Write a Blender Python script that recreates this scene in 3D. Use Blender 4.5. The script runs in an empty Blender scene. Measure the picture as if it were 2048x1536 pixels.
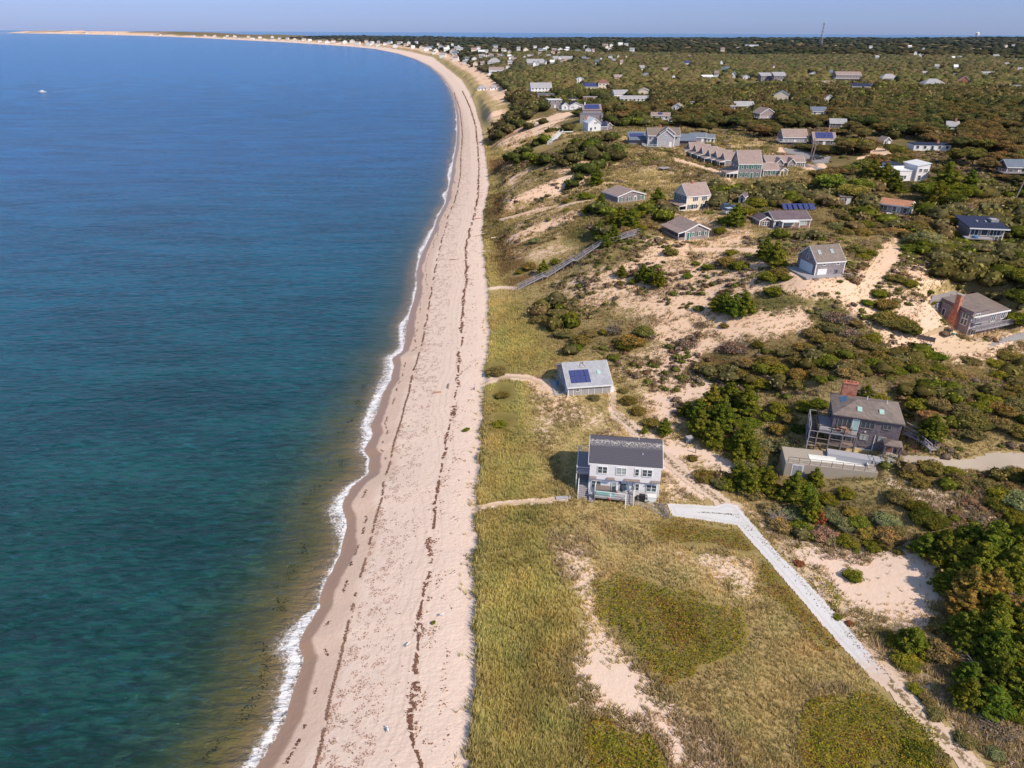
import bpy, bmesh, math, random
import numpy as np
from mathutils import Matrix, Vector
R = math.radians
rnd = random.Random(7)
rng = np.random.default_rng(11)
SC = bpy.context.scene
COL = SC.collection
# ------------------------------------------------------------------ camera model
FPX, CAMZ, PITCH, ROLL = 1421.0, 65.0, R(26.42), R(0.28)
CM = Matrix.Rotation(math.pi / 2 - PITCH, 3, 'X') @ Matrix.Rotation(ROLL, 3, 'Z')
CMN = np.array([list(r) for r in CM])
SEA_TOP = 66.0

def ray(px, py):
    v = CMN @ np.array([(px - 1024) / FPX, -(py - 768) / FPX, -1.0])
    return v

def unp(px, py, z=0.0):
    """photo pixel -> point of the ground plane at height z"""
    v = ray(px, py)
    t = (z - CAMZ) / min(v[2], -1e-5)
    return (v[0] * t, v[1] * t)

def proj(x, y, z):
    P = np.stack([x, y, z - CAMZ]).reshape(3, -1)
    L = CMN.T @ P
    d = np.maximum(-L[2], 0.5)
    return 1024 + FPX * L[0] / d, 768 - FPX * L[1] / d, -L[2]

# ------------------------------------------------------------------ numpy noise
_TAB = np.random.default_rng(5).random((256, 256))
def vnoise(x, y, s, seed=0):
    u = x / s + 37.3 * seed; v = y / s + 91.7 * seed
    i = np.floor(u).astype(np.int64); j = np.floor(v).astype(np.int64)
    a = u - i; b = v - j
    a = a * a * (3 - 2 * a); b = b * b * (3 - 2 * b)
    i0 = i & 255; i1 = (i + 1) & 255; j0 = j & 255; j1 = (j + 1) & 255
    return (_TAB[i0, j0] * (1 - a) + _TAB[i1, j0] * a) * (1 - b) + (_TAB[i0, j1] * (1 - a) + _TAB[i1, j1] * a) * b
def fbm(x, y, s, o=4, seed=0):
    r = 0; w = 0; k = 1.0
    for q in range(o):
        r = r + k * vnoise(x, y, s / 2 ** q, seed + q * 3); w += k; k *= .5
    return r / w - .5
def sst(a, b, x):
    t = np.clip((x - a) / (b - a), 0, 1); return t * t * (3 - 2 * t)

def poly_sd(px, py, pts, cut=60.0):
    """signed distance (positive inside) of points to a closed polygon, limited to +-cut"""
    pts = np.array(pts, float); cut = float(cut); out = np.full(px.shape, -cut)
    m = (px > pts[:, 0].min() - cut) & (px < pts[:, 0].max() + cut) & (py > pts[:, 1].min() - cut) & (py < pts[:, 1].max() + cut)
    x = px[m]; y = py[m]
    if x.size == 0: return out
    d = np.full(x.shape, 1e9); ins = np.zeros(x.shape, bool)
    for k in range(len(pts)):
        x0, y0 = pts[k]; x1, y1 = pts[(k + 1) % len(pts)]
        ex, ey = x1 - x0, y1 - y0
        t = np.clip(((x - x0) * ex + (y - y0) * ey) / (ex * ex + ey * ey + 1e-9), 0, 1)
        d = np.minimum(d, np.hypot(x - x0 - t * ex, y - y0 - t * ey))
        c = ((y0 > y) != (y1 > y)) & (x < ex * (y - y0) / (ey if abs(ey) > 1e-9 else 1e-9) + x0)
        ins ^= c
    out[m] = np.clip(np.where(ins, d, -d), -cut, cut)
    return out
def line_d(px, py, pts):
    d = np.full(px.shape, 1e9)
    for (x0, y0), (x1, y1) in zip(pts[:-1], pts[1:]):
        ex, ey = x1 - x0, y1 - y0
        t = np.clip(((px - x0) * ex + (py - y0) * ey) / (ex * ex + ey * ey + 1e-9), 0, 1)
        d = np.minimum(d, np.hypot(px - x0 - t * ex, py - y0 - t * ey))
    return d
def side_d(x, y, pts):
    """signed distance to an open polyline, positive on its right-hand side"""
    best = np.full(x.shape, 1e12); sg = np.ones(x.shape); arc = np.zeros(x.shape); L = 0
    for (x0, y0), (x1, y1) in zip(pts[:-1], pts[1:]):
        ex, ey = x1 - x0, y1 - y0; l = math.hypot(ex, ey) + 1e-9
        t = np.clip(((x - x0) * ex + (y - y0) * ey) / (l * l), 0, 1)
        d = np.hypot(x - x0 - t * ex, y - y0 - t * ey)
        s = ((x - x0) * ey - (y - y0) * ex)
        m = d < best - 1e-9
        best[m] = d[m]; sg[m] = np.sign(s[m]); arc[m] = L + t[m] * l
        L += l
    return best * sg, arc

# ------------------------------------------------------------------ coast lines (from near to far)
WATER_PX = [(300, 2100), (380, 1800), (440, 1650), (500, 1560), (514, 1536), (551, 1481), (572, 1444), (589, 1384), (611, 1320), (598, 1286),
 (619, 1249), (641, 1215), (643, 1185), (664, 1144), (682, 1110), (688, 1084), (696, 1044), (686, 1016), (690, 1000), (706, 972),
 (738, 948), (740, 915), (729, 901), (747, 869), (743, 852), (755, 826), (769, 783), (783, 760), (789, 732), (785, 717), (807, 702),
 (812, 675), (815, 649), (823, 617), (835, 577), (834, 545), (842, 512), (850, 496), (867, 460), (877, 432), (891, 407), (897, 379),
 (903, 351), (907, 321), (913, 290), (915, 260), (914, 230), (908, 200), (898, 175), (882, 152), (858, 132), (830, 118), (795, 107),
 (750, 98), (700, 93), (640, 89), (560, 84), (480, 80), (400, 76), (320, 73), (240, 70.4), (160, 68.6), (80, 67.2), (0, 66), (-150, 65), (-500, 63)]
DUNE_PX = [(925, 2100), (930, 1800), (933, 1536), (938, 1400), (942, 1250), (944, 1150), (943, 1050), (946, 1000), (952, 930), (958, 860), (962, 800),
 (968, 760), (963, 745), (974, 700), (975, 640), (970, 600), (971, 560), (965, 520), (962, 480), (963, 440), (971, 400), (977, 370),
 (972, 330), (966, 290), (962, 260), (955, 235), (948, 210), (938, 185), (922, 160)]
WATER = [unp(x, y, 0) for x, y in WATER_PX]
DUNE = [unp(x, y, 3.0) for x, y in DUNE_PX]
_w = WATER[50:]
for k in range(1, len(_w) - 1):
    tx, ty = _w[k + 1][0] - _w[k - 1][0], _w[k + 1][1] - _w[k - 1][1]; l = math.hypot(tx, ty)
    if _w[k][1] > DUNE[-1][1] + 60: DUNE.append((_w[k][0] + ty / l * 46, _w[k][1] - tx / l * 46))
# far side of the cape: the outer ocean
def pol(px, D):
    v = ray(px, 62); l = math.hypot(v[0], v[1]); return (v[0] / l * D, v[1] / l * D)
OUTER = [pol(-600, 16500), pol(-100, 15800), pol(150, 14600), pol(350, 11800), pol(520, 8000), pol(700, 5600), pol(850, 5000), pol(1000, 4800), pol(1200, 4700), pol(1500, 4700), pol(1700, 4800), pol(2100, 5000), pol(2600, 5200)]

# ------------------------------------------------------------------ inland heights: control points (photo px, height)
CTRL = [(960, 1536, 4), (1100, 1536, 4), (1300, 1536, 4.3), (1500, 1536, 4.6), (1750, 1536, 5), (1950, 1500, 5.2), (2048, 1400, 6),
 (1000, 1200, 4), (1200, 1250, 4.6), (1400, 1250, 5.2), (1560, 1300, 5), (1700, 1260, 5), (1860, 1200, 6), (2030, 1200, 7.5), (1980, 1330, 6.5),
 (1000, 1000, 4), (1130, 960, 4.2), (1250, 1005, 4.6), (1440, 1020, 5), (1560, 1080, 5.3), (1700, 1040, 6.5), (1860, 1060, 8.5), (2030, 1000, 10.5),
 (1170, 880, 4.6), (1330, 900, 5), (1450, 930, 5.6), (1560, 950, 6.6), (1660, 972, 7), (1770, 945, 8.6),
 (1700, 925, 10.2), (1820, 930, 10.2), (1950, 925, 10.6), (2045, 930, 11), (1900, 840, 13), (2040, 830, 14.5),
 (1000, 820, 4.1), (1060, 780, 4.3), (1170, 792, 5), (1230, 780, 5.4), (1330, 800, 6), (1480, 800, 8), (1580, 810, 9.5), (1700, 770, 13.5), (1820, 770, 14),
 (1000, 640, 4.2), (1060, 640, 5), (1130, 690, 5.5), (1250, 700, 7), (1400, 700, 9.5), (1560, 700, 12), (1720, 700, 13.5),
 (1035, 577, 5), (1100, 600, 6.8), (1200, 610, 9), (1330, 620, 11.5), (1460, 620, 14), (1600, 620, 16.5), (1750, 620, 17), (1840, 690, 13.2), (1900, 690, 13), (2000, 690, 13), (2040, 650, 14),
 (1860, 605, 18.5), (2040, 590, 19), (1130, 540, 9), (1200, 510, 14), (1270, 473, 17.5), (1300, 540, 14.5), (1420, 530, 16.5), (1540, 550, 19), (1640, 558, 20.5), (1740, 540, 20.5), (1800, 500, 20.5),
 (1370, 478, 18), (1250, 415, 17), (1385, 425, 19), (1560, 462, 20), (1800, 436, 21), (1980, 495, 20), (1480, 357, 19.5), (1360, 322, 20), (1600, 352, 20.5),
 (1700, 480, 20), (1940, 560, 19.5),
 (985, 520, 4.4), (980, 450, 4.4), (990, 400, 4.6), (985, 330, 4.6), (980, 280, 4.6),
 (1060, 500, 9), (1130, 440, 13.5), (1060, 420, 9.5), (1100, 380, 14), (1180, 400, 17), (1050, 340, 11), (1110, 320, 17.5), (1200, 330, 19.5), (1280, 340, 19.5), (1040, 300, 11.5), (1120, 270, 20),
 (1010, 255, 8), (1060, 230, 18), (1150, 235, 21), (1200, 262, 21), (1320, 297, 21), (1420, 280, 21), (1030, 195, 20), (1140, 218, 22),
 (1400, 230, 23), (1530, 240, 24), (1590, 290, 22), (1650, 293, 22), (1770, 290, 23), (1860, 300, 24), (1800, 365, 22), (2020, 350, 24), (1900, 250, 27), (2040, 260, 28),
 (1560, 203, 25), (1700, 183, 31), (1870, 180, 32), (2030, 182, 32), (1240, 197, 22), (1180, 180, 22), (1080, 188, 22), (1400, 180, 24)]
_cp = np.array([unp(x, y, z) + (z,) for x, y, z in CTRL])
for _q in range(0, len(DUNE) - 20, 2): _cp = np.vstack([_cp, [DUNE[_q][0] + 3, DUNE[_q][1], 4.0]])
def _U(r2): return r2 * np.log(r2 + 1e-6) * .5
_NC = len(_cp); _S = 100.0
_X = _cp[:, :2] / _S
_K = _U(((_X[:, None] - _X[None]) ** 2).sum(-1)) + np.eye(_NC) * 0.0015
_P = np.hstack([np.ones((_NC, 1)), _X])
_A = np.zeros((_NC + 3, _NC + 3)); _A[:_NC, :_NC] = _K; _A[:_NC, _NC:] = _P; _A[_NC:, :_NC] = _P.T
_TW = np.linalg.solve(_A, np.concatenate([_cp[:, 2], np.zeros(3)]))
def tps(x, y):
    out = np.empty(x.shape)
    for a in range(0, x.size, 60000):
        xs = x[a:a + 60000] / _S; ys = y[a:a + 60000] / _S
        r2 = (xs[:, None] - _X[None, :, 0]) ** 2 + (ys[:, None] - _X[None, :, 1]) ** 2
        out[a:a + 60000] = _U(r2) @ _TW[:_NC] + _TW[_NC] + _TW[_NC + 1] * xs + _TW[_NC + 2] * ys
    return out

def dune_d(x, y):
    d, a = side_d(x, y, DUNE)
    return d + ((vnoise(x * 0, y, 3.1, 55) - .5) * .9 + (vnoise(x * 0, y, .9, 56) - .5) * .5) * sst(6, 2, np.abs(d)), a
PADS = []   # (x, y, cos, sin, half w, half d, z, feather): level ground under buildings
def height(x, y):
    """height of the ground, distance to water line, distance to dune edge, run along the shore"""
    dw, arc = side_d(x, y, WATER); dd, _ = dune_d(x, y)
    do, _ = side_d(x, y, OUTER)
    z = np.where(dw < 0, dw * .055, 0.0)
    b = (dw >= 0) & (dd < 0)
    t = np.clip(dw / np.maximum(dw - dd, 1e-3), 0, 1)
    z = np.where(b, 3.0 * (1 - (1 - t) ** 1.5) + .10 * fbm(x, y, 3.0, 2, 3) * sst(.1, .3, t), z)
    near = dd >= 0
    D = np.hypot(x, y)
    zi = np.zeros(x.shape)
    m = near & (D < 800)
    zi[m] = tps(x[m], y[m])
    hills = fbm(x, y, 90, 4, 9); rough = fbm(x, y, 22, 3, 15)
    hilly = sst(6, 14, zi) if True else 0
    zi = zi + hills * 3.0 * hilly * sst(60, 140, y) + rough * (0.5 + 1.6 * hilly)
    big = fbm(x, y, 900, 4, 21)
    rise = sst(0, 1, (x * .9 + 300) / 2600) * 16
    left = sst(-1200, -4200, x)
    far = 4 + (20 + big * 22 + hills * 9 + rise + left * (fbm(x, y, 500, 3, 2) * 40 + 6)) * (1 - np.exp(-np.maximum(dd, 0) / 58.)) + fbm(x, y, 14, 2, 4) * np.clip(dd / 10, 0, 1) * 2
    far = np.maximum(far, 3.5)
    k = sst(430, 760, D)
    zi = zi * (1 - k) + far * k
    zi = np.maximum(zi, 3.4)
    # bluff gullies
    g = (vnoise(arc, dd * .12, 7.0, 31) - .5) * sst(3, 12, dd) * (1 - sst(30, 60, dd)) * sst(170, 230, D)
    zi = zi + g * 4.6
    e = np.clip(dd / 1.2, 0, 1)
    zi = 3.0 + .65 * e + (zi - 3.65) * sst(0.5, 9, dd)
    z = np.where(near, zi, z)
    z = np.where(do > 0, z, -3 + 0 * z)     # beyond the outer shore (right side of OUTER is land)
    z = np.where((do > 0) & (do < 120), z * np.clip(do / 120, 0, 1), z)
    for (cx, cy, c, s, hw, hd, pz, fe) in PADS:
        lx = (x - cx) * c + (y - cy) * s; ly = -(x - cx) * s + (y - cy) * c
        q = np.hypot(np.maximum(np.abs(lx) - hw, 0), np.maximum(np.abs(ly) - hd, 0))
        w = 1 - sst(0, fe, q)
        z = z * (1 - w) + pz * w
    return z, dw, dd, arc
def z1(x, y):
    return float(height(np.array([float(x)]), np.array([float(y)]))[0][0])
def on_ground(px, py, z0=None):
    """photo pixel -> the point of the ground seen there"""
    v = ray(px, py)
    D = 40.0; last = None
    ts = np.concatenate([np.arange(30, 500, 1.0), 500 * 1.006 ** np.arange(0, 540)])
    xs = v[0] * ts / abs(v[1]); ys = ts; zs = CAMZ + v[2] * ts / abs(v[1])
    h = height(xs, ys)[0]
    k = np.argmax(zs < h)
    if k == 0: k = len(ts) - 1
    a = (zs[k - 1] - h[k - 1]) / max((zs[k - 1] - h[k - 1]) - (zs[k] - h[k]), 1e-6)
    t = ts[k - 1] + (ts[k] - ts[k - 1]) * min(max(a, 0), 1)
    x, y = v[0] * t / abs(v[1]), t
    return x, y, float(h[k - 1] * (1 - a) + h[k] * a)
# ------------------------------------------------------------------ where the buildings stand (needed before the ground, which is level under them)
SITES = {}
def site(key, p0, p1, d, z=None, yaw=None, feather=5.0, pad=True, grow=.6):
    """p0, p1: photo positions of the two front corners at ground level; d depth in metres"""
    if z is None:
        mid = ((p0[0] + p1[0]) / 2, (p0[1] + p1[1]) / 2)
        z = on_ground(*mid)[2]
        if key[0] == 'f': z += 1.0
    A = np.array(unp(p0[0], p0[1], z)); B = np.array(unp(p1[0], p1[1], z))
    w = float(np.linalg.norm(B - A)); ang = math.atan2(B[1] - A[1], B[0] - A[0])
    if yaw is not None:
        c = (A + B) / 2; w *= math.cos(abs(ang)); ang = R(yaw); A = c - np.array([math.cos(ang), math.sin(ang)]) * w / 2; B = c + np.array([math.cos(ang), math.sin(ang)]) * w / 2
    C = (A + B) / 2; n = np.array([-math.sin(ang), math.cos(ang)])
    dep = proj(np.array([C[0]]), np.array([C[1]]), np.array([z]))[2][0]
    th = math.atan2(CAMZ - z, math.hypot(*C))
    if d < 0: d = w * -d
    SITES[key] = dict(C=C, z=z, ang=ang, w=w, d=d, mpp=dep / FPX, th=th)
    cc = C + n * d / 2
    SITES[key]['pad'] = (cc[0], cc[1], math.cos(ang), math.sin(ang), w / 2 + grow, d / 2 + grow, z, feather) if pad else None
    return SITES[key]
site('A', (1177, 986), (1315, 997), 7.6, 4.5)
site('B', (1136, 792), (1221, 786), 9.5, 5.0)
site('C', (1656, 886), (1789, 907), 6.8, 10.0)
site('Cterr', (1567, 948), (1750, 969), 4.6, 7.5, grow=-.25, feather=1.2)
site('D', (1933, 672), (2004, 657), 6.6, 13.2)
site('E', (1628, 554), (1685, 550), 6.4, 20.6)
site('F', (1356, 482), (1416, 476.5), 8.6, 18.0)
site('G', (1371, 424), (1417, 419.5), 6.2, 19.2)
site('H', (1236, 408), (1288, 402.5), 8.4, 17.6)
for i, (ax, ay) in enumerate([(1375, 286), (1388, 291), (1401.5, 295.5), (1416, 301), (1430.5, 304), (1446, 308.5)]):
    site('I%d' % i, (ax + 5, ay + 25), (ax + 33, ay + 24), 5.6, 20.0, yaw=4)
site('J', (1475, 358.5), (1519, 357), 7.5, 19.6, yaw=3)
site('J2', (1528, 355), (1561, 351.5), 6.5, 19.6, yaw=6); site('J3', (1545, 338), (1607, 337), 7.0, 19.8, yaw=3)
site('K', (1546, 458), (1618, 456.5), 7.0, 20.0, yaw=6)
site('L', (1757, 424), (1816, 432), 5.0, 21.0)
site('M', (1924, 474), (2016, 488), 8.5, 20.2, yaw=-9)
site('N', (1792, 364), (1851, 363), 9.0, 22.0, yaw=6)
site('O', (1313, 295), (1349, 296.5), 9.0, 21.6, yaw=0, grow=9)
site('P1', (1160, 247), (1205, 246), 8.0, 21.4, yaw=2); site('P2', (1176, 264), (1207, 262.5), 9.0, 21.2, yaw=12)
site('P3', (1124, 223), (1170, 222), 9.0, 21.6, yaw=3)
# generic houses further back: key, x0, x1, y of the foot, wall height px, roof px, roof type, ridge (x along the front, y away), walls, roof, yaw, depth/width, label
GEN = [
 ('g0', 1565, 1612, 290, 15, 15, 'gable', 'x', 'greysh', 'tan', 0, .7, 'grey house with a plain tan roof, a white corner deck and a window band'),
 ('g1', 1626, 1668, 292, 12, 14, 'gable', 'x', 'dark', 'tan', -4, .7, 'dark shingled house whose tan roof is covered by black solar panels'),
 ('g2', 1828, 1898, 302, 10, 2, 'flat', 'x', 'white', 'blue', -4, .45, 'long flat roofed white house with a row of tall windows and a red chimney'),
 ('g3', 1765, 1781, 292, 9, 7, 'gable', 'y', 'greysh', 'tan', 15, 1.1, 'small grey shed with a white door on the sand clearing'),
 ('g4', 1517, 1551, 242, 14, 11, 'gable', 'y', 'pinkgrey', 'tan', 14, .9, 'tall grey pink house with stacked decks and a tan roof'),
 ('g5', 1470, 1508, 221, 9, 8, 'gable', 'x', 'greysh', 'greyr', 6, .6, 'grey shingled house with a grey gabled roof beside a small tower'),
 ('g6', 1459, 1470, 225, 11, 4, 'hip', 'x', 'greysh', 'greyr', 6, 1., 'slim grey tower with a pointed cap next to the grey shingled house'),
 ('g7', 1548, 1575, 203, 13, 8, 'gable', 'y', 'cream', 'blue', -18, 1., 'pale cream two storey house alone among the trees'),
 ('g8', 1521, 1544, 163, 10, 6, 'shed', 'x', 'greysh', 'greyr', 5, .7, 'left of two tall grey houses with slanting roofs on the ridge'),
 ('g9', 1547, 1571, 164, 11, 7, 'shed', 'x', 'greysh', 'greyr', 0, .7, 'right of two tall grey houses with slanting roofs on the ridge'),
 ('g10', 1506, 1522, 171, 6, 2, 'flat', 'x', 'cream', 'tan', 15, .7, 'low cream outbuilding below the two tall grey houses'),
 ('g11', 1672, 1719, 164, 13, 6, 'gable', 'x', 'pinkgrey', 'tan', -3, .5, 'wide two storey mansion with white balconies and a red brown side roof'),
 ('g12', 1645, 1673, 176, 7, 6, 'gable', 'x', 'cream', 'tan', 8, .6, 'cream house with a tan roof below the wide mansion'),
 ('g13', 1687, 1697, 178, 8, 5, 'gable', 'y', 'white', 'greyr', 0, 1., 'narrow white gabled cottage below the wide mansion'),
 ('g14', 1702, 1743, 183, 9, 6, 'gable', 'x', 'white', 'blue', -4, .5, 'white house with a dark blue roof right of the narrow gabled cottage'),
 ('g15', 1763, 1797, 165, 7, 9, 'hip', 'x', 'white', 'greyr', 0, .7, 'white house with a pale hipped roof in the middle of the ridge'),
 ('g16', 1848, 1888, 178, 9, 10, 'hip', 'x', 'pale', 'greyr', -4, .7, 'pale two tiered house with a broad grey roof and porch on the ridge'),
 ('g17', 1916, 1937, 168, 6, 9, 'gable', 'y', 'brick', 'brownr', -18, 1., 'steep roofed reddish brown house on the ridge'),
 ('g18', 1906, 1915, 156, 5, 4, 'gable', 'y', 'white', 'greyr', 0, 1., 'small white gabled house left of the reddish brown house'),
 ('g19', 1845, 1857, 150, 4, 3, 'gable', 'x', 'cream', 'greyr', 0, .6, 'small cream roof poking from the trees on the ridge'),
 ('g20', 1963, 1984, 153, 6, 3, 'gable', 'x', 'white', 'greyr', -6, .6, 'low white house among trees at the upper right'),
 ('g21', 2012, 2047, 180, 8, 2, 'flat', 'x', 'white', 'greyr', -3, .5, 'white flat roofed house with a red door at the right edge'),
 ('g22', 1648, 1667, 206, 9, 7, 'gable', 'y', 'white', 'brownr', -8, 1., 'small white gabled house with a red brown roof in the brown wood'),
 ('g23', 1622, 1650, 231, 6, 8, 'gable', 'x', 'white', 'bluegrey', -6, .6, 'white cottage with a blue grey roof in the brown wood'),
 ('g24', 1660, 1690, 256, 6, 8, 'gable', 'x', 'dark', 'greyr', -12, .8, 'dark house with a plain grey roof hidden among round trees'),
 ('g25', 1893, 1914, 262, 3, 8, 'gable', 'x', 'white', 'greyr', -14, .8, 'pale grey roof with a red chimney deep in the brown wood'),
 ('g26', 2012, 2060, 352, 17, 14, 'gable', 'x', 'dark', 'bluegrey', -4, .8, 'dark house with a blue grey roof and a deck at the right edge'),
 ('g27', 1228, 1258, 197, 9, 7, 'gable', 'x', 'pale', 'greyr', 8, .8, 'pale grey house with a climbing plant on its front'),
 ('g28', 1275, 1299, 194, 11, 6, 'gable', 'y', 'cream', 'tan', -8, 1., 'square cream house beside the one with the climbing plant'),
 ('g29', 1240, 1297, 204, 4, 5, 'gable', 'x', 'pale', 'greyr', 2, .3, 'long low grey roofed wing in front of the square cream house'),
 ('g30', 1343, 1364, 222, 7, 7, 'gable', 'y', 'white', 'tan', -20, 1., 'small white gabled house left of the wide clearing'),
 ('g31', 1302, 1338, 240, 5, 6, 'gable', 'x', 'pale', 'tan', -12, .6, 'low tan roofed house with two roof panels above the solar winged house'),
 ('g32', 1336, 1350, 246, 6, 2, 'flat', 'x', 'white', 'greyr', -8, .6, 'little white annex right of the low tan roofed house'),
 ('g33', 1062, 1104, 187, 11, 9, 'gable', 'x', 'pale', 'greyr', 8, .6, 'large pale house with pale green edged grey roofs on the bluff'),
 ('g34', 1075, 1112, 195, 6, 2, 'flat', 'x', 'pinkgrey', 'bluegrey', 2, .5, 'low flat roofed grey house in front of the large pale house'),
 ('g35', 1096, 1124, 216, 15, 3, 'flat', 'x', 'greysh', 'white', 10, .8, 'boxy grey house with a white flat roof and dark glass on the bluff'),
 ('g36', 1138, 1156, 206, 8, 2, 'flat', 'x', 'cream', 'blue', 2, .8, 'square cream tower behind the white gabled house'),
 ('g37', 1153, 1168, 168, 9, 4, 'gable', 'y', 'pale', 'greyr', 4, 1., 'narrow pale grey house with a white front on the road bend'),
 ('g38', 1166, 1196, 181, 7, 7, 'gable', 'x', 'cream', 'blue', 2, .8, 'cream house with a roof of black solar panels'),
 ('g39', 1196, 1218, 179, 12, 7, 'hip', 'x', 'cream', 'brownr', 2, .8, 'cream house with three dark arches and a brown hipped roof'),
 ('g40', 1166, 1201, 201, 6, 2, 'flat', 'x', 'brick', 'greyr', 0, .4, 'low brown flat roofed house behind the solar tower house'),
 ('g41', 955, 974, 181, 4, 6, 'hip', 'x', 'pale', 'greyr', 5, .8, 'left of two grey hip roofed cottages at the bluff edge'),
 ('g42', 980, 995, 180, 4, 6, 'hip', 'x', 'pale', 'greyr', 5, .8, 'right of two grey hip roofed cottages at the bluff edge'),
 ('g43', 1227, 1246, 160, 3, 5, 'gable', 'x', 'white', 'greyr', 0, .7, 'white cottage with a pale roof left in the dark wood'),
 ('g44', 1286, 1302, 157, 4, 6, 'gable', 'y', 'greysh', 'greyr', 10, 1., 'small mauve grey gabled cottage in the dark wood'),
 ('g45', 1322, 1339, 145, 3, 5, 'gable', 'x', 'pinkgrey', 'tan', 0, .7, 'small pink grey roof on the dark hillside'),
 ('g46', 1368, 1384, 133, 6, 4, 'gable', 'x', 'white', 'blue', 25, .7, 'white house with dark panels high on the dark hillside'),
 ('g47', 1404, 1426, 158, 4, 3, 'gable', 'x', 'pale', 'white', 0, .6, 'low house with a white roof and pinkish wall in the wood'),
 ('g48', 1338, 1352, 160, 3, 3, 'gable', 'x', 'white', 'white', -12, .6, 'thin white roof slanting out of the wood'),
 ('g49', 1486, 1500, 159, 3, 4, 'gable', 'y', 'white', 'greyr', 0, 1., 'little white gable left of the tall grey houses'),
 ('g50', 1618, 1636, 152, 3, 4, 'gable', 'y', 'white', 'blue', -10, 1., 'white gable with a dark blue roof left of the wide mansion'),
 ('g51', 1381, 1412, 285, 10, 8, 'gable', 'x', 'greysh', 'bluegrey', 2, .6, 'grey house with a blue grey roof behind the row of gabled cottages'),
 ('g52', 1413, 1428, 286, 10, 6, 'gable', 'x', 'white', 'bluegrey', 2, .9, 'white fronted wing with a blue grey roof behind the cottage row'),
 ('g53', 1374, 1392, 212, 4, 3, 'flat', 'x', 'cream', 'greyr', 0, .6, 'low cream building by the bare clearing'),
 ('g54', 975, 1002, 131, 6, 7, 'hip', 'x', 'white', 'greyr', 0, .6, 'large white house with a wide pale hipped roof above the bluff'),
 ('g55', 978, 1008, 146, 6, 5, 'gable', 'x', 'white', 'tan', 0, .5, 'white house with three bright gables below the hip roofed one'),
 ('g56', 1011, 1020, 140, 6, 3, 'gable', 'y', 'white', 'brownr', 0, 1., 'small white house with a red chimney right of the three gables'),
 ('g57', 976, 985, 153, 5, 4, 'gable', 'y', 'white', 'greyr', 0, 1., 'tiny white gabled house lowest in its cluster on the bluff'),
 ('g58', 1054, 1088, 130, 4, 7, 'gable', 'x', 'greysh', 'greyr', 2, .6, 'broad grey roofed house in the middle distance'),
 ('g59', 1044, 1055, 121, 4, 5, 'gable', 'y', 'white', 'greyr', 0, 1., 'white arched gable left of the broad grey roofed house'),
 ('g60', 1106, 1145, 121, 4, 4, 'gable', 'x', 'pale', 'greyr', 0, .4, 'row like pale house with several gables in the distance'),
 ('g61', 1498, 1516, 94, 4, 2, 'flat', 'x', 'white', 'greyr', 0, .6, 'bright white house high on the far hill'),
 ('g62', 1474, 1485, 97, 2, 2, 'flat', 'x', 'pale', 'greyr', 0, .6, 'long pale shed left of the bright white house on the far hill'),
 ('g63', 1948, 1962, 103, 3, 3, 'gable', 'x', 'cream', 'tan', 0, .6, 'tan and cream house alone on the far right hill'),
 ('g64', 2016, 2046, 121, 3, 3, 'flat', 'x', 'pale', 'bluegrey', 0, .5, 'long pale building at the far right edge'),
 ('g65', 1652, 1672, 92, 2, 2, 'flat', 'x', 'cream', 'tan', 0, .6, 'pale pink building near the foot of the lattice tower'),
 ('g66', 2005, 2018, 133, 4, 3, 'gable', 'x', 'white', 'greyr', 0, .6, 'white shed below the long pale building at the right'),
 ('g67', 1917, 1926, 118, 3, 3, 'gable', 'y', 'white', 'greyr', 0, 1., 'tiny white gable in the right hand wood'),
 ('g68', 1684, 1692, 350, 6, 3, 'flat', 'x', 'white', 'greyr', 0, 1., 'low white shed with sagging roof under yellow trees'),
]
for g_ in GEN:
    if g_[0] == 'g68': continue
    site(g_[0], (g_[1], g_[3]), (g_[2], g_[3]), -g_[11] * 1.0, None, yaw=g_[10], feather=8)
site('shedK', (1677, 408), (1702, 410), 3.2, None, yaw=-10); site('shedG', (1476, 408), (1489, 409.5), 2.6, None, yaw=-30)
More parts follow.
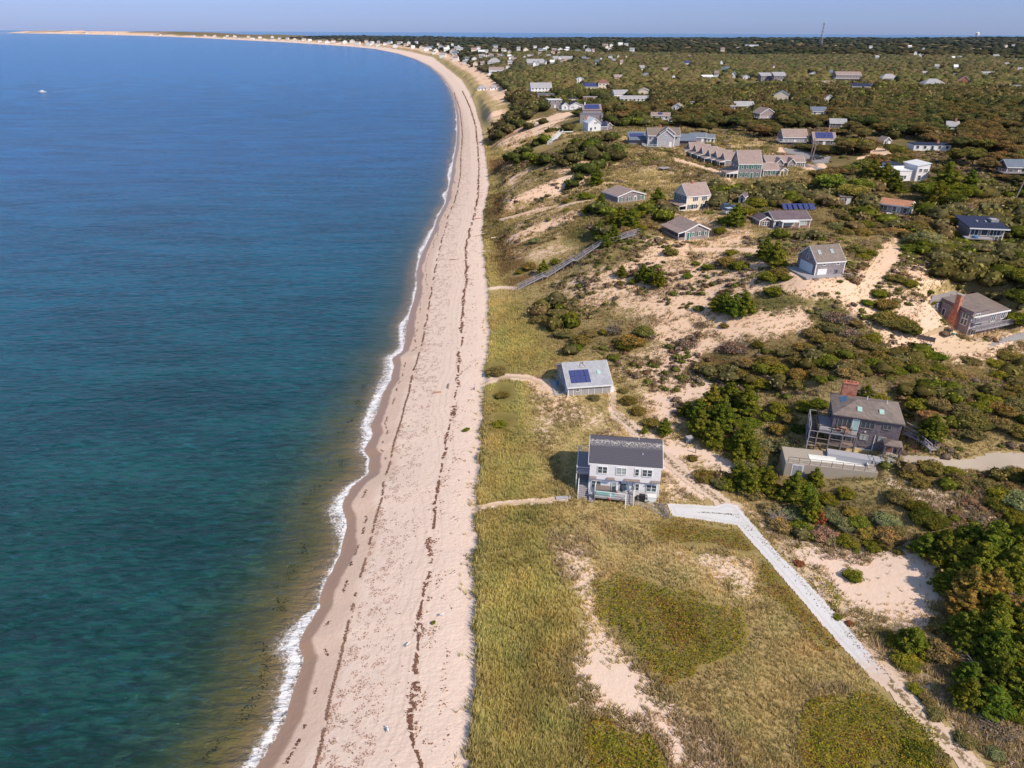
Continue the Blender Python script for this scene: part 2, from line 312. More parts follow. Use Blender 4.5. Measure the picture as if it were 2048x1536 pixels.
# distant houses: photo x, y of the foot, width in px
FARH = [(705, 86, 8), (716, 89, 9), (733, 85, 6), (738, 91, 9), (745, 88, 6), (756, 92, 7), (757, 86, 5), (770, 90, 6), (780, 88, 8), (791, 95, 8), (800, 89, 8), (812, 92, 7), (818, 88, 6), (826, 97, 7), (833, 87, 5), (843, 98, 7), (853, 101, 9), (862, 99, 8), (872, 105, 9), (868, 108, 6),
 (876, 91, 4), (882, 97, 8), (893, 103, 10), (886, 115, 11), (906, 107, 10), (913, 99, 7), (911, 112, 11), (917, 97, 5), (912, 121, 9), (948, 104, 10), (957, 101, 7), (963, 109, 11), (972, 107, 8), (990, 104, 9), (964, 116, 10), (935, 121, 8), (949, 122, 10), (983, 115, 9), (1000, 115, 8), (1010, 107, 9), (1019, 117, 7),
 (1037, 101, 6), (1051, 104, 9), (1070, 98, 6), (1081, 104, 7), (1094, 99, 7), (1108, 104, 8), (1105, 110, 7), (1120, 106, 12), (1135, 101, 6), (1058, 117, 8), (1065, 116, 5), (1097, 117, 8), (1155, 108, 10), (1176, 105, 9), (1186, 106, 5), (1210, 95, 9), (1222, 94, 6), (1240, 92, 8), (1252, 93, 7), (1213, 98, 6), (1170, 97, 5),
 (640, 84, 6), (655, 87, 8), (667, 85, 7), (676, 89, 7), (690, 87, 8), (620, 83, 6), (608, 81.5, 6), (590, 81.5, 7), (575, 79, 5), (560, 78.5, 6), (545, 76, 5), (520, 76.5, 6), (497, 75, 5), (470, 74.2, 5), (455, 74, 4), (430, 73, 4), (410, 72.4, 4), (1283, 143, 8), (1453, 145, 8), (1466, 158, 8), (1432, 155, 7), (1232, 163, 9),
 (1846, 103, 4), (1905, 121, 4), (1990, 117, 8), (2010, 97, 5), (2025, 96, 4), (1660, 153, 5), (1120, 122, 7), (1028, 124, 9), (1079, 112, 6), (896, 96, 5), (905, 93, 4)]
_r = random.Random(91)
FARH += [(_r.uniform(890, 1270), _r.uniform(95, 134), _r.uniform(5, 9)) for _ in range(42)] + [(_r.uniform(1300, 2040), _r.uniform(92, 150), _r.uniform(4, 7)) for _ in range(16)] + [(_r.uniform(60, 600), 0, 4) for _ in range(26)]
FARH = [(a, b if b else float(np.interp(a, [0, 80, 160, 240, 320, 400, 480, 560, 640], [64.6, 65.8, 67, 69, 71.3, 74, 77.8, 81.5, 86])), c) for a, b, c in FARH]
FARS = []
for (fx, fy, fw) in FARH:
    x_, y_, z_ = on_ground(fx, fy)
    d_ = math.hypot(x_, y_); FARS.append((x_, y_, z_, min(fw * d_ / FPX, 22.0)))
PADS += [s['pad'] for s in SITES.values() if s['pad']]
HOUSE_SPOTS = [(s['C'][0] - math.sin(s['ang']) * s['d'] / 2, s['C'][1] + math.cos(s['ang']) * s['d'] / 2, .5 * max(s['w'], s['d']) + .6, math.cos(s['ang']), math.sin(s['ang']), s['w'] / 2, s['d'] / 2) for s in SITES.values()]
HOUSE_SPOTS += [(a, b, d * .5 + 2, 1, 0, d * .5, d * .4) for a, b, c, d in FARS]
# ------------------------------------------------------------------ node helpers
class NT:
    def __init__(s, name):
        s.mat = bpy.data.materials.new(name); s.mat.use_nodes = True
        s.t = s.mat.node_tree; s.t.nodes.clear()
        s.out = s.t.nodes.new('ShaderNodeOutputMaterial')
        s._pos = None
    def n(s, typ, **kw):
        nd = s.t.nodes.new(typ)
        for k, v in kw.items(): setattr(nd, k, v)
        return nd
    def put(s, sock, v):
        if v is None: return
        if isinstance(v, bpy.types.NodeSocket): s.t.links.new(v, sock)
        elif isinstance(v, (tuple, list)):
            sock.default_value = (tuple(v) + (1.0,))[:4] if len(sock.default_value) == 4 else tuple(v)[:3]
        else:
            try: sock.default_value = v
            except Exception: sock.default_value = (v, v, v, 1.0)[:len(sock.default_value)]
    def pos(s):
        if s._pos is None: s._pos = s.n('ShaderNodeNewGeometry').outputs['Position']
        return s._pos
    def objpos(s): return s.n('ShaderNodeTexCoord').outputs['Object']
    def attr(s, name, out='Fac'): return s.n('ShaderNodeAttribute', attribute_name=name).outputs[out]
    def scale(s, vec, sc, rot=(0, 0, 0)):
        m = s.n('ShaderNodeMapping'); s.put(m.inputs['Vector'], vec); m.inputs['Scale'].default_value = sc; m.inputs['Rotation'].default_value = rot
        return m.outputs[0]
    def noise(s, sc=1.0, det=3, rough=.55, vec=None, dist=0.0, out=0):
        n = s.n('ShaderNodeTexNoise'); s.put(n.inputs['Vector'], vec if vec is not None else s.pos())
        n.inputs['Scale'].default_value = sc; n.inputs['Detail'].default_value = det; n.inputs['Roughness'].default_value = rough; n.inputs['Distortion'].default_value = dist
        return n.outputs[out]
    def voro(s, sc=1.0, vec=None, out='Distance', feature='F1'):
        n = s.n('ShaderNodeTexVoronoi', feature=feature); s.put(n.inputs['Vector'], vec if vec is not None else s.pos()); n.inputs['Scale'].default_value = sc
        return n.outputs[out]
    def m(s, op, a, b=0.0, c=0.0, clamp=False):
        n = s.n('ShaderNodeMath', operation=op); n.use_clamp = clamp
        s.put(n.inputs[0], a); s.put(n.inputs[1], b); s.put(n.inputs[2], c)
        return n.outputs[0]
    def mix(s, f, a, b, mode='MIX'):
        n = s.n('ShaderNodeMix', data_type='RGBA', blend_type=mode); n.clamp_factor = True
        s.put(n.inputs[0], f); s.put(n.inputs[6], a); s.put(n.inputs[7], b)
        return n.outputs[2]
    def step(s, v, a, b, lo=0.0, hi=1.0):
        n = s.n('ShaderNodeMapRange', interpolation_type='SMOOTHSTEP'); s.put(n.inputs[0], v)
        n.inputs[1].default_value = a; n.inputs[2].default_value = b; n.inputs[3].default_value = lo; n.inputs[4].default_value = hi
        return n.outputs[0]
    def ramp(s, v, stops):
        n = s.n('ShaderNodeValToRGB'); s.put(n.inputs[0], v); e = n.color_ramp.elements
        while len(e) < len(stops): e.new(.5)
        for q, (p, c) in zip(e, stops): q.position = p; q.color = tuple(c) + (1,) if len(c) == 3 else c
        return n.outputs[0]
    def bump(s, h, dist=.1, strength=1.0, normal=None):
        n = s.n('ShaderNodeBump'); s.put(n.inputs['Height'], h); n.inputs['Distance'].default_value = dist; n.inputs['Strength'].default_value = strength
        s.put(n.inputs['Normal'], normal)
        return n.outputs[0]
    def pbr(s, col, rough=.8, spec=.3, bump=None, metal=0.0, **kw):
        b = s.n('ShaderNodeBsdfPrincipled')
        s.put(b.inputs['Base Color'], col); s.put(b.inputs['Roughness'], rough); s.put(b.inputs['Specular IOR Level'], spec); s.put(b.inputs['Metallic'], metal)
        if bump is not None: s.put(b.inputs['Normal'], bump)
        for k, v in kw.items(): s.put(b.inputs[k], v)
        s.t.links.new(b.outputs[0], s.out.inputs[0])
        return s.mat

def mesh_np(name, V, F, mat=None, smooth=False, attrs=None, link=True, cols=None):
    """mesh from numpy arrays; F is (n,3) or (n,4)"""
    me = bpy.data.meshes.new(name)
    V = np.asarray(V, np.float32); F = np.asarray(F, np.int32)
    me.vertices.add(len(V)); me.vertices.foreach_set('co', V.ravel())
    k = F.shape[1]
    me.loops.add(F.size); me.loops.foreach_set('vertex_index', F.ravel())
    me.polygons.add(len(F)); me.polygons.foreach_set('loop_start', np.arange(0, F.size, k, dtype=np.int32)); me.polygons.foreach_set('loop_total', np.full(len(F), k, np.int32))
    me.update(calc_edges=True)
    if smooth: me.polygons.foreach_set('use_smooth', np.ones(len(F), bool))
    for an, av in (attrs or {}).items():
        a = me.attributes.new(an, 'FLOAT', 'POINT'); a.data.foreach_set('value', np.asarray(av, np.float32))
    if cols is not None:
        a = me.color_attributes.new('Col', 'FLOAT_COLOR', 'POINT')
        c = np.ones((len(V), 4), np.float32); c[:, :3] = cols; a.data.foreach_set('color', c.ravel())
    if mat: me.materials.append(mat)
    if not link: return me
    o = bpy.data.objects.new(name, me); COL.objects.link(o)
    return o

# ------------------------------------------------------------------ zones of the ground, traced on the photograph and laid on the terrain
GREEN = [[(930, 2300), (940, 1300), (944, 1020), (960, 800), (972, 600), (1040, 590), (1080, 650), (1120, 700), (1110, 745), (1050, 760), (1060, 830), (1070, 900), (1100, 980), (1120, 1050), (1110, 1090), (1140, 1130), (1170, 1200), (1190, 1270), (1140, 1330), (1170, 1420), (1260, 1480), (1330, 2300)],
 [(965, 560), (965, 450), (980, 300), (1000, 300), (990, 420), (1000, 500), (1020, 575)]]
SANDP = [  # polygon, bareness
 ([(1185, 1265), (1240, 1305), (1290, 1330), (1318, 1400), (1370, 1440), (1430, 1500), (1460, 1560), (1330, 1560), (1290, 1480), (1205, 1445), (1150, 1400), (1140, 1330)], .93),
 ([(1105, 1075), (1160, 1095), (1192, 1150), (1196, 1240), (1250, 1300), (1200, 1300), (1165, 1200), (1120, 1130)], .84),
 ([(1330, 1088), (1440, 1092), (1500, 1112), (1515, 1160), (1555, 1200), (1480, 1190), (1420, 1150), (1360, 1120)], .72),
 ([(1190, 1040), (1300, 1070), (1380, 1110), (1300, 1120), (1220, 1080)], .38),
 ([(1558, 1082), (1650, 1085), (1720, 1100), (1800, 1085), (1870, 1110), (1900, 1180), (1870, 1260), (1770, 1240), (1710, 1240), (1775, 1330), (1700, 1300), (1640, 1180), (1590, 1125)], .9),
 ([(1780, 1325), (1860, 1350), (1940, 1420), (2048, 1470), (2048, 1560), (1980, 1500), (1900, 1450), (1830, 1390)], .72),
 ([(1062, 768), (1120, 752), (1128, 792), (1110, 802), (1075, 788)], .95),
 ([(1075, 800), (1160, 800), (1230, 850), (1275, 872), (1240, 880), (1180, 860), (1120, 850), (1085, 880), (1065, 830)], .62),
 ([(1085, 880), (1105, 920), (1125, 990), (1108, 985), (1085, 930)], .5),
 ([(1290, 785), (1340, 765), (1420, 755), (1462, 785), (1360, 828), (1345, 870), (1400, 905), (1500, 950), (1520, 990), (1440, 955), (1390, 925), (1330, 905), (1300, 850)], .86),
 ([(1322, 925), (1380, 955), (1412, 995), (1345, 1000), (1322, 975)], .72),
 ([(1140, 570), (1230, 530), (1290, 485), (1400, 475), (1500, 490), (1560, 545), (1700, 560), (1690, 590), (1600, 575), (1490, 600), (1480, 625), (1600, 625), (1620, 650), (1540, 665), (1440, 670), (1380, 720), (1330, 750), (1260, 760), (1225, 740), (1330, 690), (1300, 640), (1240, 600), (1180, 592)], .66),
 ([(1340, 600), (1420, 590), (1420, 640), (1500, 650), (1600, 622), (1610, 640), (1500, 668), (1420, 690), (1330, 750), (1310, 740), (1400, 670), (1330, 650)], .85),
 ([(1555, 545), (1700, 560), (1740, 525), (1760, 490), (1790, 478), (1830, 500), (1880, 545), (1870, 560), (1800, 540), (1775, 560), (1740, 590), (1720, 560), (1740, 640), (1700, 640), (1690, 590), (1600, 580)], .9),
 ([(1770, 575), (1830, 590), (1880, 640), (1840, 660), (1780, 640), (1740, 600)], .7),
 ([(1838, 668), (1880, 660), (1900, 682), (1990, 690), (2010, 688), (1960, 706), (1900, 714), (1850, 692), (1730, 690), (1725, 682)], .95),
 ([(1960, 720), (2030, 700), (2048, 730), (1990, 740)], .6),
 ([(1780, 960), (1880, 970), (2048, 1040), (2048, 1070), (1960, 1060), (1880, 1010), (1820, 1000)], .72),
 ([(1455, 560), (1500, 480), (1490, 450), (1440, 470), (1400, 540)], .6),
 ([(1060, 380), (1130, 330), (1180, 300), (1240, 290), (1240, 340), (1180, 350), (1120, 400), (1080, 440)], .6),
 ([(990, 290), (1040, 250), (1110, 225), (1150, 230), (1080, 262), (1030, 300)], .7),
 ([(1100, 265), (1165, 258), (1165, 270), (1100, 275)], .8),
 ([(1180, 330), (1330, 320), (1400, 350), (1440, 370), (1380, 360), (1240, 370)], .42),
 ([(1650, 1400), (1680, 1395), (1690, 1420), (1650, 1420)], .75),
 ([(1420, 1350), (1500, 1380), (1600, 1420), (1560, 1440), (1450, 1400)], .3),
]
SAND_LINES = [([(945, 1019), (1000, 1008), (1060, 1004), (1130, 998)], 9), ([(962, 768), (1010, 752), (1060, 757), (1090, 770)], 10),
 ([(965, 580), (1000, 575), (1035, 577)], 5), ([(1225, 780), (1227, 830), (1290, 880)], 12),
 ([(1380, 405), (1450, 402), (1475, 375), (1440, 345), (1350, 320)], 5), ([(1330, 900), (1400, 905), (1480, 940)], 14),
 ([(1390, 500), (1500, 500), (1560, 520)], 8), ([(1000, 440), (1080, 420), (1180, 400)], 4), ([(1150, 225), (1080, 238), (1040, 250)], 5),
 ([(1600, 330), (1660, 345), (1620, 312), (1560, 300)], 9), ([(1740, 300), (1790, 308), (1720, 320)], 10)]
HEATH = [[(1195, 1165), (1260, 1150), (1400, 1200), (1480, 1225), (1503, 1270), (1470, 1310), (1400, 1340), (1350, 1370), (1330, 1370), (1280, 1315), (1230, 1270), (1200, 1225)],
 [(1300, 1042), (1340, 1040), (1400, 1048), (1480, 1062), (1532, 1105), (1490, 1110), (1430, 1092), (1370, 1092), (1310, 1075)],
 [(1165, 1450), (1210, 1448), (1290, 1480), (1325, 1510), (1340, 1570), (1180, 1570)],
 [(1590, 1430), (1660, 1400), (1760, 1390), (1860, 1470), (1900, 1570), (1620, 1570)],
 [(1515, 1110), (1560, 1130), (1640, 1240), (1700, 1310), (1650, 1300), (1570, 1220), (1520, 1180)],
 [(1615, 1140), (1650, 1160), (1690, 1205), (1680, 1222), (1650, 1215)],
 [(968, 735), (985, 722), (1015, 730), (1018, 745), (980, 745)], [(975, 795), (1000, 765), (1030, 770), (1030, 800), (1005, 810)], [(970, 835), (1000, 825), (1035, 830), (1025, 858), (1000, 845)]]
RUST = [[(985, 400), (1010, 392), (1020, 420), (1000, 440), (985, 430)], [(1010, 425), (1045, 412), (1045, 418), (1010, 435)], [(985, 478), (1030, 470), (1050, 500), (990, 505)], [(985, 510), (1040, 505), (1060, 530), (1000, 555)],
 [(1000, 560), (1060, 545), (1070, 560), (1020, 575)], [(978, 320), (1030, 310), (1060, 330), (1010, 350), (980, 345)], [(1300, 1180), (1400, 1230), (1420, 1300), (1340, 1280)], [(1290, 720), (1500, 720), (1560, 790), (1480, 780), (1400, 760)]]
DARKG = [[(975, 447), (1030, 447), (1025, 462), (985, 462)], [(1200, 525), (1280, 490), (1295, 505), (1280, 525), (1220, 530), (1195, 535)],
 [(1500, 588), (1560, 583), (1622, 603), (1600, 620), (1560, 630), (1510, 625), (1490, 610)], [(1130, 450), (1190, 440), (1250, 470), (1180, 500), (1130, 480)], [(1640, 590), (1740, 620), (1740, 690), (1660, 690), (1620, 640)]]
BRUSH = [[(1740, 405), (1850, 430), (2450, 395), (2450, 660), (1985, 590), (1900, 560), (1860, 510), (1800, 475), (1740, 440)], # scrub: dark soil under shrubs, used for shrubs too
 [(1060, 630), (1110, 600), (1160, 650), (1230, 640), (1310, 650), (1310, 690), (1240, 700), (1180, 700), (1130, 710), (1090, 670)],
 [(1330, 700), (1460, 660), (1640, 660), (1700, 690), (1850, 700), (2048, 740), (2048, 880), (1960, 880), (1830, 840), (1700, 760), (1560, 780), (1480, 770), (1380, 760)],
 [(1440, 880), (1500, 870), (1620, 950), (1760, 980), (1800, 1000), (1780, 1080), (1640, 1090), (1560, 1060), (1500, 1000), (1440, 960)],
 [(1840, 1060), (1950, 1090), (2450, 1060), (2450, 1450), (1960, 1420), (1880, 1320), (1860, 1180)],
 [(1500, 440), (1640, 390), (1760, 420), (1850, 450), (1920, 480), (2450, 500), (2450, 640), (1980, 600), (1880, 560), (1800, 470), (1700, 470), (1640, 480), (1560, 480)],
 [(1000, 150), (1100, 165), (1190, 230), (1330, 240), (1400, 270), (1560, 280), (1620, 330), (1700, 380), (1850, 400), (2450, 390), (2450, 60), (900, 60)],
 [(1400, 380), (1640, 350), (1740, 400), (1640, 440), (1500, 420), (1420, 430)], [(1180, 420), (1340, 410), (1330, 450), (1260, 470), (1200, 490), (1190, 460)],
 [(1005, 245), (1050, 203), (1110, 205), (1075, 235), (1030, 275), (985, 282)], [(1015, 325), (1050, 296), (1120, 275), (1230, 270), (1250, 310), (1190, 345), (1160, 385), (1125, 365), (1060, 330)], [(1820, 910), (1930, 945), (2048, 950), (2300, 1000), (1900, 980), (1810, 950)]]
SHELL = [(1330, 1006), (1430, 1012), (1450, 1005), (1475, 1010), (1500, 1040), (1560, 1110), (1640, 1190), (1700, 1258), (1782, 1358), (1776, 1372), (1740, 1358), (1660, 1270), (1600, 1200), (1525, 1112), (1472, 1052), (1400, 1041), (1345, 1034)]
TRACK1 = [(1268, 858), (1300, 888), (1340, 925), (1385, 965), (1425, 992), (1462, 1022)]
TRACK2 = [(1765, 1350), (1830, 1418), (1900, 1490), (1960, 1550), (2010, 1610)]
DRIVE_C = [(1800, 908), (1870, 914), (1925, 918), (1960, 910), (1990, 902), (2048, 903), (2120, 915), (2120, 955), (2048, 944), (2010, 946), (1940, 940), (1880, 936), (1810, 925)]
DRIVE_D = [(1960, 700), (2010, 672), (2060, 655), (2120, 650), (2120, 690), (2048, 682), (2000, 692)]
PAVE_J = [(1560, 296), (1600, 300), (1660, 318), (1655, 330), (1640, 350), (1625, 345), (1610, 320), (1570, 306)]

def zones(x, y, z, dd):
    px, py, dep = proj(x, y, z)
    ok = dep > 5
    mpp = np.clip(dep, 5, 4000) / FPX
    def f(poly, w):  # noqa
        w = w * 1.6
        return np.clip(.5 + poly_sd(px, py, poly) * mpp / (2 * w), 0, 1) * ok
    land = (dd > 0)
    D = np.hypot(x, y)
    green = np.zeros(x.shape); brush = np.zeros(x.shape); heath = np.zeros(x.shape); rust = np.zeros(x.shape); dark = np.zeros(x.shape)
    for p in GREEN: green = np.maximum(green, f(p, 2.0))
    for p in HEATH: heath = np.maximum(heath, f(p, .6))
    for p in RUST: rust = np.maximum(rust, f(p, 1.0))
    for p in DARKG: dark = np.maximum(dark, f(p, 1.0))
    for p in BRUSH: brush = np.maximum(brush, f(p, 2.5))
    brush = np.maximum(brush, sst(330, 420, D) * sst(10, 40, dd))
    hill = sst(5.2, 8.5, z) * (1 - sst(500, 700, D))
    sand = .22 + .26 * hill + .10 * sst(17, 20, z) * 0
    sand = sand * (1 - .75 * np.maximum(green, brush)) * (1 - heath) * (1 - dark * .8)
    sand = sand + fbm(x, y, 30, 3, 44) * .35 * hill
    for p, v in SANDP:
        m = f(p, 1.6); sand = sand * (1 - m) + v * m
    for p, w in SAND_LINES:
        d = line_d(px, py, p) * mpp; m = 1 - sst(.35, 1.0, d / (w * mpp)); sand = np.maximum(sand, m * .95)
    sand = sand * (1 - heath)
    for fy in (sst(0, .8, dd),): sand = sand * fy + (1 - fy)
    sl = sst(2, 10, dd) * (1 - sst(38, 60, dd)) * sst(170, 210, D)
    _, arc_ = side_d(x, y, WATER)
    sand = sand + sl * ((vnoise(arc_ + dd * .35, dd * .10, 5.0, 66) - .5) * .45 + (vnoise(arc_ + dd * .3, dd * .12, 1.9, 67) - .5) * .5)
    bl = sst(4, 20, dd) * (1 - sst(28, 55, dd)) * sst(420, 700, D) * .62
    sand = np.maximum(sand, bl)
    dunes = sst(-2200, -5000, x) * .9
    sand = np.maximum(sand, dunes * (.2 + vnoise(x, y, 420, 6)))
    return dict(green=green, brush=brush, heath=heath, rust=rust, dark=dark, sand=sand)

# ------------------------------------------------------------------ the terrain sheet
def spaced(a, b, s, g, lim):
    out = []; v = b
    st = s
    while v < lim: st *= (1 + g); v += st; out.append(v)
    mid = list(np.arange(a, b, s))
    return mid, out
mx, rx = spaced(-34, 125, .5, .02, 6500); _, lx = spaced(0, 34, .5, .016, 12500)
GX = np.array([-v for v in lx[::-1]] + mx + rx)
my, ry = spaced(18, 235, .5, .0105, 15000)
GY = np.array(my + ry)
gx, gy = np.meshgrid(GX, GY)
keep = np.abs(gx) < gy * 1.15 + 70
zz = np.full(gx.shape, -5.0); ff = {}
zf, dwf, ddf, arcf = height(gx[keep], gy[keep])
zz[keep] = zf
zn = zones(gx[keep], gy[keep], zf, ddf)
GZ = zz
idx = -np.ones(gx.shape, int)
live = keep & (zz > -2.0)
cell = keep[:-1, :-1] & keep[1:, :-1] & keep[:-1, 1:] & keep[1:, 1:] & ((zz[:-1, :-1] > -1.2) | (zz[1:, 1:] > -1.2))
use = np.zeros(gx.shape, bool)
for a, b in ((slice(None, -1), slice(None, -1)), (slice(1, None), slice(None, -1)), (slice(None, -1), slice(1, None)), (slice(1, None), slice(1, None))): use[a, b] |= cell
idx[use] = np.arange(use.sum())
F = np.stack([idx[:-1, :-1][cell], idx[:-1, 1:][cell], idx[1:, 1:][cell], idx[1:, :-1][cell]], 1)
def full(v):
    o = np.zeros(gx.shape); o[keep] = v; return o[use]
V = np.stack([gx[use], gy[use], zz[use]], 1)
def gz(x, y):
    """height of the terrain sheet itself"""
    x = np.asarray(x, float); y = np.asarray(y, float)
    i = np.clip(np.searchsorted(GX, x) - 1, 0, len(GX) - 2); j = np.clip(np.searchsorted(GY, y) - 1, 0, len(GY) - 2)
    a = (x - GX[i]) / (GX[i + 1] - GX[i]); b = (y - GY[j]) / (GY[j + 1] - GY[j])
    return (GZ[j, i] * (1 - a) + GZ[j, i + 1] * a) * (1 - b) + (GZ[j + 1, i] * (1 - a) + GZ[j + 1, i + 1] * a) * b

# ground material
t = NT('ground_sand_and_dune_soil')
shore, dune, arc = t.attr('shore'), t.attr('dune'), t.attr('arc')
nl, nm, nf, nff = t.noise(.06, 3), t.noise(.55, 4, .6), t.noise(2.6, 4, .65), t.noise(9.0, 3, .6)
sandc = t.mix(nm, (.72, .525, .415), (.85, .66, .55))
sandc = t.mix(t.step(nf, .35, .75), sandc, (.82, .64, .53))
pinkd = t.mix(nl, (.88, .58, .38), (.80, .56, .41))
_sy = t.n('ShaderNodeSeparateXYZ'); t.put(_sy.inputs[0], t.pos()); sandc = t.mix(t.m('MULTIPLY', t.step(dune, 1, 12), t.step(_sy.outputs[1], 85, 140, .25, 1.0)), sandc, pinkd)
damp = t.step(t.m('ADD', shore, t.m('MULTIPLY', t.m('SUBTRACT', nm, .5), 1.6)), 3.6, 5.6, 1, 0)
sandc = t.mix(t.m('MULTIPLY', damp, .38), sandc, (.50, .32, .215))
wet = t.step(t.m('ADD', t.m('SUBTRACT', shore, t.attr('swash')), t.m('MULTIPLY', t.m('SUBTRACT', nm, .5), .8)), 1.0, 1.6, 1, 0)
sandc = t.mix(t.m('MULTIPLY', wet, .8), sandc, (.30, .17, .105))
# tyre ruts running along the middle of the beach
rut = t.m('SINE', t.m('MULTIPLY', t.m('ADD', shore, t.m('MULTIPLY', t.noise(.03, 1), 5.0)), 5.2))
rutm = t.m('MULTIPLY', t.step(shore, 9, 11.5), t.step(shore, 13.5, 16, 1, 0))
sandc = t.mix(t.m('MULTIPLY', t.m('MULTIPLY', t.step(rut, .3, 1.0), rutm), .22), sandc, (.50, .37, .29))
# vegetation colours of the ground
drygrass = t.mix(nf, (.36, .26, .11), (.54, .40, .185))
greengr = t.mix(nf, (.27, .23, .065), (.40, .33, .105))
greengr = t.mix(t.step(nl, .4, .62), greengr, t.mix(nm, (.27, .20, .065), (.38, .27, .10)))
g = t.mix(t.m('MULTIPLY', t.attr('green'), .85), drygrass, greengr)
g = t.mix(t.m('MULTIPLY', t.attr('dark'), .85), g, t.mix(nf, (.055, .065, .016), (.12, .11, .03)))
brc = t.mix(nm, (.11, .095, .036), (.24, .17, .075))
brc = t.mix(t.step(nl, .42, .6), brc, t.mix(nf, (.14, .11, .042), (.32, .22, .105)))
g = t.mix(t.attr('brush'), g, brc)
g = t.mix(t.m('MULTIPLY', t.attr('heath'), .8), g, t.mix(nf, (.12, .10, .028), (.22, .17, .045)))
g = t.mix(t.m('MULTIPLY', t.step(t.m('ADD', t.attr('rust'), t.m('SUBTRACT', nm, .5)), .35, .75), .75), g, t.mix(nf, (.10, .045, .018), (.20, .095, .035)))
sm = t.m('ADD', t.attr('sand'), t.m('ADD', t.m('MULTIPLY', t.m('SUBTRACT', nf, .5), .75), t.m('ADD', t.m('MULTIPLY', t.m('SUBTRACT', nm, .5), .75), t.m('MULTIPLY', t.m('SUBTRACT', nff, .5), .3))))
sm = t.step(sm, .42, .58)
col = t.mix(sm, g, sandc)
bh = t.m('ADD', t.m('MULTIPLY', t.noise(1.7, 3, .6, dist=.4), .5), t.m('MULTIPLY', nff, .18))
bh = t.m('ADD', bh, t.m('MULTIPLY', t.m('MULTIPLY', t.step(dune, -13, -7), t.step(dune, .5, 0)), t.m('MULTIPLY', t.noise(1.5, 2, .5, vec=t.scale(t.pos(), (.8, 1.5, 1), (0, 0, R(35)))), .6)))
b = t.bump(bh, .16, .9)
GROUND = t.pbr(col, t.mix(wet, (.95,) * 3, (.35,) * 3), t.mix(wet, (.08,) * 3, (.5,) * 3), b)

swash_at = lambda a: 1.0 * (vnoise(a, a * 0, 9, 3) + .5 * vnoise(a, a * 0, 3.5, 8))
attrs = {k: full(v) for k, v in zn.items()}
attrs['shore'] = np.clip(full(dwf), -40, 400); attrs['dune'] = np.clip(full(ddf), -60, 400); attrs['arc'] = full(arcf)
attrs['swash'] = swash_at(full(arcf)) * .8 - .3
ground = mesh_np('ground', V, F, GROUND, True, attrs)
ground['kind'] = 'structure'

# ------------------------------------------------------------------ the sea
sx, rx2 = spaced(-60, 0, .8, .05, 33000); _, lx2 = spaced(0, 60, .8, .022, 33000)
SX = np.array([-v for v in lx2[::-1]] + sx + rx2)
sy, ry2 = spaced(18, 180, .8, .018, 32000)
SY = np.array(sy + ry2)
ax, ay = np.meshgrid(SX, SY)
kp = (np.abs(ax) < ay * 1.4 + 90)
dws, arcs = side_d(ax[kp], ay[kp], WATER); dos, _ = side_d(ax[kp], ay[kp], OUTER)
W = np.full(ax.shape, 99.0); W[kp] = np.where(dos < 60, -400, dws)
A2 = np.zeros(ax.shape); A2[kp] = arcs
cell = kp[:-1, :-1] & kp[1:, :-1] & kp[:-1, 1:] & kp[1:, 1:] & ((W[:-1, :-1] < 6) | (W[1:, 1:] < 6) | (W[:-1, 1:] < 6))
use2 = np.zeros(ax.shape, bool)
for a, b_ in ((slice(None, -1), slice(None, -1)), (slice(1, None), slice(None, -1)), (slice(None, -1), slice(1, None)), (slice(1, None), slice(1, None))): use2[a, b_] |= cell
idx = -np.ones(ax.shape, int); idx[use2] = np.arange(use2.sum())
F2 = np.stack([idx[:-1, :-1][cell], idx[:-1, 1:][cell], idx[1:, 1:][cell], idx[1:, :-1][cell]], 1)
V2 = np.stack([ax[use2], ay[use2], np.zeros(use2.sum())], 1)
t = NT('sea_water')
P = t.pos()
sep = t.n('ShaderNodeSeparateXYZ'); t.put(sep.inputs[0], P); Y = sep.outputs[1]
sh = t.attr('shore'); fw = t.attr('foamw')
n1 = t.noise(.02, 3); n2 = t.noise(.35, 3, .6)
deep = t.ramp(t.m('DIVIDE', t.m('ADD', Y, t.m('MULTIPLY', sh, -.35)), 1400), [(0.0, (.013, .048, .038)), (.07, (.007, .056, .058)), (.15, (.001, .070, .122)), (.32, (.001, .080, .235)), (1.0, (.002, .118, .35))])
deep = t.mix(t.m('MULTIPLY', t.m('SUBTRACT', n1, .3), .5), deep, t.mix(t.step(Y, 50, 200), (.012, .038, .016), (.006, .062, .08)))
shal = t.m('ADD', sh, t.m('MULTIPLY', t.m('SUBTRACT', t.noise(.06, 2), .5), 4.0))
sfade = t.step(Y, 45, 200, 1.0, .3)
c = t.mix(t.m('MULTIPLY', t.step(shal, -20, -6), t.m('MULTIPLY', sfade, .55)), deep, (.040, .060, .022))
c = t.mix(t.m('MULTIPLY', t.step(shal, -12, -2), t.m('MULTIPLY', sfade, .75)), c, (.15, .115, .036))
c = t.mix(t.m('MULTIPLY', t.step(shal, -5, -1), .7), c, (.22, .155, .09))
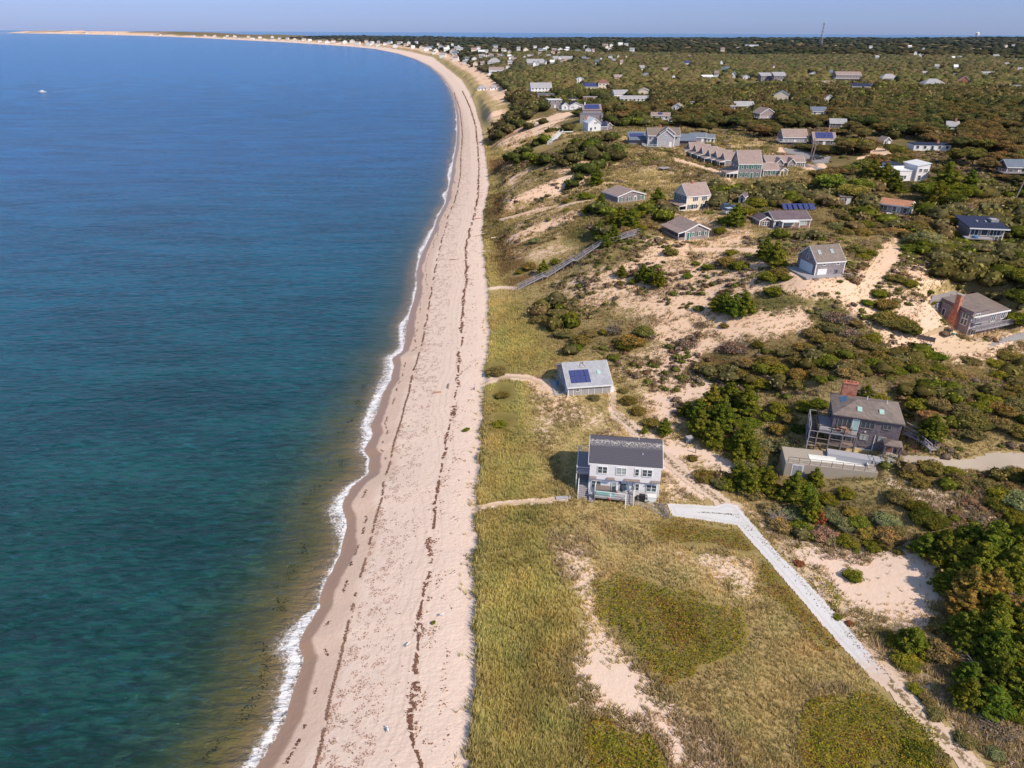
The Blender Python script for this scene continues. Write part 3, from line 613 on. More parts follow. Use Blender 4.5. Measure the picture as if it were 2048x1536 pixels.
# foam: a broken lacy band along the water line
fn = t.noise(1.1, 4, .7, dist=1.5); va = t.n('ShaderNodeVectorMath', operation='ADD')
t.put(va.inputs[0], P); t.put(va.inputs[1], t.noise(.9, 3, .6, out=1))
edge = t.m('ADD', sh, t.m('MULTIPLY', t.m('SUBTRACT', fn, .5), 1.6))
band = t.m('MULTIPLY', t.step(t.m('ADD', edge, fw), -.3, .35), 1.0)
back = t.m('SUBTRACT', 1.0, t.m('DIVIDE', t.m('MULTIPLY', sh, -1.0), t.m('ADD', fw, .6)), clamp=True)
solid = t.step(t.m('ADD', t.m('MULTIPLY', t.m('SUBTRACT', fn, .5), 2.2), t.m('SUBTRACT', .30, t.m('ABSOLUTE', t.m('SUBTRACT', back, t.attr('crest'))))), -.02, .16)
lines = t.step(t.voro(1.5, vec=va.outputs[0], feature='DISTANCE_TO_EDGE'), .13, .03)
foam = t.m('MULTIPLY', band, t.m('MAXIMUM', solid, t.m('MULTIPLY', lines, .75)))
veil = t.m('MULTIPLY', t.step(t.m('ADD', sh, fw), -1.5, .2), t.step(t.noise(1.6, 4, .75, dist=2.0), .50, .62))
foam = t.m('MAXIMUM', foam, t.m('MULTIPLY', veil, .4))
c = t.mix(t.m('MULTIPLY', band, .5), c, (.36, .27, .22))
c = t.mix(foam, c, (.80, .78, .78))
wv = t.scale(P, (.8, 2.1, 1), (0, 0, R(-28)))
w1 = t.noise(.42, 3, .55, vec=wv, dist=.6); w2 = t.noise(1.6, 3, .6, vec=wv, dist=.4); w3 = t.noise(.05, 2, .5, vec=wv)
w0 = t.noise(.12, 2, .5, vec=wv, dist=.5)
h = t.m('ADD', t.m('ADD', t.m('MULTIPLY', w1, 1.0), t.m('MULTIPLY', w2, .30)), t.m('MULTIPLY', w0, 1.6))
c = t.mix(t.m('MULTIPLY', t.m('MULTIPLY', t.step(t.m('ADD', t.m('MULTIPLY', w1, .6), t.m('MULTIPLY', w2, .4)), .52, .66), t.step(sh, 0, -6)), .5), c, t.mix(.5, c, (.012, .12, .19)))  # pale wave glints painted into the water colour
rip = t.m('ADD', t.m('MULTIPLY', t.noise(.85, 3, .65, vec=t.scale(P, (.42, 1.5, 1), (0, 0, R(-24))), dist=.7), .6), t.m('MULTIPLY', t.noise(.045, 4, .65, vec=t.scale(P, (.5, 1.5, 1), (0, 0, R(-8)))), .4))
c = t.mix(t.m('MAXIMUM', foam, t.step(sh, -14, -4, 0.0, .75)), t.mix(1.0, c, t.ramp(rip, [(.41, (.60,) * 3), (.50, (.98,) * 3), (.59, (1.75, 1.5, 1.4))]), 'MULTIPLY'), c)  # bright crests and dark troughs of the ripples painted into the colour
bmp = t.bump(h, .85, t.m('MULTIPLY', t.step(sh, -1, -9), 1.0) if False else .85)
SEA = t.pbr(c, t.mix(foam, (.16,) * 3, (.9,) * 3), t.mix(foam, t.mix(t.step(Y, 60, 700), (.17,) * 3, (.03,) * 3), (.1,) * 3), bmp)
arc2 = A2[use2]
fw_ = .25 + 2.0 * np.clip(vnoise(arc2, arc2 * 0, 13, 17) * 1.7 - .75, 0, 1) + .6 * vnoise(arc2, arc2 * 0, 4, 5)
fw_ *= 1 - .35 * sst(300, 900, V2[:, 1])
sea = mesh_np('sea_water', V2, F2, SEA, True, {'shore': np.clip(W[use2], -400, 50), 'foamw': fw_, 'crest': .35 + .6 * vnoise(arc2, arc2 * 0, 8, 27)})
sea['kind'] = 'structure'
# ------------------------------------------------------------------ building materials
def flat(name, col, rough=.8, spec=.25, var=.12, sc=6.0, metal=0.0):
    t = NT(name); P = t.objpos()
    a = tuple(c * (1 - var) for c in col); b = tuple(min(c * (1 + var), 1) for c in col)
    c = t.mix(t.noise(sc, 3, .6, vec=P), a, b); c = t.mix(t.m('MULTIPLY', t.step(t.noise(.5, 3, vec=P), .4, .8), .25), c, tuple(q * .75 for q in col))
    return t.pbr(c, rough, spec, None, metal)
def courses(name, col, step=.16, var=.25, rough=.85, spec=.2, streak=1.0, groove=.35):
    """shingles or clapboards: horizontal courses with random tone per tab"""
    t = NT(name); P = t.objpos(); s = t.n('ShaderNodeSeparateXYZ'); t.put(s.inputs[0], P)
    row = t.m('FLOOR', t.m('DIVIDE', s.outputs[2], step)); hv = t.m('ADD', s.outputs[0], s.outputs[1])
    tab = t.m('FLOOR', t.m('DIVIDE', t.m('ADD', hv, t.m('MULTIPLY', row, .37)), .3))
    cv = t.n('ShaderNodeCombineXYZ'); t.put(cv.inputs[0], tab); t.put(cv.inputs[1], row)
    wn = t.n('ShaderNodeTexWhiteNoise', noise_dimensions='2D'); t.put(wn.inputs[0], cv.outputs[0])
    a = tuple(c * (1 - var) for c in col); b = tuple(min(c * (1 + var), 1) for c in col)
    c = t.mix(wn.outputs[0], a, b)
    c = t.mix(t.m('MULTIPLY', t.step(t.noise(.7, 4, .65, vec=t.scale(P, (1, 1, .35))), .38, .72), .4 * streak), c, tuple(q * .62 for q in col))
    fr = t.m('FRACT', t.m('DIVIDE', s.outputs[2], step))
    c = t.mix(t.m('MULTIPLY', t.step(fr, .0, .18, 1, 0), groove), c, tuple(q * .4 for q in col))
    return t.pbr(c, rough, spec, t.bump(fr, .02, .5))
M = dict(
 pale=courses('pale_grey_clapboard', (.86, .83, .84), .14, .02, streak=.08, groove=.08), white=flat('white_paint', (.80, .79, .78), .6, .3, .04), cream=courses('cream_clapboard', (.80, .68, .54), .14, .04, streak=.2, groove=.12),
 greysh=courses('grey_cedar_shingle', (.31, .265, .275), .15, .22), dark=courses('dark_cedar_shingle', (.19, .155, .165), .15, .28), pinkgrey=courses('pinkish_shingle', (.36, .28, .27), .15, .2),
 brick=None, slate=courses('dark_slate_roof', (.095, .088, .105), .12, .18), palegrey=courses('pale_grey_asphalt_roof', (.40, .40, .43), .12, .10), tan=courses('tan_asphalt_roof', (.36, .265, .235), .12, .10),
 umber=courses('brown_grey_asphalt_roof', (.24, .19, .165), .12, .16), plum=courses('plum_asphalt_roof', (.17, .125, .14), .12, .15), orange=courses('orange_brown_roof', (.50, .235, .14), .12, .12), blue=courses('dark_blue_roof', (.035, .042, .085), .12, .2), greyr=courses('light_grey_roof', (.40, .38, .39), .12, .1),
 brownr=courses('red_brown_roof', (.27, .13, .10), .12, .15), bluegrey=courses('blue_grey_roof', (.17, .20, .25), .12, .12), redshingle=courses('red_cedar_shingle', (.33, .20, .16), .15, .25),
 deck=flat('weathered_deck_boards', (.36, .33, .345), .85, .2, .14, 9), wood=flat('brown_grey_wood', (.26, .20, .175), .85, .2, .2, 8), concrete=flat('tan_concrete', (.42, .355, .29), .9, .15, .08, 3), grey=flat('grey_metal', (.35, .36, .38), .5, .4, .08),
 black=flat('black_enamel', (.02, .02, .025), .35, .5, .1), green=flat('green_shutter_paint', (.02, .17, .12), .5, .4, .1), navy=flat('dark_shutter_paint', (.03, .05, .075), .5, .4, .1), teal=flat('teal_panel', (.10, .42, .40), .4, .4, .06), red=flat('red_plastic', (.75, .08, .07), .5, .4, .05),
 aqua=flat('aqua_cloth', (.25, .62, .62), .8, .2, .08), bluec=flat('blue_canvas', (.10, .22, .38), .8, .2, .1), tanw=flat('tan_wood_furniture', (.42, .25, .17), .7, .2, .2), pool=flat('white_pool_liner', (.84, .82, .78), .5, .3, .03, 1), patio=flat('grey_patio_stone', (.42, .41, .44), .9, .15, .1, 2),
 tanyard=flat('packed_tan_sand', (.60, .44, .27), .95, .1, .08, 1), skyglass=flat('pale_skylight_glass', (.42, .62, .56), .15, .6, .05))
_t = NT('red_brick'); _b = _t.n('ShaderNodeTexBrick'); _t.put(_b.inputs['Vector'], _t.scale(_t.objpos(), (1, 1, 1), (R(90), 0, 0))); _t.put(_b.inputs['Color1'], (.46, .14, .075)); _t.put(_b.inputs['Color2'], (.58, .22, .13)); _t.put(_b.inputs['Mortar'], (.45, .36, .30))
_b.inputs['Scale'].default_value = 4.5; _b.inputs['Mortar Size'].default_value = .03
M['brick'] = _t.pbr(_t.mix(_t.step(_t.noise(2, 3), .4, .7), _b.outputs[0], (.34, .11, .07)), .9, .1)
_t = NT('window_glass'); _n = _t.noise(.6, 2, vec=_t.objpos()); M['glass'] = _t.pbr(_t.mix(_n, (.03, .04, .055), (.10, .13, .15)), .08, .6)
_t = NT('pale_curtained_glass'); M['glasspale'] = _t.pbr(_t.mix(_t.noise(1, 2, vec=_t.objpos()), (.30, .38, .38), (.42, .46, .44)), .12, .6)
_t = NT('solar_cells'); P_ = _t.objpos(); s_ = _t.n('ShaderNodeSeparateXYZ'); _t.put(s_.inputs[0], P_)
def _grid(o, st): return _t.m('GREATER_THAN', _t.m('FRACT', _t.m('DIVIDE', o, st)), .9)
M['solar'] = _t.pbr(_t.mix(_t.m('MAXIMUM', _grid(s_.outputs[0], .2), _grid(s_.outputs[1], .2)), _t.mix(_t.noise(2, 2, vec=P_), (.018, .028, .13), (.035, .045, .20)), (.20, .22, .34)), .18, .5)

_t = NT('dark_slate_roof_with_droppings'); P_ = _t.objpos(); s_ = _t.n('ShaderNodeSeparateXYZ'); _t.put(s_.inputs[0], P_)
_sp = _t.m('MULTIPLY', _t.step(s_.outputs[2], 6.6, 7.15), _t.step(_t.noise(7, 3, .7, vec=_t.scale(P_, (1, 1, .6))), .50, .56))
_row = _t.m('FRACT', _t.m('DIVIDE', s_.outputs[2], .12))
M['slate_spotted'] = _t.pbr(_t.mix(_t.m('MULTIPLY', _sp, _t.step(s_.outputs[2], 7.28, 7.18)), _t.mix(_t.step(_row, 0, .2), (.05, .045, .06), _t.mix(_t.noise(9, 3, .6, vec=P_), (.075, .068, .085), (.125, .115, .14))), (.62, .56, .50)), .85, .2)
class MB:
    def __init__(s): s.v = []; s.f = []
    def quad8(s, p):
        o = len(s.v); s.v += [tuple(q) for q in p]
        s.f += [(o, o + 3, o + 2, o + 1), (o + 4, o + 5, o + 6, o + 7), (o, o + 1, o + 5, o + 4), (o + 1, o + 2, o + 6, o + 5), (o + 2, o + 3, o + 7, o + 6), (o + 3, o, o + 4, o + 7)]; return s
    def box(s, x0, x1, y0, y1, z0, z1):
        return s.quad8([(x0, y0, z0), (x1, y0, z0), (x1, y1, z0), (x0, y1, z0), (x0, y0, z1), (x1, y0, z1), (x1, y1, z1), (x0, y1, z1)])
    def prism(s, prof, ax, a0, a1):
        """profile extruded along x (profile in y,z), along y (profile in x,z) or along z (profile in x,y)"""
        n = len(prof); o = len(s.v)
        for a in (a0, a1):
            for (u, w) in prof: s.v.append((a, u, w) if ax == 'x' else (u, a, w) if ax == 'y' else (u, w, a))
        s.f.append(tuple(range(o, o + n))); s.f.append(tuple(range(o + 2 * n - 1, o + n - 1, -1)))
        for i in range(n): s.f.append((o + i, o + n + i, o + n + (i + 1) % n, o + (i + 1) % n))
        return s
    def bar(s, a, b, r=.04, r2=None):
        a = Vector(a); b = Vector(b); d = (b - a).normalized(); u = d.cross(Vector((0, 0, 1)))
        if u.length < .01: u = Vector((1, 0, 0))
        u.normalize(); w = d.cross(u); r2 = r2 or r
        return s.quad8([a - u * r - w * r2, a + u * r - w * r2, a + u * r + w * r2, a - u * r + w * r2, b - u * r - w * r2, b + u * r - w * r2, b + u * r + w * r2, b - u * r + w * r2])
    def cyl(s, x, y, z0, z1, r, r1=None, k=12):
        r1 = r if r1 is None else r1; o = len(s.v)
        for z, q in ((z0, r), (z1, r1)):
            for j in range(k): a = 6.2832 * j / k; s.v.append((x + q * math.cos(a), y + q * math.sin(a), z))
        for j in range(k): s.f.append((o + j, o + (j + 1) % k, o + k + (j + 1) % k, o + k + j))
        s.f.append(tuple(range(o + k - 1, o - 1, -1))); s.f.append(tuple(range(o + k, o + 2 * k)))
        return s
    def make(s, name, mat, parent=None, label=None):
        me = bpy.data.meshes.new(name); me.from_pydata(s.v, [], s.f); me.materials.append(M[mat] if isinstance(mat, str) else mat)
        bm = bmesh.new(); bm.from_mesh(me); bmesh.ops.recalc_face_normals(bm, faces=bm.faces[:]); bm.to_mesh(me); bm.free()
        o = bpy.data.objects.new(name, me); COL.objects.link(o)
        if parent: o.parent = parent
        if label: o['label'] = label
        return o
def empty(name, loc, ang, label, cat, group=None):
    o = bpy.data.objects.new(name, None); COL.objects.link(o); o.location = loc; o.rotation_euler = (0, 0, ang); o['label'] = label; o['category'] = cat
    if group: o['group'] = group
    return o
class House:
    def __init__(s, key, name, label, cat='house', group=None):
        q = SITES[key]; s.q = q; s.w = q['w']; s.d = q['d']; s.mpp = q['mpp']; s.th = q['th']
        s.o = empty(name, (q['C'][0], q['C'][1], q['z']), q['ang'], label, cat, group)
    def hp(s, px): return px * s.mpp / math.cos(s.th)      # photo pixels of height -> metres
    def wp(s, px): return px * s.mpp
    def world(s, x, y, z=0):
        a = s.q['ang']; return (s.q['C'][0] + x * math.cos(a) - y * math.sin(a), s.q['C'][1] + x * math.sin(a) + y * math.cos(a), s.q['z'] + z)
    def block(s, x0, x1, y0, y1, h, roof='gable', ax='x', rise=2.0, wall='greysh', rmat='tan', z0=-1.5, base=0.0, ov=.35, trim='white', gov=.25, name='wall'):
        W = MB(); Rf = MB(); T = MB(); xm, ym = (x0 + x1) / 2, (y0 + y1) / 2; th = .16
        if roof == 'gable':
            if ax == 'x': a0, a1, c0, c1, cm = x0, x1, y0, y1, ym
            else: a0, a1, c0, c1, cm = y0, y1, x0, x1, xm
            W.prism([(c0, z0), (c1, z0), (c1, h), (cm, h + rise), (c0, h)], ax, a0, a1)
            sl = rise / (cm - c0)
            for sg, ce in ((-1, c0), (1, c1)):
                e = ce + sg * ov; ez = h - ov * sl
                lo = [(e, ez + .02), (cm, h + rise + .02), (cm, h + rise + .02 + th), (e, ez + .02 + th)]
                Rf.prism(lo, ax, a0 - gov, a1 + gov)
                for g0, g1 in ((a0 - gov - .07, a0 - gov), (a1 + gov, a1 + gov + .07)):
                    T.prism([(e, ez - .16), (cm, h + rise - .16), (cm, h + rise + .15), (e, ez + .15)], ax, g0, g1)
                if ax == 'x': T.box(a0 - gov, a1 + gov, min(e, e + sg * .05), max(e, e + sg * .05), ez - .12, ez + .15)
                else: T.box(min(e, e + sg * .05), max(e, e + sg * .05), a0 - gov, a1 + gov, ez - .12, ez + .15)
        elif roof == 'hip':
            W.box(x0, x1, y0, y1, z0, h)
            k = min((y1 - y0), (x1 - x0)) / 2 * .92; e = ov
            if (x1 - x0) >= (y1 - y0): r = [(x0 + k, ym), (x1 - k, ym)]
            else: r = [(xm, y0 + k), (xm, y1 - k)]
            o = 0; b = [(x0 - e, y0 - e, h), (x1 + e, y0 - e, h), (x1 + e, y1 + e, h), (x0 - e, y1 + e, h)]
            Rf.v = b + [(p[0], p[1], p[2] + .14) for p in b] + [(r[0][0], r[0][1], h + rise), (r[1][0], r[1][1], h + rise)]
            if (x1 - x0) >= (y1 - y0): tf = [(4, 5, 9, 8), (5, 6, 9), (6, 7, 8, 9), (7, 4, 8)]
            else: tf = [(4, 5, 8), (5, 6, 9, 8), (6, 7, 9), (7, 4, 8, 9)]
            Rf.f = [(3, 2, 1, 0), (0, 1, 5, 4), (1, 2, 6, 5), (2, 3, 7, 6), (3, 0, 4, 7)] + tf
        elif roof == 'shed':
            W.prism([(y0, z0), (y1, z0), (y1, h + rise), (y0, h)], 'x', x0, x1); sl = rise / (y1 - y0)
            Rf.prism([(y0 - ov, h - ov * sl + .02), (y1 + ov, h + rise + ov * sl + .02), (y1 + ov, h + rise + ov * sl + .2), (y0 - ov, h - ov * sl + .2)], 'x', x0 - gov, x1 + gov)
            T.box(x0 - gov, x1 + gov, y0 - ov - .06, y0 - ov, h - ov * sl - .12, h - ov * sl + .18)
        elif roof == 'shedx':
            W.prism([(x0, z0), (x1, z0), (x1, h + rise), (x0, h)], 'y', y0, y1); sl = rise / (x1 - x0)
            Rf.prism([(x0 - ov, h - ov * sl + .02), (x1 + ov, h + rise + ov * sl + .02), (x1 + ov, h + rise + ov * sl + .2), (x0 - ov, h - ov * sl + .2)], 'y', y0 - gov, y1 + gov)
        elif roof == 'flat':
            W.box(x0, x1, y0, y1, z0, h); Rf.box(x0 - ov * .7, x1 + ov * .7, y0 - ov * .7, y1 + ov * .7, h + .003, h + .22)
        for cx in (x0, x1):
            for cy in (y0,): T.box(cx - .09, cx + .09, cy - .04, cy + .10, -.3, h - .1)
        w_ = W.make(name, wall, s.o); r_ = Rf.make('roof', rmat, s.o)
        if trim and T.v: T.make('trim', trim, s.o)
        return dict(x0=x0, x1=x1, y0=y0, y1=y1, h=h, rise=rise, ax=ax, roof=roof, robj=r_)
    def face(s, b, face, off=0.0):
        if face == 'front': return lambda u, dpt, z: (b['x0'] + u, b['y0'] - dpt - off, z)
        if face == 'left': return lambda u, dpt, z: (b['x0'] - dpt - off, b['y1'] - u, z)
        if face == 'right': return lambda u, dpt, z: (b['x1'] + dpt + off, b['y0'] + u, z)
    def _fb(s, mb, F_, u0, u1, d0, d1, z0, z1):
        P = [F_(u, d, z) for u in (u0, u1) for d in (d0, d1) for z in (z0, z1)]
        xs = [p[0] for p in P]; ys = [p[1] for p in P]; mb.box(min(xs), max(xs), min(ys), max(ys), z0, z1)
    def win(s, b, face, uc, z, w, h, n=1, frame='white', pane='glass', shutter=None, name='window', off=0.0, bars=True):
        F_ = s.face(b, face, off); m = MB(); t = .09; x0, x1 = uc - w / 2, uc + w / 2
        s._fb(m, F_, x0 - t, x0, 0, .08, z - t, z + h + t); s._fb(m, F_, x1, x1 + t, 0, .08, z - t, z + h + t)
        s._fb(m, F_, x0, x1, 0, .08, z + h, z + h + t); s._fb(m, F_, x0, x1, 0, .10, z - t, z)
        for k in range(1, n): xx = x0 + w * k / n; s._fb(m, F_, xx - .06, xx + .06, 0, .075, z, z + h)
        if bars:
            for k in range(n): s._fb(m, F_, x0 + w * k / n + .065, x0 + w * (k + 1) / n - .065, 0, .05, z + h * .5 - .02, z + h * .5 + .02)
        f = m.make(name, frame, s.o)
        g = MB(); s._fb(g, F_, x0, x1, 0, .03, z, z + h); g.make('pane', pane, f)
        if shutter:
            for sg in (-1, 1):
                q = MB(); c = uc + sg * (w / 2 + t + .22); s._fb(q, F_, c - .17, c + .17, 0, .05, z - .05, z + h + .05); q.make('shutter', shutter, s.o)
        return f
    def door(s, b, face, uc, w=.9, h=2.0, mat='white', z=0.0, pane=None, off=0.0):
        F_ = s.face(b, face, off); m = MB(); s._fb(m, F_, uc - w / 2, uc + w / 2, 0, .06, z, z + h); d = m.make('door', mat, s.o)
        f = MB(); t = .1
        s._fb(f, F_, uc - w / 2 - t, uc - w / 2, 0, .08, z, z + h + t); s._fb(f, F_, uc + w / 2, uc + w / 2 + t, 0, .08, z, z + h + t); s._fb(f, F_, uc - w / 2, uc + w / 2, 0, .08, z + h, z + h + t)
        f.make('door_frame', 'white', d)
        if pane: g = MB(); s._fb(g, F_, uc - w * .33, uc + w * .33, .06, .075, z + .25, z + h - .2); g.make('pane', pane, d)
        return d
    def onroof(s, b, u0, u1, v0, v1, mat, name, th=.08, side='front', lift=.2):
        """thin slab lying on a slope: u along the eave (fraction), v up the slope (fraction)"""
        if b['roof'] == 'shed': ya, yb, ha, hb = b['y0'], b['y1'], b['h'], b['h'] + b['rise']
        else: ya, yb, ha, hb = b['y0'], (b['y0'] + b['y1']) / 2, b['h'], b['h'] + b['rise']
        if b['roof'] == 'gable' and b['ax'] == 'y':
            xa, xb = (b['x0'], (b['x0'] + b['x1']) / 2)
            L = lambda u, v, e: (xa + (xb - xa) * v, b['y0'] + (b['y1'] - b['y0']) * u, ha + (hb - ha) * v + lift + e)
        else: L = lambda u, v, e: (b['x0'] + (b['x1'] - b['x0']) * u, ya + (yb - ya) * v, ha + (hb - ha) * v + lift + e)
        m = MB(); m.quad8([L(u0, v0, 0), L(u1, v0, 0), L(u1, v1, 0), L(u0, v1, 0), L(u0, v0, th), L(u1, v0, th), L(u1, v1, th), L(u0, v1, th)])
        return m.make(name, mat, b['robj'] if name in ('skylight', 'chimney', 'vent_pipe') else s.o)
    def solar(s, b, u0, u1, v0, v1, nu, nv, lift=.24):
        for i in range(nu):
            for j in range(nv):
                du, dv = (u1 - u0) / nu, (v1 - v0) / nv
                s.onroof(b, u0 + du * i + du * .03, u0 + du * (i + 1) - du * .03, v0 + dv * j + dv * .03, v0 + dv * (j + 1) - dv * .03, 'solar', 'solar_panel', lift=lift)
    def chimney(s, x, y, z0, z1, wx=.7, wy=.7, b=None, mat='brick'):
        m = MB().box(x - wx / 2, x + wx / 2, y - wy / 2, y + wy / 2, z0, z1); m.box(x - wx / 2 - .06, x + wx / 2 + .06, y - wy / 2 - .06, y + wy / 2 + .06, z1 + .002, z1 + .16)
        return m.make('chimney', mat, b['robj'] if b else s.o)
    def pipe(s, b, x, y, z, h=.5, r=.06, mat='white'): return MB().cyl(x, y, z, z + h, r, k=8).make('vent_pipe', mat, b['robj'])
    def deck(s, poly, z, th=.22, mat='deck', rail=None, railm='white', h=.95, posts=True, name='deck', bal=.16, legs='wood', below=2.2):
        """a deck of any outline (x, y) at height z; rail: list of edge numbers that carry a railing"""
        d = MB().prism(poly, 'z', z - th, z).make(name, mat, s.o)
        if posts and z > .4:
            for i, (a, b) in enumerate(poly):
                MB().box(a - .07, a + .07, b - .07, b + .07, z - th - below, z - th - .003).make('post', legs, d)
        for i in (rail or []):
            (ax, ay), (bx, by) = poly[i], poly[(i + 1) % len(poly)]; L = math.hypot(bx - ax, by - ay); m = MB()
            n = max(1, int(L / 1.5))
            for k in range(n + 1): m.box(ax + (bx - ax) * k / n - .05, ax + (bx - ax) * k / n + .05, ay + (by - ay) * k / n - .05, ay + (by - ay) * k / n + .05, z + .002, z + h)
            m.bar((ax, ay, z + h + .03), (bx, by, z + h + .03), .05, .03); m.bar((ax, ay, z + .12), (bx, by, z + .12), .025, .02)
            if bal:
                nb = int(L / bal)
                for k in range(1, nb): m.box(ax + (bx - ax) * k / nb - .018, ax + (bx - ax) * k / nb + .018, ay + (by - ay) * k / nb - .018, ay + (by - ay) * k / nb + .018, z + .13, z + h)
            else:
                for q in (.35, .62): m.bar((ax, ay, z + h * q), (bx, by, z + h * q), .015, .015)
            m.make('railing', railm, d)
        return d
    def steps(s, x0, x1, y, z, n, dirn=(0, -1), run=.28, mat='deck'):
        m = MB(); dz = z / n
        for k in range(n):
            a = k * run; zz = z - (k + 1) * dz
            if dirn[1]: m.box(x0, x1, min(y + dirn[1] * a, y + dirn[1] * (a + run)), max(y + dirn[1] * a, y + dirn[1] * (a + run)), zz, zz + dz * .85)
            else: m.box(min(x0 + dirn[0] * a, x0 + dirn[0] * (a + run)), max(x0 + dirn[0] * a, x0 + dirn[0] * (a + run)), x1, y, zz, zz + dz * .85)
        return m.make('steps', mat, s.o)

# ================================================================== A: the pale grey house
h = House('A', 'beach_house', 'large pale grey two storey house with dark slate roof and white deck', 'house'); w, d = h.w, h.d; X0 = -w / 2
H1 = 2.6; HT = 5.3
b = h.block(-w / 2, w / 2, 0, d, HT, 'gable', 'x', 2.0, 'pale', 'slate_spotted', ov=.25)
jx = [(0, .02), (0, .98)]
j = MB().box(-w / 2 - .02, w / 2 + .02, -.32, -.002, H1 + .15, HT - .05).make('upper_bay', 'pale', h.o)
def fx(f): return w * f
for f, ww, n, pn in ((.178, .125, 2, 'glass'), (.445, .13, 2, 'glasspale'), (.668, .046, 1, 'glass'), (.812, .128, 2, 'glass')): h.win(b, 'front', fx(f), HT - 1.42, w * ww, 1.05, n, pane=pn, off=.32)
for f, ww, n, pn in ((.10, .13, 2, 'glass'), (.36, .062, 1, 'glasspale'), (.69, .05, 1, 'glass'), (.895, .135, 2, 'glass')): h.win(b, 'front', fx(f), 1.15, w * ww, 1.1, n, pane=pn)
h.door(b, 'front', fx(.49), .85, 2.0, 'navy', .15, 'glass')
for f0, f1 in ((0, .10), (.25, .36), (.50, .72), (.88, 1.0)):
    m = MB(); m.prism([(-.34, H1 + .62), (-.72, H1 + .46), (-.72, H1 + .40), (-.34, H1 + .40)], 'x', X0 + w * f0, X0 + w * f1); m.make('ledge_roof', 'wood', h.o)
MB().box(X0 + w * .435, X0 + w * .455, -.16, -.002, 2.2, 2.45).make('wall_lamp', 'black', h.o)
# pale bird droppings along the ridge are part of the roof
h.pipe(b, X0 + w * .25, d * .38, HT + 1.5, .45); h.pipe(b, X0 + w * .68, d * .49, HT + 2.0, .35); h.pipe(b, X0 + w * .74, d * .2, HT + .8, .4)
# front deck
h.deck([(X0 + .9, -.002), (X0 + .9, -2.0), (X0 + w * .53, -2.2), (X0 + w * .53, -.002)], .9, rail=[0, 1], h=.9)
h.steps(X0 + w * .53 - .05, X0 + w * .64, -1.0, .9, 5, (0, -1)); r = MB(); r.bar((X0 + w * .645, -1.0, 1.75), (X0 + w * .645, -2.5, .95), .05); r.bar((X0 + w * .645, -1.0, .9), (X0 + w * .645, -1.0, 1.75), .05); r.bar((X0 + w * .645, -2.5, 0), (X0 + w * .645, -2.5, .95), .05)
r.make('stair_railing', 'white', h.o); r = MB(); r.bar((X0 + w * .53, -2.2, 1.75), (X0 + w * .53, -3.4, .95), .05); r.bar((X0 + w * .53, -3.4, 0), (X0 + w * .53, -3.4, .95), .05); r.make('stair_railing', 'white', h.o)
h.deck([(X0 + w * .53 + .002, -.002), (X0 + w * .53 + .002, -1.0), (X0 + w * .66, -1.0), (X0 + w * .66, -.002)], .88, rail=[2], posts=False)
MB().box(X0 - .02, X0 + .88, -1.1, -.004, -.3, 1.0).make('outdoor_shower', 'white', h.o)
h.steps(X0 + .1, X0 + .8, -1.15, .7, 4, (0, -1), mat='deck')
# side balcony and the stair below it
h.deck([(X0 - 1.9, d * .9), (X0 - 1.9, d * .12), (X0 - .002, d * .12), (X0 - .002, d * .9)], H1 + .2, rail=[0, 1, 3], bal=None, below=3.2, legs='white', name='balcony', mat='deck')
h.deck([(X0 - 1.5, d * .55), (X0 - 1.5, d * .06), (X0 - .002, d * .06), (X0 - .002, d * .55)], 1.0, rail=[0], posts=False, name='side_landing')
m = MB()
for k in range(7): m.box(X0 - 1.45, X0 - .05, d * .06 - .3 * (k + 1), d * .06 - .3 * k, 1.0 - .14 * (k + 1), 1.0 - .14 * k - .05)
m.make('side_steps', 'deck', h.o); m = MB(); m.bar((X0 - 1.5, d * .06, 1.9), (X0 - 1.5, d * .06 - 2.1, .95), .05); m.bar((X0 - 1.5, d * .06 - 2.1, 0), (X0 - 1.5, d * .06 - 2.1, .95), .05)
for k in range(8): m.bar((X0 - 1.5, d * .06 - .28 * k, .9 - .13 * k), (X0 - 1.5, d * .06 - .28 * k, 1.88 - .13 * k), .03)
m.make('stair_railing', 'white', h.o)
h.win(b, 'left', d * .5, H1 + .6, 2.4, 1.7, 2); h.win(b, 'left', d * .75, .9, 1.2, 1.1, 1)
A = h
# things around the pale grey house
def thing(name, label, cat, H_, x, y, z=0, rot=0, group=None): p = H_.world(x, y, z); return empty(name, p, H_.q['ang'] + rot, label, cat, group)
o = thing('hot_tub', 'covered hot tub with a grey lid and teal sides on the white deck', 'hot tub', A, X0 + 2.0, -.95, .9); MB().box(-.95, .95, -.5, .5, 0, .72).make('tub', 'teal', o); MB().box(-1.0, 1.0, -.55, .55, .723, .88).make('lid', 'umber', o)
o = thing('deck_chair', 'dark slatted deck chair on the white deck beside the hot tub', 'chair', A, X0 + 3.8, -1.1, .9, .5)
MB().prism([(-.3, .32), (.3, .22), (.3, .28), (-.3, .38)], 'x', -.3, .3).make('seat', 'black', o); MB().prism([(.28, .22), (.62, .95), (.56, .98), (.22, .26)], 'x', -.3, .3).make('backrest', 'black', o)
for a_ in (-.3, .3):
    for b__ in (-.28, .28): MB().box(a_ - .03, a_ + .03, b__ - .03, b__ + .03, 0, .24).make('leg', 'black', o)
o = MB().prism([(-.6, -.3), (.5, -.35), (.65, .25), (-.4, .35)], 'z', .905, .97).make('beach_towel', 'aqua'); o.location = A.world(X0 + 3.3, -1.5); o.rotation_euler = (0, 0, .2); o['label'] = 'crumpled aqua beach towel on the deck in front of the dark chair'; o['category'] = 'towel'
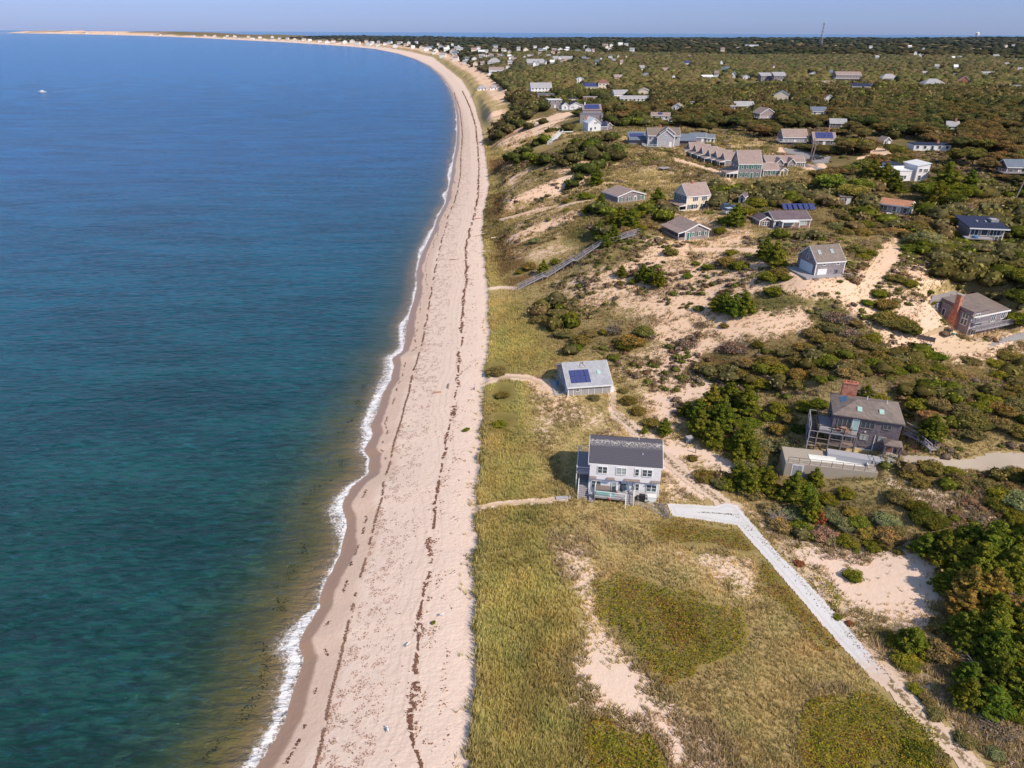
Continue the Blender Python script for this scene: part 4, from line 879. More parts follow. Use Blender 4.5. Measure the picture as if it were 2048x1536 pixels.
for k, (xx, yy, zz, mt, lb) in enumerate([(X0 + w * .545, -.7, .9, 'bluec', 'folded blue parasol standing by the glazed door'), (X0 + w * .625, -.45, .9, 'bluegrey', 'folded grey parasol standing right of the blue one')]):
    o = thing('parasol', lb, 'parasol', A, xx, yy, zz); MB().cyl(0, 0, 0, 2.3, .03, k=8).make('pole', 'white', o); MB().cyl(0, 0, .7, 2.2, .17, .03, 10).make('canopy', mt, o)
for k, (xx, yy, s_, lb) in enumerate([(X0 + w * .70, -1.25, 1.0, 'round black kettle shaped grill on the stone patio'), (X0 + w * .77, -.95, 1.1, 'wide black gas grill against the pale wall')]):
    o = thing('grill', lb, 'grill', A, xx, yy)
    if k == 0:
        MB().cyl(0, 0, .45, .75, .2, .36, 14).make('bowl', 'black', o); MB().cyl(0, 0, .752, 1.1, .37, .12, 14).make('lid', 'black', o)
        for q in range(3): a = q * 2.1; MB().bar((.3 * math.cos(a), .3 * math.sin(a), 0), (.15 * math.cos(a), .15 * math.sin(a), .46), .025).make('leg', 'grey', o)
    else:
        MB().box(-.45, .45, -.28, .28, .1, .85).make('cabinet', 'black', o); MB().prism([(-.28, .853), (.28, .853), (.22, 1.15), (-.05, 1.2), (-.25, 1.05)], 'x', -.42, .42).make('lid', 'black', o)
        for q in (-1, 1): MB().box(min(q * .452, q * .85), max(q * .452, q * .85), -.22, .22, .78, .84).make('side_shelf', 'grey', o)
o = thing('patio_chair', 'folded dark chair lying between grill and white box', 'chair', A, X0 + w * .84, -1.3, 0, .6); MB().prism([(-.3, .05), (.4, .4), (.38, .45), (-.32, .1)], 'x', -.25, .25).make('seat', 'grey', o); MB().prism([(-.3, .35), (.35, .05), (.35, .1), (-.3, .4)], 'x', -.28, .28).make('frame', 'black', o)
o = thing('storage_box', 'white lidded storage box at the right corner of the pale grey house', 'storage box', A, X0 + w * .91, -.75); MB().box(-.62, .62, -.4, .4, 0, .85).make('body', 'white', o); MB().box(-.66, .66, -.44, .44, .853, .93).make('lid', 'white', o)
o = thing('red_bucket', 'small red bucket hanging outside the white deck railing', 'bucket', A, X0 + 3.0, -2.32, .75); MB().cyl(0, 0, 0, .3, .11, .15, 12).make('body', 'red', o); MB().bar((-.14, 0, .3), (.14, 0, .34), .012).make('handle', 'white', o)

# ================================================================== B: house with solar panels
h = House('B', 'solar_house', 'low grey cottage with blue solar panels beside the grassy dune', 'house'); w, d = h.w, h.d; X0 = -w / 2
b = h.block(X0, w / 2, 0, d, 1.95, 'gable', 'x', 2.5, 'greyr', 'palegrey', ov=.35)
h.solar(b, .08, .54, .07, .62, 4, 2); h.onroof(b, .73, .81, .38, .54, 'skyglass', 'skylight', .12)
h.pipe(b, X0 + w * .45, d * .45, 4.2, .5, .09, 'wood')
m = MB(); m.bar((X0 + w * .34, d * .36, 3.95), (X0 + w * .42, d * .47, 4.7), .025); m.bar((X0 + w * .50, d * .36, 3.95), (X0 + w * .42, d * .47, 4.7), .025); m.bar((X0 + w * .34, d * .36, 3.97), (X0 + w * .5, d * .36, 3.97), .02); m.make('aerial_stay', 'tanw', b['robj'])
h.win(b, 'front', w * .22, .9, .6, .6, 1); 
for f in (.12, .30, .47, .62, .80): MB().box(X0 + w * f - .04, X0 + w * f + .04, -.035, -.001, -.2, 1.8).make('batten', 'white', h.o)
h.win(b, 'left', d * .3, .9, 1.2, 1.0, 2); h.win(b, 'left', d * .65, .8, 1.6, 1.3, 2); h.door(b, 'left', d * .86, .9, 1.9, 'white', 0)
MB().box(w / 2 + .002, w / 2 + .8, .3, 1.5, -.4, .8).make('porch_box', 'white', h.o)
MB().prism([(X0 - 2.3, .8), (X0 - .2, .3), (X0 - .2, d * .8), (X0 - 2.0, d * .75)], 'z', -.2, .06).make('patio', 'patio', h.o)
o = thing('garden_chair', 'blue garden chair in the shade of the solar cottage', 'chair', h, X0 - 1.0, d * .45, .06); MB().box(-.25, .25, -.25, .25, .3, .36).make('seat', 'bluec', o); MB().box(-.25, .25, .22, .27, .36, .85).make('backrest', 'bluec', o)
for a_ in (-.22, .22):
    for b__ in (-.22, .22): MB().box(a_ - .02, a_ + .02, b__ - .02, b__ + .02, 0, .298).make('leg', 'white', o)

# ================================================================== C: dark shingled house, decks, pool terrace
h = House('C', 'shingled_house', 'large dark shingled house with two decks and a wide brick chimney', 'house'); w, d = h.w, h.d; X0 = -w / 2
b = h.block(X0, w / 2, 0, d, 4.9, 'hip', 'x', 1.35, 'dark', 'umber', ov=.3, trim=None)
for f0, f1, v0, v1 in ((.335, .405, .28, .52), (.66, .73, .30, .54)):
    x0_, x1_ = X0 + w * f0, X0 + w * f1; ya, yb = d * .5 * v0, d * .5 * v1; za, zb = 4.9 + 1.35 * v0 + .13, 4.9 + 1.35 * v1 + .13
    m = MB(); m.quad8([(x0_, ya, za), (x1_, ya, za), (x1_, yb, zb), (x0_, yb, zb), (x0_, ya, za + .14), (x1_, ya, za + .14), (x1_, yb, zb + .14), (x0_, yb, zb + .14)]); m.make('skylight', 'skyglass', b['robj'])
for k in range(2):
    xa, xb = X0 + .9, X0 + 1.75; ya = d * (.48 + .14 * k); za = 4.9 + .50; zb = 4.9 + .98
    m = MB(); m.quad8([(xa, ya, za), (xb, ya, zb), (xb, ya + .62, zb), (xa, ya + .62, za), (xa, ya, za + .1), (xb, ya, zb + .1), (xb, ya + .62, zb + .1), (xa, ya + .62, za + .1)]); m.make('solar_heater', 'bluec', b['robj'])
h.chimney(X0 + w * .245, d - .3, 3.5, 7.3, 2.1, .95, b)
for k in range(4): MB().cyl(X0 + w * .245 - .75 + .5 * k, d - .3, 7.462, 7.75, .13, k=8).make('chimney_pot', 'brick', b['robj'])
h.pipe(b, X0 + w * .5, d * .62, 6.0, .6); h.pipe(b, X0 + w * .8, d * .62, 5.7, .6)
h.win(b, 'front', w * .17, 2.95, 1.75, 1.45, 3, 'wood', bars=False); h.door(b, 'front', w * .335, .75, 1.9, 'skyglass', 2.65)
h.win(b, 'front', w * .51, 3.45, 1.7, .95, 3, 'wood', bars=False); h.win(b, 'front', w * .795, 3.75, .95, .6, 2, 'wood', bars=False)
h.win(b, 'front', w * .50, 1.55, .95, .7, 2, 'concrete', 'glasspale', bars=False); h.win(b, 'front', w * .765, 1.65, .9, .65, 2, 'concrete', 'glasspale', bars=False)
h.win(b, 'front', w * .51, .15, .75, .3, 2, 'wood', bars=False); MB().box(X0 + w * .5 - .1, X0 + w * .5 + .1, -.12, -.002, 2.75, 2.88).make('wall_lamp', 'white', h.o)
m = MB(); m.box(X0 + w * .375, X0 + w * .385, -.09, -.03, 0, 2.7); m.box(X0 + w * .655, X0 + w * .665, -.09, -.03, 0, 2.5); m.box(X0 + w * .36, X0 + w * .66, -.1, -.04, -.1, 0); m.make('downpipe', 'white', h.o)
# decks
dk = 2.6
h.deck([(X0 - 1.9, d * .52), (X0 - 1.9, -1.5), (X0 + w * .37, -1.5), (X0 + w * .37, -.002), (X0 - .002, -.002), (X0 - .002, d * .52)], dk, rail=[0, 1, 5], railm='black', h=.9, bal=None, legs='wood', below=2.6, mat='deck', name='upper_deck')
h.deck([(X0 - .2, -.004), (X0 - .2, -1.4), (X0 + w * .36, -1.4), (X0 + w * .36, -.004)], .62, rail=[1], railm='wood', h=.85, bal=None, legs='wood', below=.8, mat='wood', name='lower_deck')
h.win(b, 'front', w * .175, .85, 2.6, 1.5, 4, 'wood', bars=False)
m = MB()
for zz in (0.1, 1.35, 2.45): m.bar((X0 - 3.0, d * .5, zz), (X0 - 3.0, -1.5, zz), .04); m.bar((X0 - 3.0, -1.5, zz), (X0 - 1.9, -1.5, zz), .04)
for yy in (d * .5, d * .2, -1.5): m.bar((X0 - 3.0, yy, -2.0), (X0 - 3.0, yy, 3.4), .07)
m.bar((X0 - 3.0, d * .5, 3.4), (X0 - 3.0, -1.5, 3.4), .05); m.bar((X0 - 3.0, d * .5, 3.4), (X0 - 0, d * .52, 3.4), .04)
m.make('stair_frame', 'deck', h.o)
m = MB()
for k in range(11): m.box(X0 - 2.9, X0 - 2.0, d * .45 - .36 * (k + 1), d * .45 - .36 * k, 2.45 - .22 * (k + 1), 2.45 - .22 * k - .14)
m.make('stair_flight', 'wood', h.o)
m = MB()
for xx in (X0 - 1.9, X0 - .2, X0 + w * .17, X0 + w * .36): m.box(xx - .08, xx + .08, -1.48, -1.32, -2.4, dk - .22)
m.bar((X0 - 1.9, -1.4, .5), (X0 - .2, -1.4, .5), .07); m.bar((X0 - 1.9, -1.4, 1.3), (X0 - .2, -1.4, 1.3), .05); m.make('deck_posts_frame', 'wood', h.o)
# entrance porch at the right
h.block(w / 2 - 1.9, w / 2 + .35, -1.75, -.01, 2.0, 'hip', 'x', .55, 'dark', 'umber', z0=1.9, trim=None, ov=.12, name='porch_beam')
for xx, yy in ((w / 2 - 1.8, -1.65), (w / 2 + .25, -1.65), (w / 2 + .25, -.2)): MB().box(xx - .12, xx + .12, yy - .12, yy + .12, -.2, 1.898).make('porch_column', 'dark', h.o)
h.door(b, 'front', w - .9, .95, 1.9, 'brownr', 0); MB().box(w / 2 - 2.0, w / 2 + .5, -2.4, -.01, -.6, .06).make('porch_floor', 'patio', h.o)
MB().prism([(X0 - .2, -1.6), (w / 2 - .6, -1.6), (w / 2 - .6, -3.2), (X0 - .2, -3.1)], 'z', -2.2, -.02).make('stone_terrace', 'patio', h.o)
Ch = h
# furniture on the upper deck
o = thing('garden_table', 'round brown wooden table on the upper deck of the shingled house', 'table', h, X0 + w * .17, -.75, dk); MB().cyl(0, 0, .66, .72, .42, k=14).make('top', 'tanw', o); MB().cyl(0, 0, 0, .658, .07, k=8).make('pedestal', 'tanw', o)
for k, (dx, dy, rt) in enumerate([(-.75, .05, -1.57), (.78, .0, 1.57), (-.25, .55, 3.3), (.3, -.58, .1)]):
    o = thing('garden_chair', ['brown wooden chair left of the round deck table', 'brown wooden chair right of the round deck table', 'brown wooden chair behind the round deck table', 'brown wooden chair in front of the round deck table'][k], 'chair', h, X0 + w * .17 + dx, -.75 + dy, dk, rt)
    MB().box(-.23, .23, -.23, .23, .4, .45).make('seat', 'tanw', o); MB().box(-.23, .23, -.27, -.22, .45, .95).make('backrest', 'tanw', o)
    for a_ in (-.2, .2):
        for b__ in (-.2, .2): MB().box(a_ - .025, a_ + .025, b__ - .025, b__ + .025, 0, .398).make('leg', 'tanw', o)
# pool terrace
q = SITES['Cterr']; h = House('Cterr', 'pool_terrace', 'long concrete pool terrace with a black railing below the shingled house', 'terrace'); w, d = h.w, h.d; X0 = -w / 2
TZ = 1.95
pb = (X0 + w * .28, X0 + w * .93, d * .30, d * .66)
m = MB(); m.box(X0, pb[0], 0, d, -2.5, TZ); m.box(pb[1], w / 2, 0, d, -2.5, TZ); m.box(pb[0] + .001, pb[1] - .001, 0, pb[2], -2.5, TZ - .002); m.box(pb[0] + .001, pb[1] - .001, pb[3], d, -2.5, TZ - .002); m.make('concrete_base', 'concrete', h.o)
MB().box(pb[0] + .002, pb[1] - .002, pb[2] + .002, pb[3] - .002, -2.4, TZ - .35).make('pool_basin', 'pool', h.o)
m = MB(); m.box(pb[0] + .01, pb[1] - .01, pb[3] - .12, pb[3] - .01, TZ - .34, TZ + .06); m.box(pb[0] + .01, pb[0] + .13, pb[2] + .01, pb[3] - .13, TZ - .34, TZ + .06); m.box(pb[1] - .13, pb[1] - .01, pb[2] + .01, pb[3] - .13, TZ - .34, TZ + .06); m.make('pool_rim', 'pool', h.o)
m = MB()
for k in range(9): xx = X0 + .3 + (w - .6) * k / 8; m.bar((xx, .12, TZ), (xx, .12, TZ + .95), .025)
m.bar((X0 + .3, .12, TZ + .95), (w / 2 - .3, .12, TZ + .95), .022); m.bar((X0 + .3, .12, TZ + .5), (w / 2 - .3, .12, TZ + .5), .014)
for k in range(1, 5): m.bar((w / 2 - .3, .12 + (d - .3) * k / 4, TZ), (w / 2 - .3, .12 + (d - .3) * k / 4, TZ + .95), .025)
m.bar((w / 2 - .3, .12, TZ + .95), (w / 2 - .3, d - .2, TZ + .95), .022); m.make('railing', 'black', h.o)
m = MB(); m.box(X0 + w * .09, X0 + w * .135, -.05, -.002, 0, 1.7); m.box(X0 + w * .14, X0 + w * .19, -.05, -.002, 0, 1.7); m.make('cellar_door', 'palegrey', h.o); MB().box(X0 + w * .075, X0 + w * .205, -.03, -.001, -.1, 1.85).make('door_frame', 'white', h.o)
o = h; 

# ================================================================== D: house with the tall brick chimney
h = House('D', 'chimney_house', 'grey shingled three storey house with a very tall red brick chimney and long side deck', 'house'); w, d = h.w, h.d; X0 = -w / 2
b = h.block(X0, w / 2, 0, d, 3.9, 'shed', 'x', 1.0, 'greysh', 'umber', ov=.35, trim='white')
b2 = h.block(X0 - .02, X0 + w * .45, .02, d + .02, 4.75, 'shed', 'x', .6, 'greysh', 'umber', z0=3.8, ov=.25, name='upper_wall', trim=None)
h.win(b, 'front', w * .13, 3.15, 1.3, 1.15, 2, bars=False); h.win(b, 'front', w * .62, 2.1, 1.0, 1.5, 2, bars=False); h.win(b, 'front', w * .88, 2.3, 1.0, 1.5, 2, bars=False); h.win(b, 'front', w * .17, 1.9, 1.5, 1.2, 3, bars=False); h.win(b, 'front', w * .15, .1, 1.2, 1.0, 2, bars=False)
h.win(b, 'left', d * .80, 3.1, 1.1, 1.15, 2, bars=False); h.win(b, 'left', d * .80, 1.9, 1.2, 1.2, 2, bars=False); h.win(b, 'left', d * .12, 2.2, .6, 1.3, 1, bars=False); h.win(b, 'left', d * .12, .2, .6, 1.1, 1, bars=False)
m = MB(); m.prism([(d * .36, -1), (d * .62, -1), (d * .60, 3.0), (d * .55, 4.2), (d * .55, 7.3), (d * .41, 7.3), (d * .40, 4.2), (d * .37, 3.0)], 'x', X0 - .85, X0 - .03); m.make('chimney', 'brick', h.o); MB().box(X0 - .92, X0 + .02, d * .39, d * .57, 7.303, 7.45).make('chimney_cap', 'concrete', h.o)
h.deck([(X0 + .1, -.002), (X0 + .1, -1.3), (w / 2 + 1.8, -1.3), (w / 2 + 1.8, d * .5), (w / 2 + .002, d * .5), (w / 2 + .002, -.002)], 1.55, rail=[1, 2], railm='deck', bal=.2, legs='wood', below=2.2)
h.deck([(X0 - .2, -.002), (X0 - .2, -.9), (X0 + w * .36, -.9), (X0 + w * .36, -.002)], 2.95, rail=[0, 1], railm='deck', bal=.2, posts=False, name='balcony')
for k in range(4): MB().box(X0 + w * .3 + k * 1.1, X0 + w * .3 + k * 1.1 + .16, -1.2, -1.05, -1, 1.3).make('deck_post', 'wood', h.o)
MB().prism([(-.5, -.5), (.5, -.5), (.6, .5), (-.4, .5)], 'z', -.3, .4)
Dh = h
# retaining walls of the terraced beds behind it
for k in range(5):
    x0_, y0_, z0_ = on_ground(1846 + k * 4, 632 - k * 8.5); x1_, y1_, z1_ = on_ground(1905 + k * 2, 612 - k * 7.0)
    m = MB(); zt = (z0_ + z1_) / 2; L = math.hypot(x1_ - x0_, y1_ - y0_)
    m.box(0, L, -.12, .12, -1.2, .45); o = m.make('timber_retaining_wall', 'deck'); o.location = (x0_, y0_, zt); o.rotation_euler = (0, 0, math.atan2(y1_ - y0_, x1_ - x0_))
    o['label'] = ['lowest', 'second lowest', 'middle', 'second highest', 'highest'][k] + ' grey timber retaining wall of the planted terraces behind the tall chimney'; o['category'] = 'retaining wall'; o['group'] = 'timber walls of the terraced beds'
x0_, y0_, z0_ = on_ground(1846, 676); x1_, y1_, z1_ = on_ground(1886, 664)
L = math.hypot(x1_ - x0_, y1_ - y0_); o = MB().prism([(0, -1), (L, -1), (L, 1.9), (0, .7)], 'y', 0, .3).make('yard_wall', 'tanyard'); o.location = (x0_, y0_, z0_); o.rotation_euler = (0, 0, math.atan2(y1_ - y0_, x1_ - x0_)); o['label'] = 'tan sloping yard wall left of the tall brick chimney'; o['category'] = 'wall'
x0_, y0_, z0_ = on_ground(1834, 678); x1_, y1_, z1_ = on_ground(1866, 694); L = math.hypot(x1_ - x0_, y1_ - y0_)
m = MB()
for k in range(6): m.bar((L * k / 5, 0, -.2), (L * k / 5, 0, 1.0), .05)
m.box(0, L, -.03, .03, .05, .95); o = m.make('wooden_fence', 'wood'); o.location = (x0_, y0_, z0_); o.rotation_euler = (0, 0, math.atan2(y1_ - y0_, x1_ - x0_)); o['label'] = 'short dark wooden fence at the edge of the sandy yard'; o['category'] = 'fence'
x_, y_, z_ = on_ground(1852, 697); o = empty('bench', (x_, y_, z_), -.6, 'pale grey bench in front of the short dark fence', 'bench'); MB().box(-.8, .8, -.2, .25, .38, .44).make('seat', 'palegrey', o); MB().box(-.8, .8, .25, .3, .44, .9).make('backrest', 'palegrey', o); MB().box(-.75, -.68, -.2, .25, -.2, .378).make('leg', 'palegrey', o); MB().box(.68, .75, -.2, .25, -.2, .378).make('leg', 'palegrey', o)
x_, y_, z_ = on_ground(1906, 669); o = empty('garden_hose', (x_, y_, z_ + .1), 0, 'coiled green hose on the sand at the foot of the brick chimney', 'hose'); MB().cyl(0, 0, 0, .14, .4, .34, 14).make('coil', 'green', o)

# ================================================================== E: garage house on the hill
h = House('E', 'garage_house', 'grey shingled house with white garage doors and steep roof on the sand hill', 'house'); w, d = h.w, h.d; X0 = -w / 2
b = h.block(X0, w / 2, 0, d, 2.95, 'gable', 'x', 2.55, 'greysh', 'umber', ov=.12, gov=.1)
h.onroof(b, .16, .27, .42, .66, 'glasspale', 'skylight', .1); h.onroof(b, .60, .71, .44, .68, 'glasspale', 'skylight', .1)
m = MB(); m.cyl(X0 + w * .30, d * .55, 5.1, 6.2, .10, k=8); m.make('stove_pipe', 'black', b['robj'])
h.win(b, 'front', w * .27, 2.35, .6, .32, 1, bars=False); h.win(b, 'front', w * .75, 2.35, .6, .32, 1, bars=False)
for nm, fc, uc, ww, hh, zz in (('garage_door', 'left', d * .50, 4.4, 2.0, .25), ('garage_door', 'front', w * .24, 2.1, 1.2, .4)):
    F_ = h.face(b, fc); m = MB(); h._fb(m, F_, uc - ww / 2, uc + ww / 2, 0, .06, zz, zz + hh)
    for k in range(1, 4): h._fb(m, F_, uc - ww / 2 + .05, uc + ww / 2 - .05, .06, .08, zz + hh * k / 4 - .02, zz + hh * k / 4 + .02)
    m.make(nm, 'white', h.o)
h.win(b, 'front', w * .74, .5, .6, .75, 1, 'greysh', bars=False); h.win(b, 'left', d * .5, 3.0, .5, 1.0, 1)
m = MB(); 
for k in range(10): a = k * .628; m.box(X0 - .07, X0 - .01, d * .5 + .25 * math.cos(a) - .06, d * .5 + .25 * math.cos(a) + .06, 4.75 + .25 * math.sin(a) - .06, 4.75 + .25 * math.sin(a) + .06)
f = m.make('round_window', 'white', h.o); MB().box(X0 - .04, X0 - .005, d * .5 - .18, d * .5 + .18, 4.57, 4.93).make('pane', 'glass', f)
h.deck([(X0 - 2.6, d * .95), (X0 - 2.6, -1.3), (w / 2 + 1.4, -1.3), (w / 2 + 1.4, -.01), (X0 - .01, -.01), (X0 - .01, d * .95)], .35, rail=None, legs='wood', below=1.4, th=.3)
for k in range(7): xx = X0 - 2.5 + (w + 3.7) * k / 6; MB().box(xx - .08, xx + .08, -1.2, -1.05, -1.5, .045).make('deck_pier', 'wood', h.o)
h.steps(X0 - 1.2, X0 - .2, -1.35, .3, 3, (0, -1), mat='wood')

# ================================================================== F, G, H cottages
h = House('F', 'cottage', 'grey cottage with broad tan roof, dark side porch and green shutters above the beach stairway', 'house'); w, d = h.w, h.d; X0 = -w / 2
b = h.block(X0 + w * .22, w / 2, 0, d, 2.4, 'gable', 'y', 1.5, 'greysh', 'tan', ov=.25)
# roof carried on to the left over the porch
sl = 1.5 / (w * .39); m = MB(); xe = X0 - .35; xb_ = X0 + w * .22 - .26
m.prism([(xe, 2.4 - (xb_ - xe) * sl * .55), (xb_, 2.36), (xb_, 2.52), (xe, 2.4 - (xb_ - xe) * sl * .55 + .16)], 'y', -.25, d + .25); m.make('porch_roof', 'tan', h.o)
m = MB(); m.prism([(xe, 2.28 - (xb_ - xe) * sl * .55), (xb_, 2.22), (xb_, 2.5), (xe, 2.55 - (xb_ - xe) * sl * .55)], 'y', -.33, -.26); m.make('trim', 'white', h.o)
MB().box(X0, X0 + w * .21, .1, d, .0, .12).make('porch_floor', 'deck', h.o); m = MB(); m.box(X0, X0 + .08, .1, d, .12, .95); m.box(X0 + .09, X0 + w * .21, .1, .16, .12, .8); m.make('porch_parapet', 'wood', h.o)
for k in range(5): MB().box(X0, X0 + .12, .1 + (d - .3) * k / 4, .22 + (d - .3) * k / 4, .952, 1.7).make('porch_post', 'white' if k == 0 else 'wood', h.o)
for f in (.32, .60, .86): h.win(b, 'front', w * .78 * f, .95, .55, .9, 1, shutter='green')
h.door(b, 'front', w * .78 * .12, .7, 1.9, 'green'); MB().box(X0 - .2, w / 2 + .2, -.1, d, -1.4, -.02).make('foundation', 'wood', h.o)
Fh = h
h = House('G', 'cream_house', 'two storey cream house with dark shutters, tan roof and a porch on its shaded side', 'house'); w, d = h.w, h.d; X0 = -w / 2
b = h.block(X0, w / 2, 0, d, 4.3, 'gable', 'x', 2.9, 'cream', 'tan', ov=.15, gov=.12)
for f in (.37, .76): h.win(b, 'front', w * f, 2.95, .62, .95, 1, shutter='navy')
for f in (.16, .36, .73): h.win(b, 'front', w * f, .75, .62, 1.15, 1, shutter='navy')
for f in (.25, .5, .75): h.win(b, 'left', d * f, 2.5, .7, 1.5, 1)
MB().box(X0 - .03, X0 - .005, .02, d - .02, -.5, 4.3).make('shingled_gable_wall', 'bluegrey', h.o)
m = MB(); m.prism([(X0 - 2.4, 1.75), (X0 - .04, 2.3), (X0 - .04, 2.45), (X0 - 2.4, 1.9)], 'y', -.1, d); m.make('porch_roof', 'tan', h.o); m = MB(); m.prism([(X0 - 2.4, 1.65), (X0 - .04, 1.75), (X0 - .04, 2.28), (X0 - 2.4, 1.75)], 'y', -.16, -.11); m.make('trim', 'white', h.o)
for k in range(4): MB().box(X0 - 2.35, X0 - 2.2, (d - .2) * k / 3, .15 + (d - .2) * k / 3, -.3, 1.7).make('porch_post', 'white', h.o)
MB().box(X0 - 2.4, X0 - .04, -.05, d, -.8, -.05).make('porch_floor', 'deck', h.o); MB().box(X0 - 2.38, X0 - .05, -.04, .02, -.04, .7).make('porch_parapet', 'white', h.o)
h.chimney(X0 + w * .42, d * .5, 6.5, 7.9, .55, .55, b); h.pipe(b, X0 + w * .62, d * .25, 5.8, .35); MB().box(X0 - .1, w / 2 + .1, -.35, d, -1.5, -.1).make('foundation', 'concrete', h.o)
h = House('H', 'stilt_cottage', 'small cottage with a tan roof and a deck on stilts, nearest the bluff edge', 'house'); w, d = h.w, h.d; X0 = -w / 2
b = h.block(X0, w / 2, 0, d, 2.3, 'gable', 'y', 1.35, 'greysh', 'tan', ov=.5)
for f in (.13, .42, .86): h.win(b, 'front', w * f, .85, .6, .9, 1, shutter='green')
h.door(b, 'front', w * .64, .8, 1.9, 'white', 0, 'glass'); MB().box(X0, w / 2, .01, d, -1.8, -.01).make('foundation', 'dark', h.o)
h.deck([(X0 - 1.8, d * .8), (X0 - 1.8, -.9), (X0 - .8, -1.8), (w / 2 - .6, -1.8), (w / 2 - .6, -.01), (X0 - .01, -.01), (X0 - .01, d * .8)], -.02, rail=[0, 1, 2], railm='deck', bal=.25, legs='wood', below=2.8)
for xx, yy in ((X0 - 1.7, -.8), (X0 - .7, -1.7), (w / 2 - .7, -1.7), (X0 - 1.7, d * .5)): MB().box(xx - .1, xx + .1, yy - .1, yy + .1, -3.2, -.25).make('stilt', 'wood', h.o)

# ================================================================== I: row of six gabled cottages, J: big shuttered house and its wings
ordn = ['farthest', 'second', 'third', 'fourth', 'fifth', 'nearest']
rowsrc = None
for i in range(6):
    lab = ordn[i] + (' of the six gabled cottages in the row, counted from the far end' if 0 < i < 5 else ' of the six gabled cottages with white porches in a row')
    h = House('I%d' % i, 'gabled_cottage', lab, 'cottage', 'row of six gabled cottages'); w, d = h.w, h.d; X0 = -w / 2
    if i == 0:
        b = h.block(X0, w / 2, 0, d, 2.3, 'gable', 'x', 2.4, 'greysh', 'tan', ov=.12, gov=.12)
        h.win(b, 'front', w * .6, .9, .5, .8, 1); h.win(b, 'left', d * .5, 2.3, .6, .8, 1)
        m = MB(); m.prism([(X0 - 2.3, 1.75), (X0 - .12, 2.3), (X0 - .12, 2.42), (X0 - 2.3, 1.87)], 'y', -.2, d + .1); m.make('porch_roof', 'tan', h.o)
        m = MB(); m.prism([(X0 - 2.3, 1.6), (X0 - .12, 1.6), (X0 - .12, 2.29), (X0 - 2.3, 1.74)], 'y', -.2, -.14); m.box(X0 - 2.36, X0 - 2.3, -.2, d + .1, 1.55, 1.85); m.make('porch_gable', 'white', h.o)
        for k in range(4): MB().box(X0 - 2.25, X0 - 2.12, (d - .1) * k / 3 - .05, (d - .1) * k / 3 + .08, -.4, 1.6).make('porch_post', 'white', h.o)
        MB().box(X0 - 2.3, X0 - .01, -.1, d, -1.0, -.05).make('porch_floor', 'deck', h.o); h.door(b, 'left', d * .5, .8, 1.9, 'navy'); h.win(b, 'left', d * .2, .8, .7, 1.0, 1); h.win(b, 'left', d * .8, .8, .7, 1.0, 1)
        rowsrc = h
    else:
        for c in list(rowsrc.o.children):
            n_ = c.copy(); COL.objects.link(n_); n_.parent = h.o
            for c2 in c.children: n2 = c2.copy(); COL.objects.link(n2); n2.parent = n_
h = House('J', 'shuttered_house', 'tall grey two storey house with green shutters at the near end of the cottage row', 'house'); w, d = h.w, h.d; X0 = -w / 2
b = h.block(X0, w / 2, 0, d, 5.0, 'gable', 'x', 3.9, 'greysh', 'tan', ov=.15, gov=.15)
for f in (.16, .38, .60, .86): h.win(b, 'front', w * f, 3.45, .62, 1.1, 1, shutter='green')
for f in (.14, .36, .84): h.win(b, 'front', w * f, .8, .62, 1.2, 1, shutter='green')
h.door(b, 'front', w * .60, .8, 2.0, 'green'); h.win(b, 'left', d * .5, 5.6, 1.2, .9, 1); h.win(b, 'left', d * .3, 3.0, 1.0, 1.1, 1); h.win(b, 'left', d * .7, 3.0, 1.0, 1.1, 1)
MB().box(X0 - .02, w / 2 + .02, -.05, -.001, -.3, .05).make('skirting', 'white', h.o)
m = MB(); m.prism([(X0 - 4.2, 1.9), (X0 - .02, 2.9), (X0 - .02, 3.05), (X0 - 4.2, 2.05)], 'y', -.2, d); m.make('porch_roof', 'tan', h.o); m = MB(); m.prism([(X0 - 4.2, 1.75), (X0 - .02, 1.75), (X0 - .02, 2.89), (X0 - 4.2, 1.89)], 'y', -.2, -.13); m.make('porch_gable', 'white', h.o)
for k in range(4): MB().box(X0 - 4.1, X0 - 3.95, (d - .1) * k / 3 - .05, (d - .1) * k / 3 + .1, -.4, 1.75).make('porch_post', 'white', h.o)
for xx in (X0 - 2.8, X0 - 1.4): MB().box(xx, xx + .12, -.15, -.02, -.4, 1.75).make('porch_post', 'white', h.o)
MB().box(X0 - 4.2, X0 - .02, -.15, d, -1.0, -.05).make('porch_floor', 'deck', h.o); h.pipe(b, X0 + w * .75, d * .2, 6.6, .6)
h = House('J2', 'shuttered_annex', 'low grey annex with green shutters and a white columned porch right of the shuttered house', 'house'); w, d = h.w, h.d; X0 = -w / 2
b = h.block(X0, w / 2 - 1.2, 0, d, 2.3, 'gable', 'x', 1.8, 'greysh', 'tan', ov=.2)
for f in (.2, .5, .8): h.win(b, 'front', (w - 1.2) * f, .8, .55, 1.0, 1, shutter='green')
b3 = h.block(w / 2 - 1.19, w / 2 + 1.4, -.9, 2.2, 2.2, 'gable', 'y', .9, 'white', 'tan', z0=2.0, ov=.15)
for xx in (w / 2 - 1.05, w / 2 + .1, w / 2 + 1.25): MB().box(xx - .08, xx + .08, -.85, -.7, -.3, 1.998).make('porch_column', 'white', h.o)
h = House('J3', 'long_grey_wing', 'long low grey house with two small white trimmed gables behind the shuttered annex', 'house'); w, d = h.w, h.d; X0 = -w / 2
b = h.block(X0 - 2.5, w / 2, 0, d, 2.4, 'gable', 'x', 1.8, 'greysh', 'tan', ov=.2)
